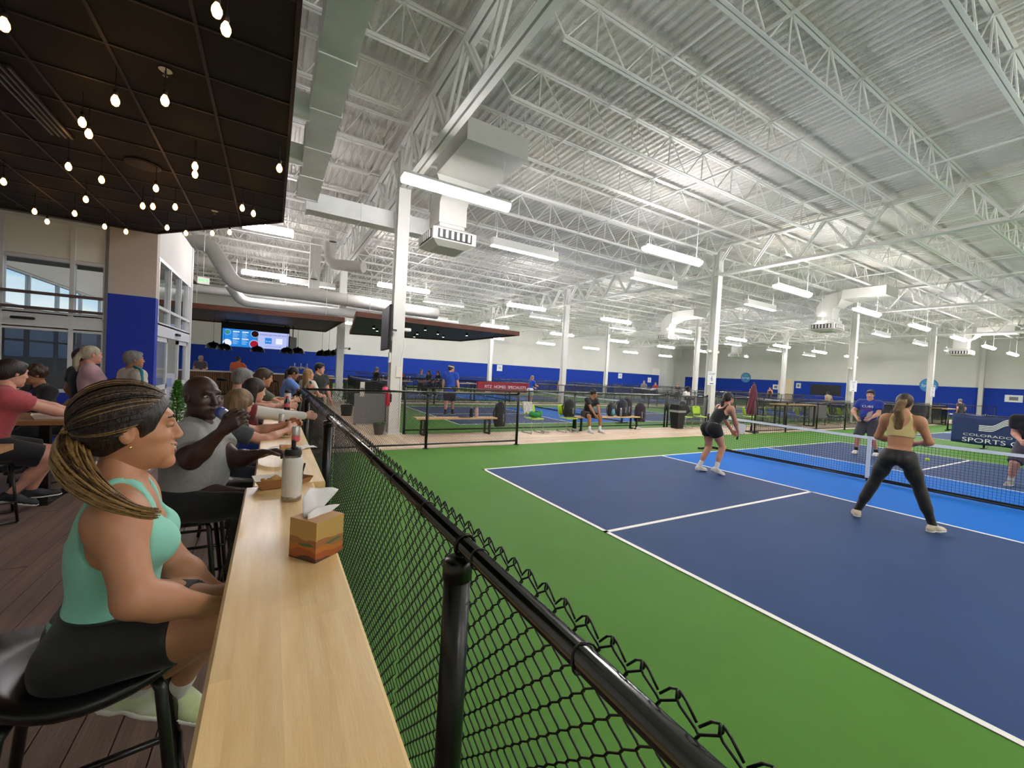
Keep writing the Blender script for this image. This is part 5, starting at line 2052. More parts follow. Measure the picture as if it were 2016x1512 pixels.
    if hands:
        for Wr, El, pn, dr, cu, sd in ((WR, ER, palm_r, hdir_r, curl_r, 1), (WL, EL, palm_l, hdir_l, curl_l, -1)):
            d = nrm(Wr - El) if dr is None else nrm(B.T @ _v(dr) if not (world or hw) else _v(dr))
            pp = (B.T @ _v(pn) if not (world or hw) else _v(pn)) if pn is not None else (FC[1] * sd * 1.0 - FC[2] * 0.3)
            Hv = Vol()
            Hv.rc(Wr - nrm(Wr - El) * 0.05, Wr + d * 0.01, 0.030 * s, 0.0265 * s, 0.02)
            hand_vol(Hv, Wr, d, pp, sd, s, cu, 1.0 if hand_h < 0.008 else 1.25)
            parts.append((*Hv.mesh(hand_h), 0))
    Hd = Vol()
    Pf = head_vol(Hd, hc, FHd, hs, male, fat=(build - 1) * 4)
    Hd.rc(neck, hc - FHd[2] * 0.05 * hs - FHd[0] * 0.02 * hs, 0.050 * s * (1.08 if male else 0.9), 0.048 * s * (1.06 if male else 0.9), 0.035)
    parts.append((*Hd.mesh(hh), 0))
    me = np_mesh('person', parts, [SKIN[skin]], G0)
    o = link('person', me, None, tuple(G0))
    tag(o, label, 'person', group)

    def child(nm, V_, m_, hh_=None, infl=0.0, clips=(), par=None, ripple=None):
        v, f = V_.mesh(hh_ or h, infl, clips, ripple)
        if len(v) == 0:
            return None
        return link(nm, np_mesh(nm, [(v, f, 0)], [m_], G0), par or o)
    # ---- face
    if face:
        for q in (-1, 1):
            E1 = Vol().ell(Pf(0.0815, q * 0.031, 0.010), np.array([0.0125, 0.0135, 0.0085]) * hs, FHd, 0.001)
            e = child('eye', E1, EYEW, min(hh * 0.5, 0.0045))
            E2 = Vol().ell(Pf(0.0925, q * 0.031, 0.0105), np.array([0.0035, 0.0058, 0.0058]) * hs, FHd, 0.001)
            child('iris', E2, EYED, min(hh * 0.35, 0.003), par=e)
            bw = Vol().rc(Pf(0.0965, q * 0.013, 0.030), Pf(0.0955, q * 0.034, 0.036), 0.004 * hs, 0.004 * hs, 0.004).rc(Pf(0.0955, q * 0.034, 0.036), Pf(0.084, q * 0.050, 0.033), 0.004 * hs, 0.0028 * hs, 0.004)
            child('eyebrow', bw, brow_m or hair_m or EYED, min(hh * 0.6, 0.0035))
        cu_ = 0.010 if smile else 0.0
        xu_ = 0.0995 if smile else 0.1025
        wd_ = 0.029 if smile else 0.024
        lp = Vol().rc(Pf(xu_, -0.011, -0.0540), Pf(xu_, 0.011, -0.0540), 0.0042 * hs, 0.0042 * hs, 0.004)
        for q in (-1, 1):
            lp.rc(Pf(0.088 if smile else 0.090, q * wd_, -0.057 + cu_), Pf(xu_, q * 0.008, -0.0540), 0.0026 * hs, 0.0042 * hs, 0.004)
        lo_ = -0.070 if smile else -0.0635
        lp.rc(Pf(xu_ - .002, -0.011, lo_), Pf(xu_ - .002, 0.011, lo_), 0.0048 * hs, 0.0048 * hs, 0.004)
        if smile:
            for q in (-1, 1):
                lp.rc(Pf(0.088, q * wd_, -0.057 + cu_), Pf(xu_ - .002, q * 0.010, lo_), 0.0024 * hs, 0.0045 * hs, 0.004)
            tv_ = Vol()
            for q in (-1, 0, 1):
                tv_.ell(Pf(0.0975 - 0.004 * abs(q), q * 0.012, -0.0605 + 0.003 * abs(q)), np.array([0.005, 0.011, 0.0058]) * hs, FHd, 0.004)
            child('teeth', tv_, mat('teeth', 'e6e0d6', 0.3), 0.0022)
        child('lips', lp, LIPS[skin], min(hh * 0.6, 0.0035))
    # ---- hair
    if hair:
        Hv = Vol()
        t_ = 0.012 * hs
        long_ = hair in ('long', 'bob', 'ponytail', 'bun', 'backlong')
        Hv.ell(Pf(-0.014, 0, 0.034), np.array([0.097, 0.078, 0.088]) * hs + t_, FHd, 0.02)
        if hair in ('short', 'crop'):
            Hv.ell(Pf(-0.05, 0, -0.01), np.array([0.06, 0.074, 0.07]) * hs + t_ * 0.3, FHd, 0.02)
            Hv.ell(Pf(0.055, 0, 0.085), np.array([0.045, 0.055, 0.03]) * hs, FHd, 0.02)
            Hv.ell(Pf(0.120, 0, -0.008), np.array([0.085, 0.074, 0.072]) * hs, FHd, 0.012, sub=True)
            Hv.ell(Pf(0.03, 0, -0.10), np.array([0.085, 0.12, 0.075]) * hs, FHd, 0.012, sub=True)
        elif hair == 'curly':
            rr = random.Random(3)
            for i in range(46):
                a, e_ = rr.uniform(0, 2 * PI), rr.uniform(-0.1, 1.45)
                Hv.ell(Pf(-0.014 + 0.105 * math.cos(a) * math.cos(e_), 0.085 * math.sin(a) * math.cos(e_), 0.034 + 0.098 * math.sin(e_)), np.array([1, 1, 1]) * 0.024 * hs, FHd, 0.01)
            Hv.ell(Pf(0.125, 0, -0.02), np.array([0.085, 0.078, 0.075]) * hs, FHd, 0.012, sub=True)
            Hv.ell(Pf(0.03, 0, -0.10), np.array([0.085, 0.12, 0.075]) * hs, FHd, 0.012, sub=True)
        elif hair in ('ponytail', 'bun', 'updo'):
            Hv.ell(Pf(-0.055, 0, -0.01), np.array([0.052, 0.068, 0.065]) * hs, FHd, 0.03)
            Hv.ell(Pf(0.118, 0, -0.010), np.array([0.085, 0.085, 0.080]) * hs, FHd, 0.012, sub=True)
            Hv.ell(Pf(0.02, 0, -0.11), np.array([0.06, 0.12, 0.075]) * hs, FHd, 0.012, sub=True)
            for q in (-1, 1):
                Hv.ell(Pf(0.0, q * 0.085, -0.012), np.array([0.03, 0.02, 0.036]) * hs, FHd, 0.008, sub=True)
            if hair == 'ponytail':
                p0 = Pf(-0.118, 0, 0.0)
                Hv.rc(Pf(-0.10, 0, 0.01), p0, 0.03 * hs, 0.026 * hs, 0.015)
                p1 = p0 - FHd[0] * 0.03 * hs - np.array([0, 0, 0.07]) * hs
                p2 = p1 - FHd[0] * 0.005 * hs - np.array([0, 0, 0.09]) * hs
                p3 = p2 + FHd[0] * 0.012 * hs - np.array([0, 0, 0.08]) * hs
                Hv.rc(p0, p1, 0.030 * hs, 0.033 * hs, 0.01)
                Hv.rc(p1, p2, 0.033 * hs, 0.030 * hs, 0.01)
                Hv.rc(p2, p3, 0.030 * hs, 0.010 * hs, 0.01)
            elif hair == 'bun':
                Hv.ell(Pf(-0.118, 0, 0.03), np.array([0.035, 0.04, 0.04]) * hs, FHd, 0.01)
        elif hair in ('long', 'bob', 'backlong'):
            dn = {'long': 0.30, 'bob': 0.12, 'backlong': 0.24}[hair]
            for i in range(9):
                a = math.radians(95 + 170 * i / 8)
                rx, ry = 0.092, 0.080
                top_ = Pf(-0.012 + rx * math.cos(a), ry * math.sin(a), 0.02)
                ins = 1.06 if hair != 'bob' else 1.0
                bot = Pf(-0.012 + rx * ins * math.cos(a), ry * ins * math.sin(a), -0.03) - np.array([0, 0, dn + 0.015 * math.sin(i * 2.3)]) * hs
                Hv.rc(top_, bot, 0.026 * hs, 0.020 * hs if hair != 'bob' else 0.014 * hs, 0.014)
            Hv.ell(Pf(0.118, 0, -0.014), np.array([0.085, 0.072, 0.082]) * hs, FHd, 0.012, sub=True)
        elif hair == 'cap':
            pass
        child('hair', Hv, hair_m, hh, ripple=None)
    # ---- clothes
    up = np.array([0, 0, 1.0])
    for top in ([] if not top else (top if isinstance(top, list) else [top])):
        kind, m_, inf = top[0], top[1], top[2]
        V = Vol()
        torso(V, 0.06)
        slv = {'tee': 0.62, 'polo': 0.66, 'long': 9, 'tank': 0, 'bra': 0, 'cap': 0.3, 'cardigan': 9}[kind]
        for S_, E_, Wr in ((SR, ER, WR), (SL, EL, WL)):
            if slv == 9:
                V.rc(S_, E_, 0.060 * b, 0.047 * b, 0.05)
                V.rc(E_, E_ + (Wr - E_) * 0.95, 0.047 * b, 0.034 * b, 0.03)
            elif slv > 0:
                n_ = nrm(E_ - S_)
                c_ = S_ + (E_ - S_) * slv
                V.rc(S_, E_, 0.062 * b, 0.056 * b, 0.05, cut=[(c_, n_)])
        hem = top[3] if len(top) > 3 else -0.06
        clips = [(pel + FP[2] * hem * s, -FP[2])]
        # neck opening
        if kind == 'cardigan':
            V.ell(mid + FC[0] * 0.20 * s + FC[2] * 0.12 * s, np.array([0.15, 0.055, 0.42]) * s, FC, 0.004, sub=True)
        if kind in ('tee', 'polo', 'long', 'cap', 'cardigan'):
            V.ell(neck + FC[2] * 0.050 * s + FC[0] * 0.015, np.array([0.070, 0.072, 0.072]) * s, FC, 0.004, sub=True)
        else:
            deep = 0.115 if kind == 'tank' else 0.12
            V.ell(sh + FC[0] * 0.10 * s + FC[2] * 0.035 * s, np.array([0.09, 0.085, deep]) * s, FC, 0.004, sub=True)
            V.ell(sh - FC[0] * 0.10 * s + FC[2] * 0.02 * s, np.array([0.085, 0.085, 0.14 if kind == 'bra' else 0.13]) * s, FC, 0.004, sub=True)
            V.ell(neck + FC[2] * 0.02 * s, np.array([0.075, 0.078, 0.085]) * s, FC, 0.004, sub=True)
            for q in (-1, 1):
                V.rc(sh + FC[1] * q * (sw + 0.015) - FC[2] * 0.085 * s, sh + FC[1] * q * (sw + 0.02) + FC[2] * 0.15 * s, 0.085 * s, 0.10 * s, 0.004, sub=True)
        if kind == 'bra':
            clips = [(mid + FC[2] * sl * 0.10, -FC[2])]
        child('shirt' if kind not in ('bra', 'tank') else ('tank_top' if kind == 'tank' else 'sports_top'), V, m_, h, inf * s, clips)
    if bottom:
        kind, m_, inf = bottom
        V = Vol()
        V.ell(pel + FP[2] * 0.03 * s, np.array([0.105, 0.152 if male else 0.160, 0.115]) * b, FP, 0.05)
        V.ell(mid - FM[2] * 0.03 * s, np.array([0.094, 0.136 if male else 0.12, 0.12]) * b, FM, 0.05)
        for q in (-1, 1):
            V.ell(pel - FP[0] * 0.062 * s + FP[1] * q * 0.075 * s - FP[2] * 0.03 * s, np.array([0.085, 0.085, 0.095]) * b, FP, 0.04)
        fr_ = {'shorts': 0.80, 'longshorts': 1.0, 'miniskirt': 0.45, 'bikeshorts': 0.72, 'pants': 9, 'leggings': 9, 'skort': 0.38}[kind]
        for Hh, Kk, Aa in ((HR, KR, AR), (HL, KL, AL)):
            if fr_ == 9:
                V.rc(Hh, Hh + (Kk - Hh) * 0.5, 0.090 * b, 0.078 * b, 0.05)
                V.rc(Hh + (Kk - Hh) * 0.5, Kk, 0.078 * b, 0.057 * b, 0.04)
                V.rc(Kk, Aa, 0.056 * b, 0.038 * s if kind == 'leggings' else 0.05 * b, 0.03)
                c1, c2 = Kk + (Aa - Kk) * 0.14, Kk + (Aa - Kk) * 0.50
                dirb = -nrm(np.cross(np.cross(Aa - Kk, Kk - Hh), Aa - Kk)) if np.linalg.norm(np.cross(Aa - Kk, Kk - Hh)) > 2e-2 else -B[0]
                V.rc(c1 + dirb * 0.014 * s, c2 + dirb * 0.018 * s, 0.048 * b, 0.045 * b, 0.05)
            else:
                n_ = nrm(Kk - Hh)
                end = Hh + (Kk - Hh) * min(fr_, 1.04)
                loose = 0.016 if kind in ('shorts', 'longshorts', 'miniskirt', 'skort') else 0.0
                V.rc(Hh, Kk, 0.095 * b + loose, 0.068 * b + loose, 0.05, cut=[(end, n_)])
        child({'pants': 'trousers', 'leggings': 'leggings'}.get(kind, 'shorts'), V, m_, h, inf * s, [(pel + FP[2] * 0.10 * s, FP[2])])
    if shoes:
        for Aa, T_, Kk in ((AR, TR, KR), (AL, TL, KL)):
            V = Vol()
            base, upv = foot(V, Aa, T_, 0.008 * s)
            sh_o = child('shoe', V, shoe_m, max(0.009, h * 0.85), 0.0, [(Aa + upv * 0.012 * s, upv), (base + upv * 0.012, -upv)])
            V2 = Vol()
            foot(V2, Aa, T_, 0.014 * s)
            child('sole', V2, SOLE if shoe_m is not BLACK_MATTE else mat('sole_dark', '2a2a2c', 0.6), max(0.009, h * 0.85), 0.0, [(base + upv * 0.022, upv), (base, -upv)], par=sh_o)
            if sock_m is not None:
                child('sock', Vol().rc(Aa - nrm(Aa - Kk) * 0.10 * s, Aa, 0.040 * s, 0.040 * s, 0.01), sock_m, min(h, 0.01), 0.003)
    info = dict(obj=o, pel=pel, sh=sh, neck=neck, hc=hc, FH=FHd, FC=FC, WR=WR, WL=WL, ER=ER, EL=EL, KR=KR, KL=KL, AR=AR, AL=AL, Pf=Pf, G0=G0, child=child, s=s, hs=hs, SR=SR, SL=SL, mid=mid, B=B)
    return info
# ================================================================== the people
DG = math.radians
H_DKBROWN = hair_mat('dark_brown', '2b1b13', '0e0907')
H_BROWN = hair_mat('brown', '4a3020', '22150d')
H_BLACK = hair_mat('black', '0e0b0a', '050404')
H_BLONDE = hair_mat('blonde', 'b48e58', '6e4e2c')
H_DIRTY = hair_mat('dirty_blonde', '8a6c42', '43301d')
H_GREY = hair_mat('grey', '8b8984', '4b4844')
H_WHITE = hair_mat('white_blond', 'c4b9a2', '8a7d68')
H_SHAVEN = mat('shaven', '241712', 0.6)
C_BLACK = cloth_mat('black', '0d0d0f')
C_LEGG = cloth_mat('black_leggings', '0b0b0d', rough=0.6)
C_GREYT = cloth_mat('heather_grey', '83837f', 0.10, vscale=40)
C_MINT = cloth_mat('mint', '86cdb9', 0.05, rough=0.7)
C_MAROON = cloth_mat('maroon_knit', '3d1f24', 0.3, vscale=60)
C_DGREY = cloth_mat('charcoal', '33343a')
C_BLUE = cloth_mat('royal_blue', '16308c')
C_BLUE2 = cloth_mat('tee_blue', '1c46a8')
C_LBLUE = cloth_mat('cornflower', '5f7fc4')
C_WHITE = cloth_mat('white', 'd6d2ca')
C_RED = cloth_mat('heather_red', 'b04a50', 0.12, vscale=40)
C_BURG = cloth_mat('burgundy', '6f1f27')
C_OLIVE = cloth_mat('olive', '4d5644')
C_ORANGE = cloth_mat('orange', 'c4562f')
C_PINK = cloth_mat('pale_pink', 'c9a3aa')
C_TEALBK = cloth_mat('dark_teal', '16211f')
C_KHAKI = cloth_mat('khaki', '8d7c62')
C_NAVYS = cloth_mat('dark_navy', '171a2a')
C_YEL = cloth_mat('pale_yellow', 'cbb87e')
C_HOTPINK = cloth_mat('hot_pink', 'e0485e')
NEON = mat('shoe_neon', 'd6d7cf', 0.6, vary=0.35, vscale=9, col2='a9c24c')
SOCKW = cloth_mat('sock_white', 'd9d7d2')
SOCKK = cloth_mat('sock_black', '101012')

# ---- 1 woman in mint tank top on the nearest stool
W1 = person('smiling woman in a mint tank top with a long blonde ponytail on the nearest stool', (-3.585, -4.735, 0.022), DG(9), 1.66, False, 'tan', hips=0.855 - 0.022, lean=0.05,
            spine=0.40, slouch=0.0, head_yaw=DG(1), head_pitch=-0.04, head_s=1.12, build=1.06, smile=True,
            joints=dict(ER=survey(266, 1180, 1.03), WR=survey(425, 1195, 1.19), EL=survey(345, 1110, 1.42), WL=survey(425, 1165, 1.40),
                        KR=survey(410, 1235, 1.20), KL=survey(440, 1190, 1.32), AR=survey(265, 1352, 1.42), AL=survey(345, 1360, 1.50)),
            toe_r=(0.8, 0.1, -0.55), toe_l=(0.85, -0.25, -0.45), hair='updo', hair_m=hair_mat('streaked', '241710', '0e0907'),
            top=[('bra', C_MAROON, 0.004), ('tank', C_MINT, 0.007, 0.02)], bottom=('bikeshorts', C_LEGG, 0.006), shoe_m=NEON, sock_m=SOCKW,
            palm_r=(0, 0, -1), palm_l=(0, 0, -1), curl_r=0.35, curl_l=0.35, hdir_r=(1, 0.3, -0.15), hdir_l=(1, -0.45, -0.1), h=0.007, hh=0.004, hand_h=0.0045)
o1, Pf, hs = W1['obj'], W1['Pf'], W1['hs']
# ponytail: separate strands sweeping back and over the near shoulder
tie = Pf(-0.108, 0, 0.006)
path = [tie, survey(148, 862, 1.16), survey(140, 905, 1.10), survey(165, 948, 1.05), survey(215, 985, 1.01), survey(275, 1008, 1.00), survey(318, 1012, 1.01)]
path = [np.asarray(p) for p in path]


def catmull(P_, n):
    out = []
    for i in range(len(P_) - 1):
        p0, p1, p2, p3 = P_[max(i - 1, 0)], P_[i], P_[i + 1], P_[min(i + 2, len(P_) - 1)]
        for k in range(n):
            t = k / n
            out.append(0.5 * ((2 * p1) + (-p0 + p2) * t + (2 * p0 - 5 * p1 + 4 * p2 - p3) * t * t + (-p0 + 3 * p1 - 3 * p2 + p3) * t ** 3))
    out.append(P_[-1])
    return out


cpath = catmull(path, 6)
rr = random.Random(8)
STR_M = [hair_mat('strand_blonde', 'b0905a', '8a6a3c', 0.4), hair_mat('strand_gold', '9a7743', '6b4d28', 0.4), hair_mat('strand_brown', '4a3119', '2c1c0f', 0.4)]
for gi, (cnt, mm) in enumerate(((95, STR_M[0]), (60, STR_M[1]), (38, STR_M[2]))):
    mb = MB()
    for i in range(cnt):
        a = rr.uniform(0, 2 * PI)
        q = math.sqrt(rr.random())
        end = rr.uniform(0.78, 1.0)
        n = int(len(cpath) * end)
        pts, rad = [], []
        for k in range(n):
            u = k / (len(cpath) - 1)
            R_ = 0.014 + 0.030 * math.sin(PI * min(1, u * 1.15 + 0.08)) ** 1.0 * (1 - 0.55 * u)
            t = nrm(cpath[min(k + 1, len(cpath) - 1)] - cpath[max(k - 1, 0)])
            e1 = nrm(np.cross(t, [0, 0, 1]))
            e2 = np.cross(t, e1)
            aa = a + 0.5 * math.sin(3 * u + i)
            pts.append(tuple(cpath[k] + (e1 * math.cos(aa) + e2 * math.sin(aa)) * R_ * q - W1['G0']))
            rad.append(0.0032 * (1 - 0.6 * (k / max(1, n - 1)) ** 3))
        mb.tube(pts, rad, 5)
    mb.build('ponytail_strands', mm, o1, smooth=True)
MB().tube([tuple(tie + (W1['FH'][1] * math.cos(2 * PI * k / 14) + W1['FH'][2] * math.sin(2 * PI * k / 14)) * 0.024 - W1['G0']) for k in range(14)], 0.009, 8, closed=True).build('hair_tie', C_BLACK, o1, smooth=True)
# combed strands from the hairline all round back to the tie
ctr, rad3 = np.array([-0.014, 0, 0.034]), np.array([0.1105, 0.0915, 0.1015])
tdir = nrm((np.array([-0.108, 0, 0.006]) - ctr) / rad3)
cols = [MB(), MB(), MB()]
for i in range(430):
    th_ = rr.uniform(-PI, PI)
    c_, s_ = math.cos(th_), math.sin(th_)
    st = nrm(np.array([(0.82 if c_ > 0 else 0.62) * c_ + 0.40 * s_ * s_, 0.93 * s_, 0.66 * c_ + (0.20 if c_ > 0 else 0.02) * s_ * s_]))
    lift = rr.uniform(0.992, 1.03)
    st = nrm(st + np.array([rr.uniform(-.05, .05), rr.uniform(-.05, .05), rr.uniform(-.03, .06)]))
    om = math.acos(max(-1, min(1, float(st @ tdir))))
    pts = []
    for k in range(12):
        u = k / 11
        d_ = (st * math.sin((1 - u) * om) + tdir * math.sin(u * om)) / max(1e-3, math.sin(om))
        e_ = ctr + d_ * rad3 * (lift + 0.035 * math.sin(PI * u))
        pts.append(tuple(Pf(*e_) - W1['G0']))
    g = 0 if rr.random() < (0.80 if abs(th_) > 1.0 else 0.45) else (1 if rr.random() < 0.6 else 2)
    cols[g].tube(pts, [0.0008 + 0.0022 * math.sin(PI * min(1, 0.12 + k / 12)) for k in range(12)], 4)
for cm_, hm_ in zip(cols, (hair_mat('strand_dark', '2a1b11', '140c08', 0.4), STR_M[2], STR_M[1])):
    cm_.build('combed_hair', hm_, o1, smooth=True)
for q in (-1, 1):
    MB().lathe([(0.001, -0.005), (0.005, 0), (0.001, 0.005)], 10, tuple(Pf(0.004, q * 0.086, -0.042) - W1['G0'])).build('earring', mat('gold_stud', 'd8b56a', 0.25, metal=0.9), o1, smooth=True)
    # closed smiling lids with lashes
    W1['child']('eyelid', Vol().ell(Pf(0.0825, q * 0.031, 0.0115), np.array([0.0132, 0.0150, 0.0092]) * hs, W1['FH'], 0.001), SKIN['tan'], 0.0022)
    W1['child']('eyelashes', Vol().rc(Pf(0.0945, q * 0.020, 0.0045), Pf(0.0895, q * 0.043, 0.0055), 0.0019, 0.0014, 0.001), H_DKBROWN, 0.0013)
nk = []
for k in range(15):
    a = -PI * 0.52 + PI * 1.04 * k / 14
    nk.append(tuple(W1['neck'] + W1['FC'][0] * (0.060 * math.cos(a) + 0.02) + W1['FC'][1] * 0.070 * math.sin(a) - W1['FC'][2] * (0.045 * math.cos(a) - 0.005) - W1['G0']))
MB().tube(nk, 0.0013, 5).build('necklace', mat('necklace_metal', '6a5040', 0.3, metal=0.8), o1, smooth=True)

# ---- 2 bald man drinking
gp_ = np.asarray(survey(450, 815, 2.20))
W2 = person('bald man in a heather grey tee drinking from a clear water bottle', (-3.62, -3.30, 0.022), DG(-8), 1.78, True, 'deep', hips=0.80, lean=0.14, spine=0.39,
            head_yaw=DG(-42), head_pitch=-0.02, head_s=1.02, build=1.12, belly=0.3,
            joints=dict(ER=survey(376, 906, 2.18), WR=survey(438, 848, 2.17), EL=survey(462, 905, 2.55), WL=survey(512, 893, 2.50),
                        KR=survey(500, 985, 2.40), KL=survey(515, 965, 2.62), AR=survey(470, 1100, 2.70), AL=survey(500, 1090, 2.85)),
            top=('tee', C_GREYT, 0.016, -0.06), bottom=('pants', cloth_mat('black_trousers', '0c0c0e'), 0.012), shoe_m=BLACK_MATTE, sock_m=SOCKK,
            hw=True, hdir_r=tuple(CR * 0.78 + CU * 0.62), palm_r=tuple(CF), curl_r=0.62, hdir_l=(1, -0.1, 0.15), palm_l=(0, -0.4, -1), curl_l=0.65, h=0.009, hh=0.005, hand_h=0.005, brow_m=H_BLACK)
mouth = np.asarray(W2['Pf'](0.112, 0, -0.058))
bend = np.asarray(survey(480, 836, 2.24))
ax = nrm(bend - mouth)
wb_ = thing('plastic_water_bottle', 'clear crumpled water bottle tipped to the bald man\'s mouth', 'bottle', tuple(mouth + ax * 0.005))
zq = Vector((0, 0, 1)).rotation_difference(Vector(ax))
CLEARP = glass_mat('clear_pet', (0.93, 0.95, 0.97), 0.35, 0.08)
ob = MB().lathe([(0.011, 0.0), (0.012, 0.02), (0.020, 0.045), (0.031, 0.075), (0.031, 0.09), (0.028, 0.105), (0.031, 0.12), (0.028, 0.14), (0.031, 0.155), (0.028, 0.175), (0.030, 0.19), (0.022, 0.2), (0.004, 0.196)], 22).build('bottle_shell', CLEARP, wb_, smooth=True)
ob.rotation_mode = 'QUATERNION'
ob.rotation_quaternion = zq
ob = MB().lathe([(0.0315, 0.055), (0.032, 0.06), (0.032, 0.085), (0.0315, 0.09)], 22).build('wrap_label', mat('label_blue', '3a4f9a', 0.4), wb_, smooth=True)
ob.rotation_mode = 'QUATERNION'
ob.rotation_quaternion = zq
ob = MB().lathe([(0.002, 0.02), (0.024, 0.075), (0.026, 0.15), (0.02, 0.19)], 18).build('frosted_water', mat('bottle_frost', 'c7ccd2', 0.25, alpha=0.55), wb_, smooth=True)
ob.rotation_mode = 'QUATERNION'
ob.rotation_quaternion = zq
rgm = mat('ring_silver', 'c9c5bd', 0.2, metal=0.9)
dh = nrm(W2['WL'] - W2['EL'])

# ---- 3..7 people along the counter
person('woman with loose dirty blonde hair and dark grey tee eating at the counter', (-3.64, -2.50, 0.022), DG(8), 1.66, False, 'fair', hips=0.79, lean=0.48, spine=0.38, head_yaw=DG(30), head_pitch=0.22,
       hand_r=(0.58, -0.02, 1.08), hand_l=(0.60, 0.16, 1.10), pole_r=(-0.3, -1, -0.7), pole_l=(-0.3, 1, -0.7), foot_r=(0.25, -0.1, 0.36), foot_l=(0.25, 0.12, 0.36),
       hair='long', hair_m=H_DIRTY, top=('tee', cloth_mat('slate', '3c4044', 0.25, vscale=30), 0.012), bottom=('pants', C_NAVYS, 0.01), shoe_m=BLACK_MATTE, curl_r=0.7, curl_l=0.6, h=0.013, hh=0.006)
person('dark haired person in a burgundy vest with white sleeves reaching over the counter', (-3.52, -1.50, 0.022), DG(4), 1.66, False, 'pink', hips=0.79, lean=0.34, spine=0.41, head_yaw=DG(15), head_pitch=0.12,
       hand_r=(0.62, -0.12, 1.10), hand_l=(0.50, 0.15, 1.08), pole_r=(-0.3, -1, -0.6), pole_l=(-0.3, 1, -0.6), foot_r=(0.25, -0.1, 0.36), foot_l=(0.25, 0.12, 0.36),
       hair='bob', hair_m=H_DKBROWN, top=[('long', C_WHITE, 0.010), ('cap', C_BURG, 0.020)], bottom=('pants', C_BLUE, 0.01), shoe_m=BLACK_MATTE, h=0.014, hh=0.008)
person('older man with wavy grey hair and burgundy shirt at the counter', (-3.58, -0.55, 0.022), DG(0), 1.76, True, 'pink', hips=0.79, lean=0.14, spine=0.42, head_yaw=DG(35), head_pitch=0.10,
       hand_r=(0.55, -0.16, 1.12), hand_l=(0.55, 0.1, 1.10), pole_r=(-0.3, -1, -0.6), foot_r=(0.25, -0.1, 0.36), foot_l=(0.25, 0.12, 0.36), hair='short', hair_m=H_GREY,
       top=('tee', C_BURG, 0.014), bottom=('shorts', C_KHAKI, 0.012), h=0.014, hh=0.008)
person('young man with short brown hair and beard in an olive shirt near the counter end', (-3.42, 0.36, 0.022), DG(6), 1.74, True, 'tan', hips=0.80, lean=0.20, spine=0.42, head_yaw=DG(2), head_pitch=0.15,
       hand_r=(0.5, -0.1, 1.10), hand_l=(0.52, 0.12, 1.10), pole_r=(-0.3, -1, -0.6), foot_r=(0.25, -0.1, 0.36), foot_l=(0.25, 0.12, 0.36), hair='short', hair_m=H_BROWN,
       top=('tee', C_OLIVE, 0.014), bottom=('pants', C_DGREY, 0.012), shoe_m=BLACK_MATTE, h=0.015, hh=0.008)
W7 = person('woman in a cornflower blue tee looking at a phone at the end of the counter', (-2.98, 2.30, 0.006), DG(8), 1.60, False, 'warm', lean=0.16, head_yaw=0, head_pitch=0.42, spine=0.49,
            hand_r=(0.40, -0.06, 1.17), hand_l=(0.40, 0.07, 1.16), pole_r=(-0.3, -1, -0.8), pole_l=(-0.3, 1, -0.8), hair='ponytail', hair_m=H_BLACK,
            top=('tee', C_LBLUE, 0.016, -0.1), bottom=('pants', C_NAVYS, 0.01), curl_r=0.7, curl_l=0.7, hdir_r=(0.5, 0.2, 0.8), hdir_l=(0.5, -0.2, 0.8), h=0.016, hh=0.008, hand_h=0.007)
pc = W7['WR'] * 0.5 + W7['WL'] * 0.5 + np.array([0.05, 0.01, 0.09])
ph = MB().rbox(-0.036, 0.036, -0.005, 0.005, -0.075, 0.075, 0.004, 2).build('mobile_phone', BLACK_MATTE, None, loc=tuple(pc), rot=(-0.3, 0.2, DG(100)))
tag(ph, 'black mobile phone held by the woman in cornflower blue', 'phone')
MB().box(-0.033, 0.033, 0.005, 0.0056, -0.07, 0.07).build('screen', DARKBOX, ph)
person('woman with long wavy blonde hair and cream top standing past the fence corner', (-2.56, 2.95, 0.006), DG(35), 1.54, False, 'fair', head_yaw=DG(-35), hand_r=(0.30, -0.12, 1.0), hand_l=(0.30, 0.1, 1.0),
       hair='long', hair_m=H_BLONDE, top=('tee', cloth_mat('cream', 'c9c0ae'), 0.014, -0.05), bottom=('pants', C_BLACK, 0.01), h=0.016, hh=0.008, hand_h=0.008)
W9 = person('man in a dark teal tee holding a jacket past the fence corner', (-2.31, 3.62, 0.006), DG(-50), 1.67, True, 'pink', head_yaw=DG(25), head_pitch=0.08, build=1.08,
            hand_r=(0.22, -0.24, 1.02), hand_l=(0.10, 0.30, 0.80), hair='short', hair_m=H_BLACK, top=('tee', C_TEALBK, 0.016), bottom=('shorts', C_KHAKI, 0.012), shoe_m=BLACK_MATTE, sock_m=SOCKW, h=0.016, hh=0.008, hand_h=0.008)
jk = Vol()
jc_ = W9['WR'] + W9['B'][0] * 0.03
for i in range(7):
    jk.rc(jc_ + np.array([0.05 * math.cos(i), 0.05 * math.sin(i * 2), 0.06]), jc_ + np.array([0.09 * math.cos(i * 1.7), 0.09 * math.sin(i * 1.3), -0.34 - 0.05 * math.sin(i)]), 0.05, 0.06, 0.03)
v, f = jk.mesh(0.012)
tag(link('folded_jacket', np_mesh('folded_jacket', [(v, f, 0)], [cloth_mat('jacket_green', '29332c')], np.zeros(3))), 'dark green jacket draped over the arm of the man in dark teal', 'jacket')
hb = MB().lathe([(0.028, 0), (0.03, 0.01), (0.03, 0.15), (0.012, 0.19), (0.012, 0.21)], 14).build('clear_bottle', CLEARP, None, smooth=True, loc=tuple(W9['WR'] + W9['B'][0] * 0.09 + np.array([0, 0, -0.12])))
tag(hb, 'clear water bottle held by the man in dark teal', 'bottle')
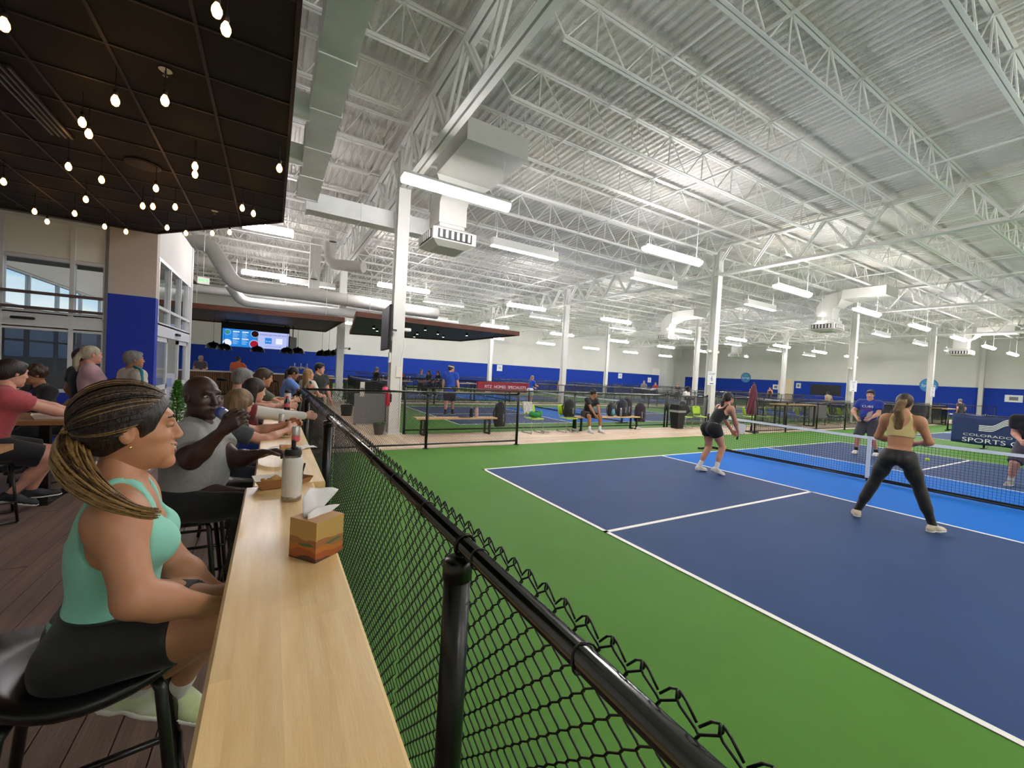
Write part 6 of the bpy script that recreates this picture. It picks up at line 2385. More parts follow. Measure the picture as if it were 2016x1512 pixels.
MB().lathe([(0.014, 0.205), (0.014, 0.225)], 12).build('cap', WHITE_SHOE, hb)

# ---- bar
W10 = person('man in an orange tee standing at the bar with a white cup', (-4.52, 15.75, 0.006), DG(95), 1.78, True, 'warm', head_yaw=DG(-55), head_pitch=0.0, hand_r=(0.34, -0.28, 1.14), pole_r=(-0.4, -1, -0.4), hand_l=(0.3, 0.15, 1.12),
             hair='short', hair_m=H_BLACK, top=('tee', C_ORANGE, 0.016), bottom=('shorts', C_DGREY, 0.012), h=0.018, hh=0.011, hand_h=0.009)
cp_ = MB().lathe([(0.03, 0), (0.042, 0.13)], 14).build('paper_cup', PAPER, None, loc=tuple(W10['WR'] + np.array([0.06, 0.05, -0.04])))
tag(cp_, 'white paper cup in the hand of the man in orange', 'cup')
MB().lathe([(0.043, 0.13), (0.044, 0.135), (0.03, 0.14)], 14).build('lid', WHITE_SHOE, cp_)
person('person in a patterned grey shirt and cap behind the far left end of the bar', (-6.15, 18.2, 0.006), DG(-80), 1.74, True, 'tan', head_yaw=DG(40), hair='short', hair_m=H_WHITE, hand_r=(0.25, -0.15, 1.1), hand_l=(0.25, 0.15, 1.1),
       top=('tee', cloth_mat('patterned_grey', '5a4f55', 0.5, vscale=60), 0.014), bottom=('pants', C_BLACK, 0.012), h=0.02, hh=0.012, hand_h=0.011)

# ---- lobby tables
W11 = person('man in a heather red tee and black shorts sitting at the lobby table', (-5.47, -0.60, 0.022), DG(24), 1.80, True, 'pink', hips=0.70, lean=0.22, spine=0.48, head_yaw=DG(25), head_pitch=0.05, build=1.08,
             hand_r=(0.60, -0.02, 0.96), hand_l=(0.62, 0.25, 0.98), pole_r=(0.1, -1, -0.7), foot_r=(0.15, -0.02, 0.24), foot_l=(0.30, 0.2, 0.2), knee_r=(1, -0.2, 0.6), toe_r=(0.9, -0.2, -0.3),
             hair='short', hair_m=H_DKBROWN, top=('tee', C_RED, 0.018, -0.1), bottom=('shorts', C_BLACK, 0.012), shoe_m=mat('shoe_charcoal', '1b1e22', 0.6, vary=0.3, vscale=20), h=0.015, hh=0.008)
person('short haired woman in a black cardigan and blue top at the lobby table', (-5.62, 0.98, 0.022), DG(228), 1.64, False, 'warm', hips=0.70, lean=0.12, spine=0.46, head_yaw=DG(-25), head_pitch=0.12,
       hand_r=(0.38, -0.1, 0.96), hand_l=(0.38, 0.12, 0.96), pole_r=(-0.3, -1, -0.5), foot_r=(0.2, -0.1, 0.25), foot_l=(0.2, 0.1, 0.25), hair='curly', hair_m=H_BROWN,
       top=[('tee', C_BLUE, 0.012), ('cardigan', C_BLACK, 0.022, -0.12)], bottom=('pants', C_BLACK, 0.012), shoe_m=BLACK_MATTE, h=0.015, hh=0.008)
card = None
W13 = person('woman in a pale pink tee with a low ponytail standing with crossed arms', (-5.31, 1.30, 0.022), DG(22), 1.71, False, 'pink', head_yaw=DG(8), head_pitch=0.02, build=1.08,
             hand_r=(0.20, 0.12, 1.16), hand_l=(0.22, -0.12, 1.12), pole_r=(0.2, -1, -0.7), pole_l=(0.2, 1, -0.7), hair='ponytail', hair_m=H_WHITE, top=('tee', C_PINK, 0.016, -0.1), bottom=('pants', C_KHAKI, 0.014), h=0.015, hh=0.008)
W14 = person('grey haired man in a cream polo with a teal stripe standing by the vestibule', (-4.86, 1.22, 0.022), DG(35), 1.67, True, 'warm', head_yaw=DG(-12), head_pitch=0.0, build=1.10, belly=0.4,
             hair='short', hair_m=H_GREY, top=('polo', cloth_mat('polo_cream', 'b9b4a9', 0.10, vscale=30), 0.018, -0.1), bottom=('pants', C_KHAKI, 0.014), h=0.015, hh=0.008)
S_, E_ = W14['SR'], W14['ER']
W14['child']('teal_stripe', Vol().rc(W14['neck'] + (S_ - W14['neck']) * 0.35 + np.array([0, 0, 0.03]), S_ + np.array([0, 0, 0.028]), 0.046, 0.060, 0.02).rc(S_, S_ + (E_ - S_) * 0.60, 0.066, 0.064, 0.03),
             cloth_mat('teal', '12727a'), 0.010, 0.018, [(S_ - nrm(np.array([0.55, -0.83, 0])) * 0.0 + W14['B'][0] * 0.012, W14['B'][0]), (S_ - W14['B'][0] * 0.025, -W14['B'][0]), (S_ + (E_ - S_) * 0.62, E_ - S_)])
person('person in a dark tee mostly hidden behind the woman in pale pink', (-5.52, 1.75, 0.022), DG(40), 1.66, True, 'warm', hair='short', hair_m=H_DKBROWN, top=('tee', C_NAVYS, 0.016), bottom=('pants', C_KHAKI, 0.014), h=0.016, hh=0.01, hand_h=0.008)

# ---- players on the near court
W16 = person('woman in a pale yellow sports top and black leggings seen from behind', (3.66, -4.36, 0.006), DG(4), 1.70, False, 'tan', hips=0.885, lean=0.16,
             hand_r=(0.30, -0.10, 1.06), hand_l=(0.30, 0.08, 1.06), pole_r=(-0.6, -1, -0.9), pole_l=(-0.6, 1, -0.9), foot_r=(0.1, -0.34, 0.09), foot_l=(-0.06, 0.36, 0.09), head_pitch=0.05,
             toe_r=(1, -0.35, 0), toe_l=(1, 0.35, 0), hair='updo', hair_m=H_BROWN, top=('bra', C_YEL, 0.006), bottom=('leggings', C_LEGG, 0.005), shoe_m=mat('shoe_cream', 'c7b9a2', 0.6, vary=0.15, vscale=20), h=0.009, hh=0.006, hand_h=0.006)
tl = Vol()
p0 = W16['Pf'](-0.10, 0, 0.035)
pts = [p0, p0 + np.array([-0.055, 0, -0.04]), p0 + np.array([-0.075, 0.012, -0.14]), p0 + np.array([-0.07, -0.008, -0.24]), p0 + np.array([-0.062, 0.012, -0.34]), p0 + np.array([-0.055, 0, -0.43])]
for q in range(5):
    oy = (q - 2) * 0.013
    for i in range(len(pts) - 1):
        ra = [0.022, 0.028, 0.030, 0.028, 0.022, 0.008]
        w = np.array([0.006 * math.sin(i * 2 + q), oy * (1 + 0.3 * math.sin(i * 1.7 + q)), 0])
        w2 = np.array([0.006 * math.sin(i * 2 + 2 + q), oy * (1 + 0.3 * math.sin((i + 1) * 1.7 + q)), 0])
        tl.rc(pts[i] + w, pts[i + 1] + w2, ra[i] * 0.75, ra[i + 1] * 0.75, 0.006)
W16['child']('ponytail', tl, H_DIRTY, 0.006)
PADW = mat('paddle_white', 'd2d6de', 0.4)


def paddle(loc, rot, label, m_):
    t = thing('pickleball_paddle', label, 'paddle', loc, 0)
    t.rotation_euler = rot
    MB().rbox(-0.098, 0.098, 0.0, 0.21, -0.007, 0.007, 0.05, 6).build('face', m_, t)
    MB().tube([(0, -0.12, 0), (0, 0.01, 0)], [0.016, 0.014], 10).build('grip', BLACK_MATTE, t, smooth=True)
    MB().rbox(-0.1, 0.1, -0.002, 0.212, -0.004, 0.004, 0.052, 6).build('edge_guard', BLACK_MATTE, t)
    return t


W17 = person('woman in a black tank and skort bending forward with a white paddle near the net', (4.02, -1.56, 0.006), DG(-14), 1.68, False, 'fair', hips=0.86, lean=0.72, spine=0.50, head_yaw=DG(4), head_pitch=-0.30,
             hand_r=(0.62, -0.05, 0.72), hand_l=(0.62, 0.06, 0.70), pole_r=(-0.4, -1, -0.6), pole_l=(-0.4, 1, -0.6), foot_r=(0.06, -0.12, 0.12), foot_l=(-0.10, 0.14, 0.10), toe_r=(0.9, -0.3, -0.35), toe_l=(0.9, 0.1, -0.1),
             hair='ponytail', hair_m=H_DKBROWN, top=('tank', C_BLACK, 0.007), bottom=('skort', C_BLACK, 0.012), sock_m=SOCKW, h=0.012, hh=0.007, hand_h=0.007)
paddle(tuple(W17['WR'] * 0.5 + W17['WL'] * 0.5 + np.array([0.10, -0.02, -0.06])), (DG(70), DG(10), DG(-60)), 'white paddle gripped by the woman in black', PADW)
W18 = person('man in a blue baseball tee and backward cap facing the viewer across the net', (10.85, -1.62, 0.006), DG(183), 1.82, True, 'pink', head_yaw=DG(6), head_pitch=0.05, build=1.12, belly=0.3, hips=0.90,
             hand_r=(0.22, -0.20, 1.0), hand_l=(0.30, 0.12, 1.02), pole_r=(-0.4, -1, -0.4), foot_r=(0.1, -0.2, 0.09), foot_l=(-0.05, 0.2, 0.09), hair='short', hair_m=H_BROWN,
             top=('tee', C_BLUE, 0.018, -0.1), bottom=('longshorts', C_DGREY, 0.014), sock_m=SOCKK, shoe_m=WHITE_SHOE, h=0.015, hh=0.008, hand_h=0.008)
W18['child']('cap', Vol().ell(W18['Pf'](-0.012, 0, 0.052), np.array([0.108, 0.088, 0.085]) * W18['hs'], W18['FH'], 0.02).ell(W18['Pf'](-0.12, 0, 0.03), np.array([0.06, 0.06, 0.012]) * W18['hs'], W18['FH'], 0.01), C_BLACK, 0.008, 0, [(W18['Pf'](0, 0, 0.048), -W18['FH'][2])])
paddle(tuple(W18['WL'] + np.array([-0.08, 0.06, 0.06])), (DG(40), DG(60), DG(180)), 'brown paddle held by the man in the blue baseball tee', mat('paddle_brown', '6b5a50', 0.4))
TW = mat('print_white', 'e8e8ea', 0.6)
TR_ = mat('print_red', 'a02036', 0.6)


def chest_print(Wp, body, size, up_, m_, fwd=0.155, name='printed_word', width=1.0):
    F_ = Wp['FC']
    p = Wp['mid'] + F_[2] * up_ + F_[0] * fwd - Wp['G0']
    # text lies in the plane whose normal is the chest's forward; x runs to the wearer's left as seen from the front
    X = F_[1]
    Y = F_[2]
    Z = F_[0]
    o = text_mesh(name, body, size, m_, Wp['obj'], tuple(p), (0, 0, 0), 0.004, width=width)
    o.rotation_euler = Matrix((Vector(X), Vector(Y), Vector(Z))).transposed().to_euler()
    return o


chest_print(W18, 'CUBS', 0.085, 0.20, TW, 0.165, width=1.2)
chest_print(W18, 'BASEBALL', 0.05, 0.125, TR_, 0.172, width=1.1)
W19 = person('player in a black tee at the right edge of the frame', (9.55, -4.62, 0.006), DG(176), 1.84, True, 'pink', hips=0.84, lean=0.42, head_yaw=DG(0), build=1.15, hand_r=(0.32, -0.10, 0.92), hand_l=(0.34, 0.05, 0.92),
             foot_r=(0.08, -0.24, 0.09), foot_l=(-0.04, 0.24, 0.09), hair='short', hair_m=H_BROWN, top=('tee', C_BLACK, 0.018), bottom=('longshorts', cloth_mat('plum_grey', '3d3846'), 0.014), sock_m=SOCKW,
             shoe_m=mat('shoe_bw', '8d8a84', 0.6, vary=0.6, vscale=16), h=0.016, hh=0.009, hand_h=0.008)
# ---- seated on the walkway bench
person('young man in black sitting on the walkway bench with elbows on his knees', (5.52, 3.74, 0.006), DG(-92), 1.74, True, 'warm', hips=0.545, lean=0.50, spine=0.50, slouch=0.1, head_yaw=DG(50), head_pitch=-0.1,
       hand_r=(0.52, -0.05, 0.50), hand_l=(0.52, 0.10, 0.52), pole_r=(0.2, -1, -0.5), pole_l=(0.2, 1, -0.5), foot_r=(0.44, -0.20, 0.09), foot_l=(0.42, 0.22, 0.09), knee_r=(0.4, -0.2, 1), knee_l=(0.4, 0.2, 1),
       hair='curly', hair_m=H_BLACK, top=('tee', C_BLACK, 0.016), bottom=('shorts', C_BLACK, 0.014), sock_m=SOCKW, shoe_m=mat('shoe_grey_white', 'c2c2c8', 0.6), h=0.016, hh=0.008, hand_h=0.007)
W21 = person('man in a blue tee and white headband walking on the court behind the bench', (2.62, 8.2, 0.006), DG(52), 1.88, True, 'pink', head_yaw=DG(-48), build=1.16, belly=0.3, hand_r=(0.12, -0.34, 0.82), hand_l=(0.05, 0.3, 0.85),
             foot_r=(0.16, -0.1, 0.09), foot_l=(-0.14, 0.1, 0.10), hair='short', hair_m=H_BROWN, top=('tee', C_BLUE2, 0.02, -0.1), bottom=('longshorts', C_NAVYS, 0.016), sock_m=SOCKK, shoe_m=mat('shoe_charcoal', '1b1e22', 0.6), h=0.015, hh=0.009, hand_h=0.009)
hbv = Vol().ell(W21['Pf'](-0.012, 0, 0.04), np.array([0.113, 0.094, 0.1]) * W21['hs'], W21['FH'], 0.01)
W21['child']('headband', hbv, C_WHITE, 0.008, 0, [(W21['Pf'](0, 0, 0.075), W21['FH'][2] + 0.25 * W21['FH'][0]), (W21['Pf'](0, 0, 0.035), -(W21['FH'][2] + 0.25 * W21['FH'][0]))])
# ---- small figures across the hall
far = dict(h=0.026, hh=0.014, hand_h=0.013)
person('blonde woman in a blue top on the second court near the red banner', (9.0, 12.5, 0.006), DG(10), 1.66, False, 'fair', lean=0.2, hand_r=(0.45, -0.1, 1.1), hand_l=(0.4, 0.1, 1.0), hair='ponytail', hair_m=H_BLONDE, top=('tee', C_BLUE2, 0.014), bottom=('shorts', C_WHITE, 0.012), **far)
person('person in a hot pink top beside the column left of the seated player', (12.6, 14.5, 0.006), DG(80), 1.68, False, 'fair', hair='updo', hair_m=H_BROWN, top=('tank', C_HOTPINK, 0.012), bottom=('shorts', C_DGREY, 0.012), **far)
person('person in a grey sweater standing on a far court', (25.4, 19.3, 0.006), DG(200), 1.74, True, 'fair', hand_r=(0.25, -0.1, 1.1), hand_l=(0.25, 0.1, 1.1), hair='short', hair_m=H_GREY, top=('long', cloth_mat('sweater_grey', '6e6d69'), 0.016), bottom=('pants', C_BLACK, 0.012), **far)
person('person in a rust red top standing on a far court', (27.0, 19.4, 0.006), DG(190), 1.66, False, 'fair', hand_r=(0.25, -0.1, 1.0), hair='bob', hair_m=H_BROWN, top=('long', cloth_mat('rust', '8f3f36'), 0.014), bottom=('pants', C_DGREY, 0.012), **far)
person('man in a white tee crouching behind the lime chairs by the COURT 6 sign', (14.0, 6.6, 0.006), DG(-75), 1.80, True, 'deep', hips=0.72, lean=0.3, hand_r=(0.4, -0.05, 0.95), hand_l=(0.4, 0.1, 0.95), foot_r=(0.2, -0.45, 0.09), foot_l=(-0.1, 0.45, 0.09),
       hair='crop' if False else 'short', hair_m=H_BLACK, top=('tee', C_WHITE, 0.018), bottom=('pants', C_BLACK, 0.014), h=0.018, hh=0.011, hand_h=0.010)
person('far player in a black tank left of the doorway', (42.5, 19.4, 0.006), DG(180), 1.78, True, 'pink', hair='short', hair_m=H_WHITE, top=('tank', C_BLACK, 0.014), bottom=('shorts', C_BLACK, 0.012), **far)
person('far player in a dark red tank next to the notice by the doorway', (42.5, 17.5, 0.006), DG(170), 1.80, True, 'pink', hair='short', hair_m=H_BROWN, top=('tank', cloth_mat('dark_red', '4a1d20'), 0.014), bottom=('shorts', C_BLACK, 0.012), **far)
person('person in a beige top sitting at the far right tables', (34.0, 8.7, 0.006), DG(60), 1.7, True, 'tan', hips=0.85, lean=0.2, foot_r=(0.3, -0.1, 0.2), foot_l=(0.3, 0.1, 0.2), hair='short', hair_m=H_BLACK, top=('tee', cloth_mat('beige', '9a937c'), 0.014), bottom=('pants', C_DGREY, 0.012), **far)
person('person with light hair sitting at the far right tables behind the banner', (34.0, 1.6, 0.006), DG(60), 1.7, True, 'pink', hips=0.85, lean=0.2, foot_r=(0.3, -0.1, 0.2), foot_l=(0.3, 0.1, 0.2), hair='short', hair_m=H_GREY, top=('tee', C_DGREY, 0.014), bottom=('pants', C_DGREY, 0.012), **far)
for (x, y, yaw, male, sk_, hr_, hm_, tm_, lab) in ((4.1, 16.3, 250, True, 'fair', 'short', H_GREY, C_LBLUE, 'seated man in light blue at the far high table'),
                                                  (4.45, 15.75, 200, False, 'tan', 'long', H_DKBROWN, C_DGREY, 'seated long haired woman in charcoal at the far high table'),
                                                  (4.98, 15.7, 190, False, 'tan', 'bob', H_BROWN, C_BLACK, 'seated dark haired woman in black at the far high table'),
                                                  (1.40, 15.6, 20, True, 'fair', 'short', H_GREY, C_BLACK, 'balding man in black seated at the far left high table'),
                                                  (27.3, 17.2, 200, True, 'pink', 'short', H_GREY, C_DGREY, 'person in grey sitting beyond the trash can')):
    person(lab, (x, y, 0.006), DG(yaw), 1.72, male, sk_, hips=0.85, lean=0.2, foot_r=(0.28, -0.1, 0.3), foot_l=(0.28, 0.1, 0.3), hand_r=(0.4, -0.1, 1.0), hand_l=(0.4, 0.1, 1.0), hair=hr_, hair_m=hm_, top=('tee', tm_, 0.014), bottom=('pants', C_BLACK, 0.012), **far)
# ================================================================== walkway furniture and other loose things
LIME = mat('lime_plastic', '9cbf1c', 0.45, vary=0.05)
CHROME = mat('chrome_tube', 'b5b5b2', 0.2, metal=0.9)
BENCHW = mat('bench_top_wood', 'c9a878', 0.5, vary=0.14, vscale=4, stretch=(1, 6, 1), objvary=0.06)


def lime_chair(label, x, y, rz, first=[None]):
    if first[0] is not None:
        return dup(first[0], (x, y, 0.006), rz, label, 'lime green stacking chairs')
    t = thing('lime_chair', label, 'chair', (x, y, 0.006), rz, 'lime green stacking chairs')
    # seat shell, front is -y
    rings = []
    for v_ in range(7):
        u = v_ / 6
        yy = -0.22 + 0.40 * u
        zz = 0.44 - 0.02 * math.sin(PI * u) - (0.02 if v_ == 0 else 0)
        rings.append([(0.22 * w, yy, zz + 0.012 * w * w) for w in (-1, -.6, -.2, .2, .6, 1)])
    vs = [p for r in rings for p in r]
    fs = [(i * 6 + j, i * 6 + j + 1, (i + 1) * 6 + j + 1, (i + 1) * 6 + j) for i in range(6) for j in range(5)]
    o = MB().add(vs, fs).build('seat', LIME, t, smooth=True)
    o.modifiers.new('t', 'SOLIDIFY').thickness = 0.014
    rings = []
    for v_ in range(7):
        u = v_ / 6
        wd = 0.20 + 0.02 * math.sin(PI * u)
        yy = 0.19 + 0.07 * u
        zz = 0.50 + 0.32 * u
        rings.append([(wd * w, yy - 0.035 * w * w + 0.035, zz - (0.02 * abs(w) ** 4 if v_ == 6 else 0)) for w in (-1, -.6, -.2, .2, .6, 1)])
    vs = [p for r in rings for p in r]
    o = MB().add(vs, fs).build('backrest', LIME, t, smooth=True)
    o.modifiers.new('t', 'SOLIDIFY').thickness = 0.014
    MB().box(-0.055, 0.055, 0.275, 0.285, 0.765, 0.785).build('handle_slot', BLACK_MATTE, t)
    for s in (-1, 1):
        MB().tube([(s * 0.19, 0.2, 0.52), (s * 0.20, 0.16, 0.43), (s * 0.22, 0.23, 0.01)], 0.009, 8).build('leg', CHROME, t, smooth=True)
        MB().tube([(s * 0.20, -0.16, 0.42), (s * 0.23, -0.22, 0.01)], 0.009, 8).build('leg', CHROME, t, smooth=True)
        MB().tube([(s * 0.23, -0.22, 0.012), (s * 0.22, 0.23, 0.012)], 0.009, 8).build('skid', CHROME, t, smooth=True)
        MB().tube([(s * 0.20, -0.16, 0.42), (s * 0.20, 0.16, 0.43)], 0.008, 8).build('seat_rail', CHROME, t, smooth=True)
    return t


lime_chair('lime chair holding a towel and a green bag', 3.42, 3.62, 0.1)
lime_chair('lime chair holding a black backpack left of the seated player', 4.68, 3.62, 0.05)
lime_chair('left lime chair of the pair right of the trash can', 10.3, 3.72, 0.1)
lime_chair('right lime chair of the pair beside the COURT 6 column', 11.3, 3.72, -0.05)
for i, (x, d) in enumerate(((12.75, 'just right of the COURT 6 column'), (14.3, 'left of the closed umbrella'), (15.3, 'right of the closed umbrella'), (16.0, 'under the left end of the tall table'),
                            (18.7, 'at the right end of the tall table'), (20.6, 'right of the grey board'), (21.9, 'second right of the grey board'), (23.1, 'left of the COURT 5 column'), (24.3, 'beside the COURT 5 column'))):
    lime_chair('lime chair %s' % d, x, 3.55, 0.5 + 0.3 * math.sin(i * 2.1))


def bench(label, x0, x1, y):
    t = thing('wooden_bench', label, 'bench', ((x0 + x1) / 2, y, 0.006), 0, 'walkway benches')
    hx = (x1 - x0) / 2
    for k in range(3):
        MB().box(-hx, hx, -0.165 + k * 0.112, -0.165 + k * 0.112 + 0.106, 0.41, 0.45).build('seat_plank', BENCHW, t)
    for s in (-1, 1):
        xx = s * (hx - 0.22)
        m = MB()
        for yy in (-0.14, 0.14):
            m.box(xx - 0.025, xx + 0.025, yy - 0.025, yy + 0.025, 0, 0.41)
        m.box(xx - 0.025, xx + 0.025, -0.14, 0.14, 0.0, 0.04)
        m.box(xx - 0.025, xx + 0.025, -0.14, 0.14, 0.37, 0.41)
        m.build('leg_frame', BLACK_STEEL, t)
    return t


bench('wooden bench with black loop legs behind the near fence', -0.05, 2.22, 3.78)
bench('wooden bench under the seated player and the pile of backpacks', 5.05, 7.95, 3.82)
BAGB = cloth_mat('bag_black', '131315', 0.2)
BAGN = cloth_mat('bag_navy', '161a2c', 0.2)
BAGP = cloth_mat('bag_plum', '241a26', 0.2)


def backpack(label, loc, rz, w, d, hgt, m_, accent=None, tilt=0.0, group='backpacks on the walkway'):
    t = thing('backpack', label, 'backpack', loc, rz, group)
    t.rotation_euler = (tilt, 0, rz)
    V = Vol()
    V.ell((0, 0, hgt * 0.32), (w * 0.5, d * 0.5, hgt * 0.34), None, 0.06).ell((0, 0.0, hgt * 0.66), (w * 0.44, d * 0.42, hgt * 0.36), None, 0.06)
    for sx in (-1, 1):
        V.rc((sx * w * 0.32, 0, 0.06), (sx * w * 0.30, 0, hgt * 0.75), 0.07, 0.06, 0.05)
    v, f = V.mesh(0.014, 0, [((0, 0, 0.004), (0, 0, -1))])
    link('main_body', np_mesh('main_body', [(v, f, 0)], [m_], np.zeros(3)), t)
    V = Vol().ell((0, -d * 0.42, hgt * 0.32), (w * 0.36, d * 0.22, hgt * 0.24), None, 0.03)
    v, f = V.mesh(0.014)
    link('front_pocket', np_mesh('front_pocket', [(v, f, 0)], [accent or m_], np.zeros(3)), t)
    MB().tube([(-0.05, d * 0.2, hgt * 0.95), (-0.03, d * 0.25, hgt * 1.06), (0.03, d * 0.25, hgt * 1.06), (0.05, d * 0.2, hgt * 0.95)], 0.010, 8).build('top_handle', m_, t, smooth=True)
    for sx in (-1, 1):
        MB().tube([(sx * w * 0.22, d * 0.38, hgt * 0.9), (sx * w * 0.36, d * 0.62, hgt * 0.55), (sx * w * 0.3, d * 0.45, hgt * 0.1)], 0.016, 8).build('shoulder_strap', m_, t, smooth=True)
    MB().box(-0.008, 0.008, -d * 0.665, -d * 0.60, hgt * 0.22, hgt * 0.52).build('zip_pull', mat('reflective_strip', 'a7a7a7', 0.4), t)
    return t
# ---- things that use the soft-volume builder
backpack('black backpack hanging on the fence at the right end of the empty bench', (2.46, 3.90, 0.16), 0.2, 0.36, 0.24, 0.72, BAGB)
backpack('black backpack with a grey stripe sitting on the lime chair', (4.70, 3.60, 0.46), 0.1, 0.42, 0.26, 0.56, BAGB)
backpack('slim black and turquoise sling bag on the bench', (6.62, 3.80, 0.456), 0.3, 0.28, 0.18, 0.46, BAGB, mat('bag_turquoise', '2f8fa8', 0.6), 0.0)
backpack('navy backpack with side pockets in the middle of the bench pile', (7.12, 3.80, 0.456), 0.0, 0.46, 0.28, 0.58, BAGN)
backpack('dark backpack at the back of the bench pile', (7.48, 3.93, 0.456), -0.2, 0.40, 0.22, 0.62, BAGP)
backpack('plum and black backpack hanging off the right end of the bench', (7.98, 3.78, 0.25), -0.4, 0.40, 0.26, 0.68, BAGP)
bt = MB().lathe([(0.034, 0), (0.036, 0.01), (0.036, 0.2), (0.024, 0.235), (0.024, 0.25)], 16).build('steel_flask', mat('flask_grey', '8a8781', 0.4, metal=0.4), None, smooth=True, loc=(6.93, 3.66, 0.456))
tag(bt, 'grey flask with white cap leaning by the navy backpack', 'flask')
MB().lathe([(0.026, 0.245), (0.026, 0.29)], 14).build('cap', WHITE_SHOE, bt)
for x, m_, lab in ((1.50, BLACK_MATTE, 'black bottle on the empty bench'), (1.66, mat('flask_rose', 'c8aaa2', 0.5), 'rose flask on the empty bench')):
    o = MB().lathe([(0.045, 0), (0.047, 0.01), (0.047, 0.21), (0.03, 0.25)], 16).build('drink_flask', m_, None, smooth=True, loc=(x, 3.78, 0.456))
    tag(o, lab, 'flask')
    MB().lathe([(0.033, 0.25), (0.033, 0.28)], 14).build('cap', ALU, o)
pd = thing('pickleball_paddle', 'black paddle lying on the empty bench', 'paddle', (1.33, 3.72, 0.464), 1.3)
MB().rbox(-0.098, 0.098, 0, 0.21, -0.007, 0.007, 0.05, 6).build('face', BLACK_MATTE, pd)
MB().tube([(0, -0.12, 0), (0, 0.01, 0)], 0.015, 10).build('grip', BLACK_MATTE, pd)
# towel and green bag on the first lime chair
V = Vol()
for i in range(7):
    xx = -0.16 + i * 0.045
    V.rc((xx, 0.25, 0.86), (xx + 0.01, 0.17, 0.56 + 0.04 * math.sin(i * 2)), 0.028, 0.026, 0.012).rc((xx, 0.25, 0.86), (xx, 0.33, 0.68), 0.026, 0.022, 0.012)
v, f = V.mesh(0.010)
o = link('towel', np_mesh('towel', [(v, f, 0)], [cloth_mat('towel_grey', 'b3b1ab', 0.2, vscale=20)], np.zeros(3)), None, (3.36, 3.62, 0.006))
tag(o, 'pale grey towel hung over the first lime chair back', 'towel')
V = Vol().ell((0, 0, 0.09), (0.20, 0.15, 0.09), None, 0.05).ell((0.10, -0.03, 0.14), (0.09, 0.10, 0.10), None, 0.05).ell((-0.11, 0.02, 0.11), (0.08, 0.1, 0.09), None, 0.05)
V.ell((0, -0.02, 0.22), (0.12, 0.08, 0.06), None, 0.03, sub=True)
v, f = V.mesh(0.012)
o = link('soft_green_bag', np_mesh('soft_green_bag', [(v, f, 0)], [cloth_mat('kelly_green', '1f7a34', 0.2)], np.zeros(3)), None, (3.46, 3.58, 0.452))
tag(o, 'slumped green bag on the seat of the first lime chair', 'bag')
V = Vol().ell((0.02, -0.02, 0.0), (0.09, 0.06, 0.05), None, 0.03)
v, f = V.mesh(0.012)
link('dark_lining', np_mesh('dark_lining', [(v, f, 0)], [BAGB], np.zeros(3)), o, (0, 0, 0.15))


def shoe_pair(x, y, m_, lab, rz=0.0, z=0.006):
    for k in (-1, 1):
        V = Vol().ell((0, 0, 0.05), (0.055, 0.042, 0.048), None, 0.03).ell((0.11, 0, 0.038), (0.08, 0.045, 0.034), None, 0.04)
        v, f = V.mesh(0.010, 0, [((0, 0, 0.002), (0, 0, -1))])
        o = link('loose_shoe', np_mesh('loose_shoe', [(v, f, 0)], [m_], np.zeros(3)), None, (x + k * 0.055 * math.sin(rz), y + k * 0.07, z), (0, 0, rz))
        tag(o, '%s, %s' % (lab, 'nearer one' if k < 0 else 'farther one'), 'shoe', 'loose shoes')
        V = Vol().ell((0.045, 0, 0.004), (0.13, 0.05, 0.016), None, 0.01)
        v, f = V.mesh(0.010, 0, [((0, 0, 0.0), (0, 0, -1))])
        link('sole', np_mesh('sole', [(v, f, 0)], [SOLE], np.zeros(3)), o)


shoe_pair(3.75, 3.55, mat('shoe_sand', 'a9a296', 0.7), 'sand coloured shoe under the first lime chair', 0.1)
shoe_pair(7.75, 3.72, mat('shoe_pale', 'cfc9c4', 0.7), 'pale shoe under the right end of the bench', 0.0)
shoe_pair(4.95, 3.62, mat('shoe_grey', '8d8f92', 0.7), 'grey shoe beside the second lime chair', 0.3)
shoe_pair(11.2, 3.55, mat('shoe_dark_grey', '4c5358', 0.7), 'dark grey shoe under the lime chair by the column', 0.3)

# ---- trash can
tc_ = thing('trash_can', 'black trash can with a clear liner beside the fence gap', 'trash can', (9.85, 3.68, 0.006))
MB().loft([[(x * 0.15, y * 0.15, 0.0) for x, y in ((-1, -1), (1, -1), (1, 1), (-1, 1))], [(x * 0.20, y * 0.19, 0.62) for x, y in ((-1, -1), (1, -1), (1, 1), (-1, 1))]]).build('bin', BLACK_MATTE, tc_)
MB().loft([[(x * 0.203, y * 0.193, 0.60) for x, y in ((-1, -1), (1, -1), (1, 1), (-1, 1))], [(x * 0.212, y * 0.20, 0.68) for x, y in ((-1, -1), (1, -1), (1, 1), (-1, 1))]]).build('bag_liner', mat('liner_clear', '9c9c9a', 0.3), tc_)
MB().loft([[(x * 0.215, y * 0.205, 0.68) for x, y in ((-1, -1), (1, -1), (1, 1), (-1, 1))], [(x * 0.19, y * 0.18, 0.88) for x, y in ((-1, -1), (1, -1), (1, 1), (-1, 1))]]).build('hood', BLACK_MATTE, tc_)
MB().box(-0.13, 0.13, -0.215, -0.175, 0.72, 0.83).build('flap', mat('flap_dark_grey', '1c1c1e', 0.5), tc_)

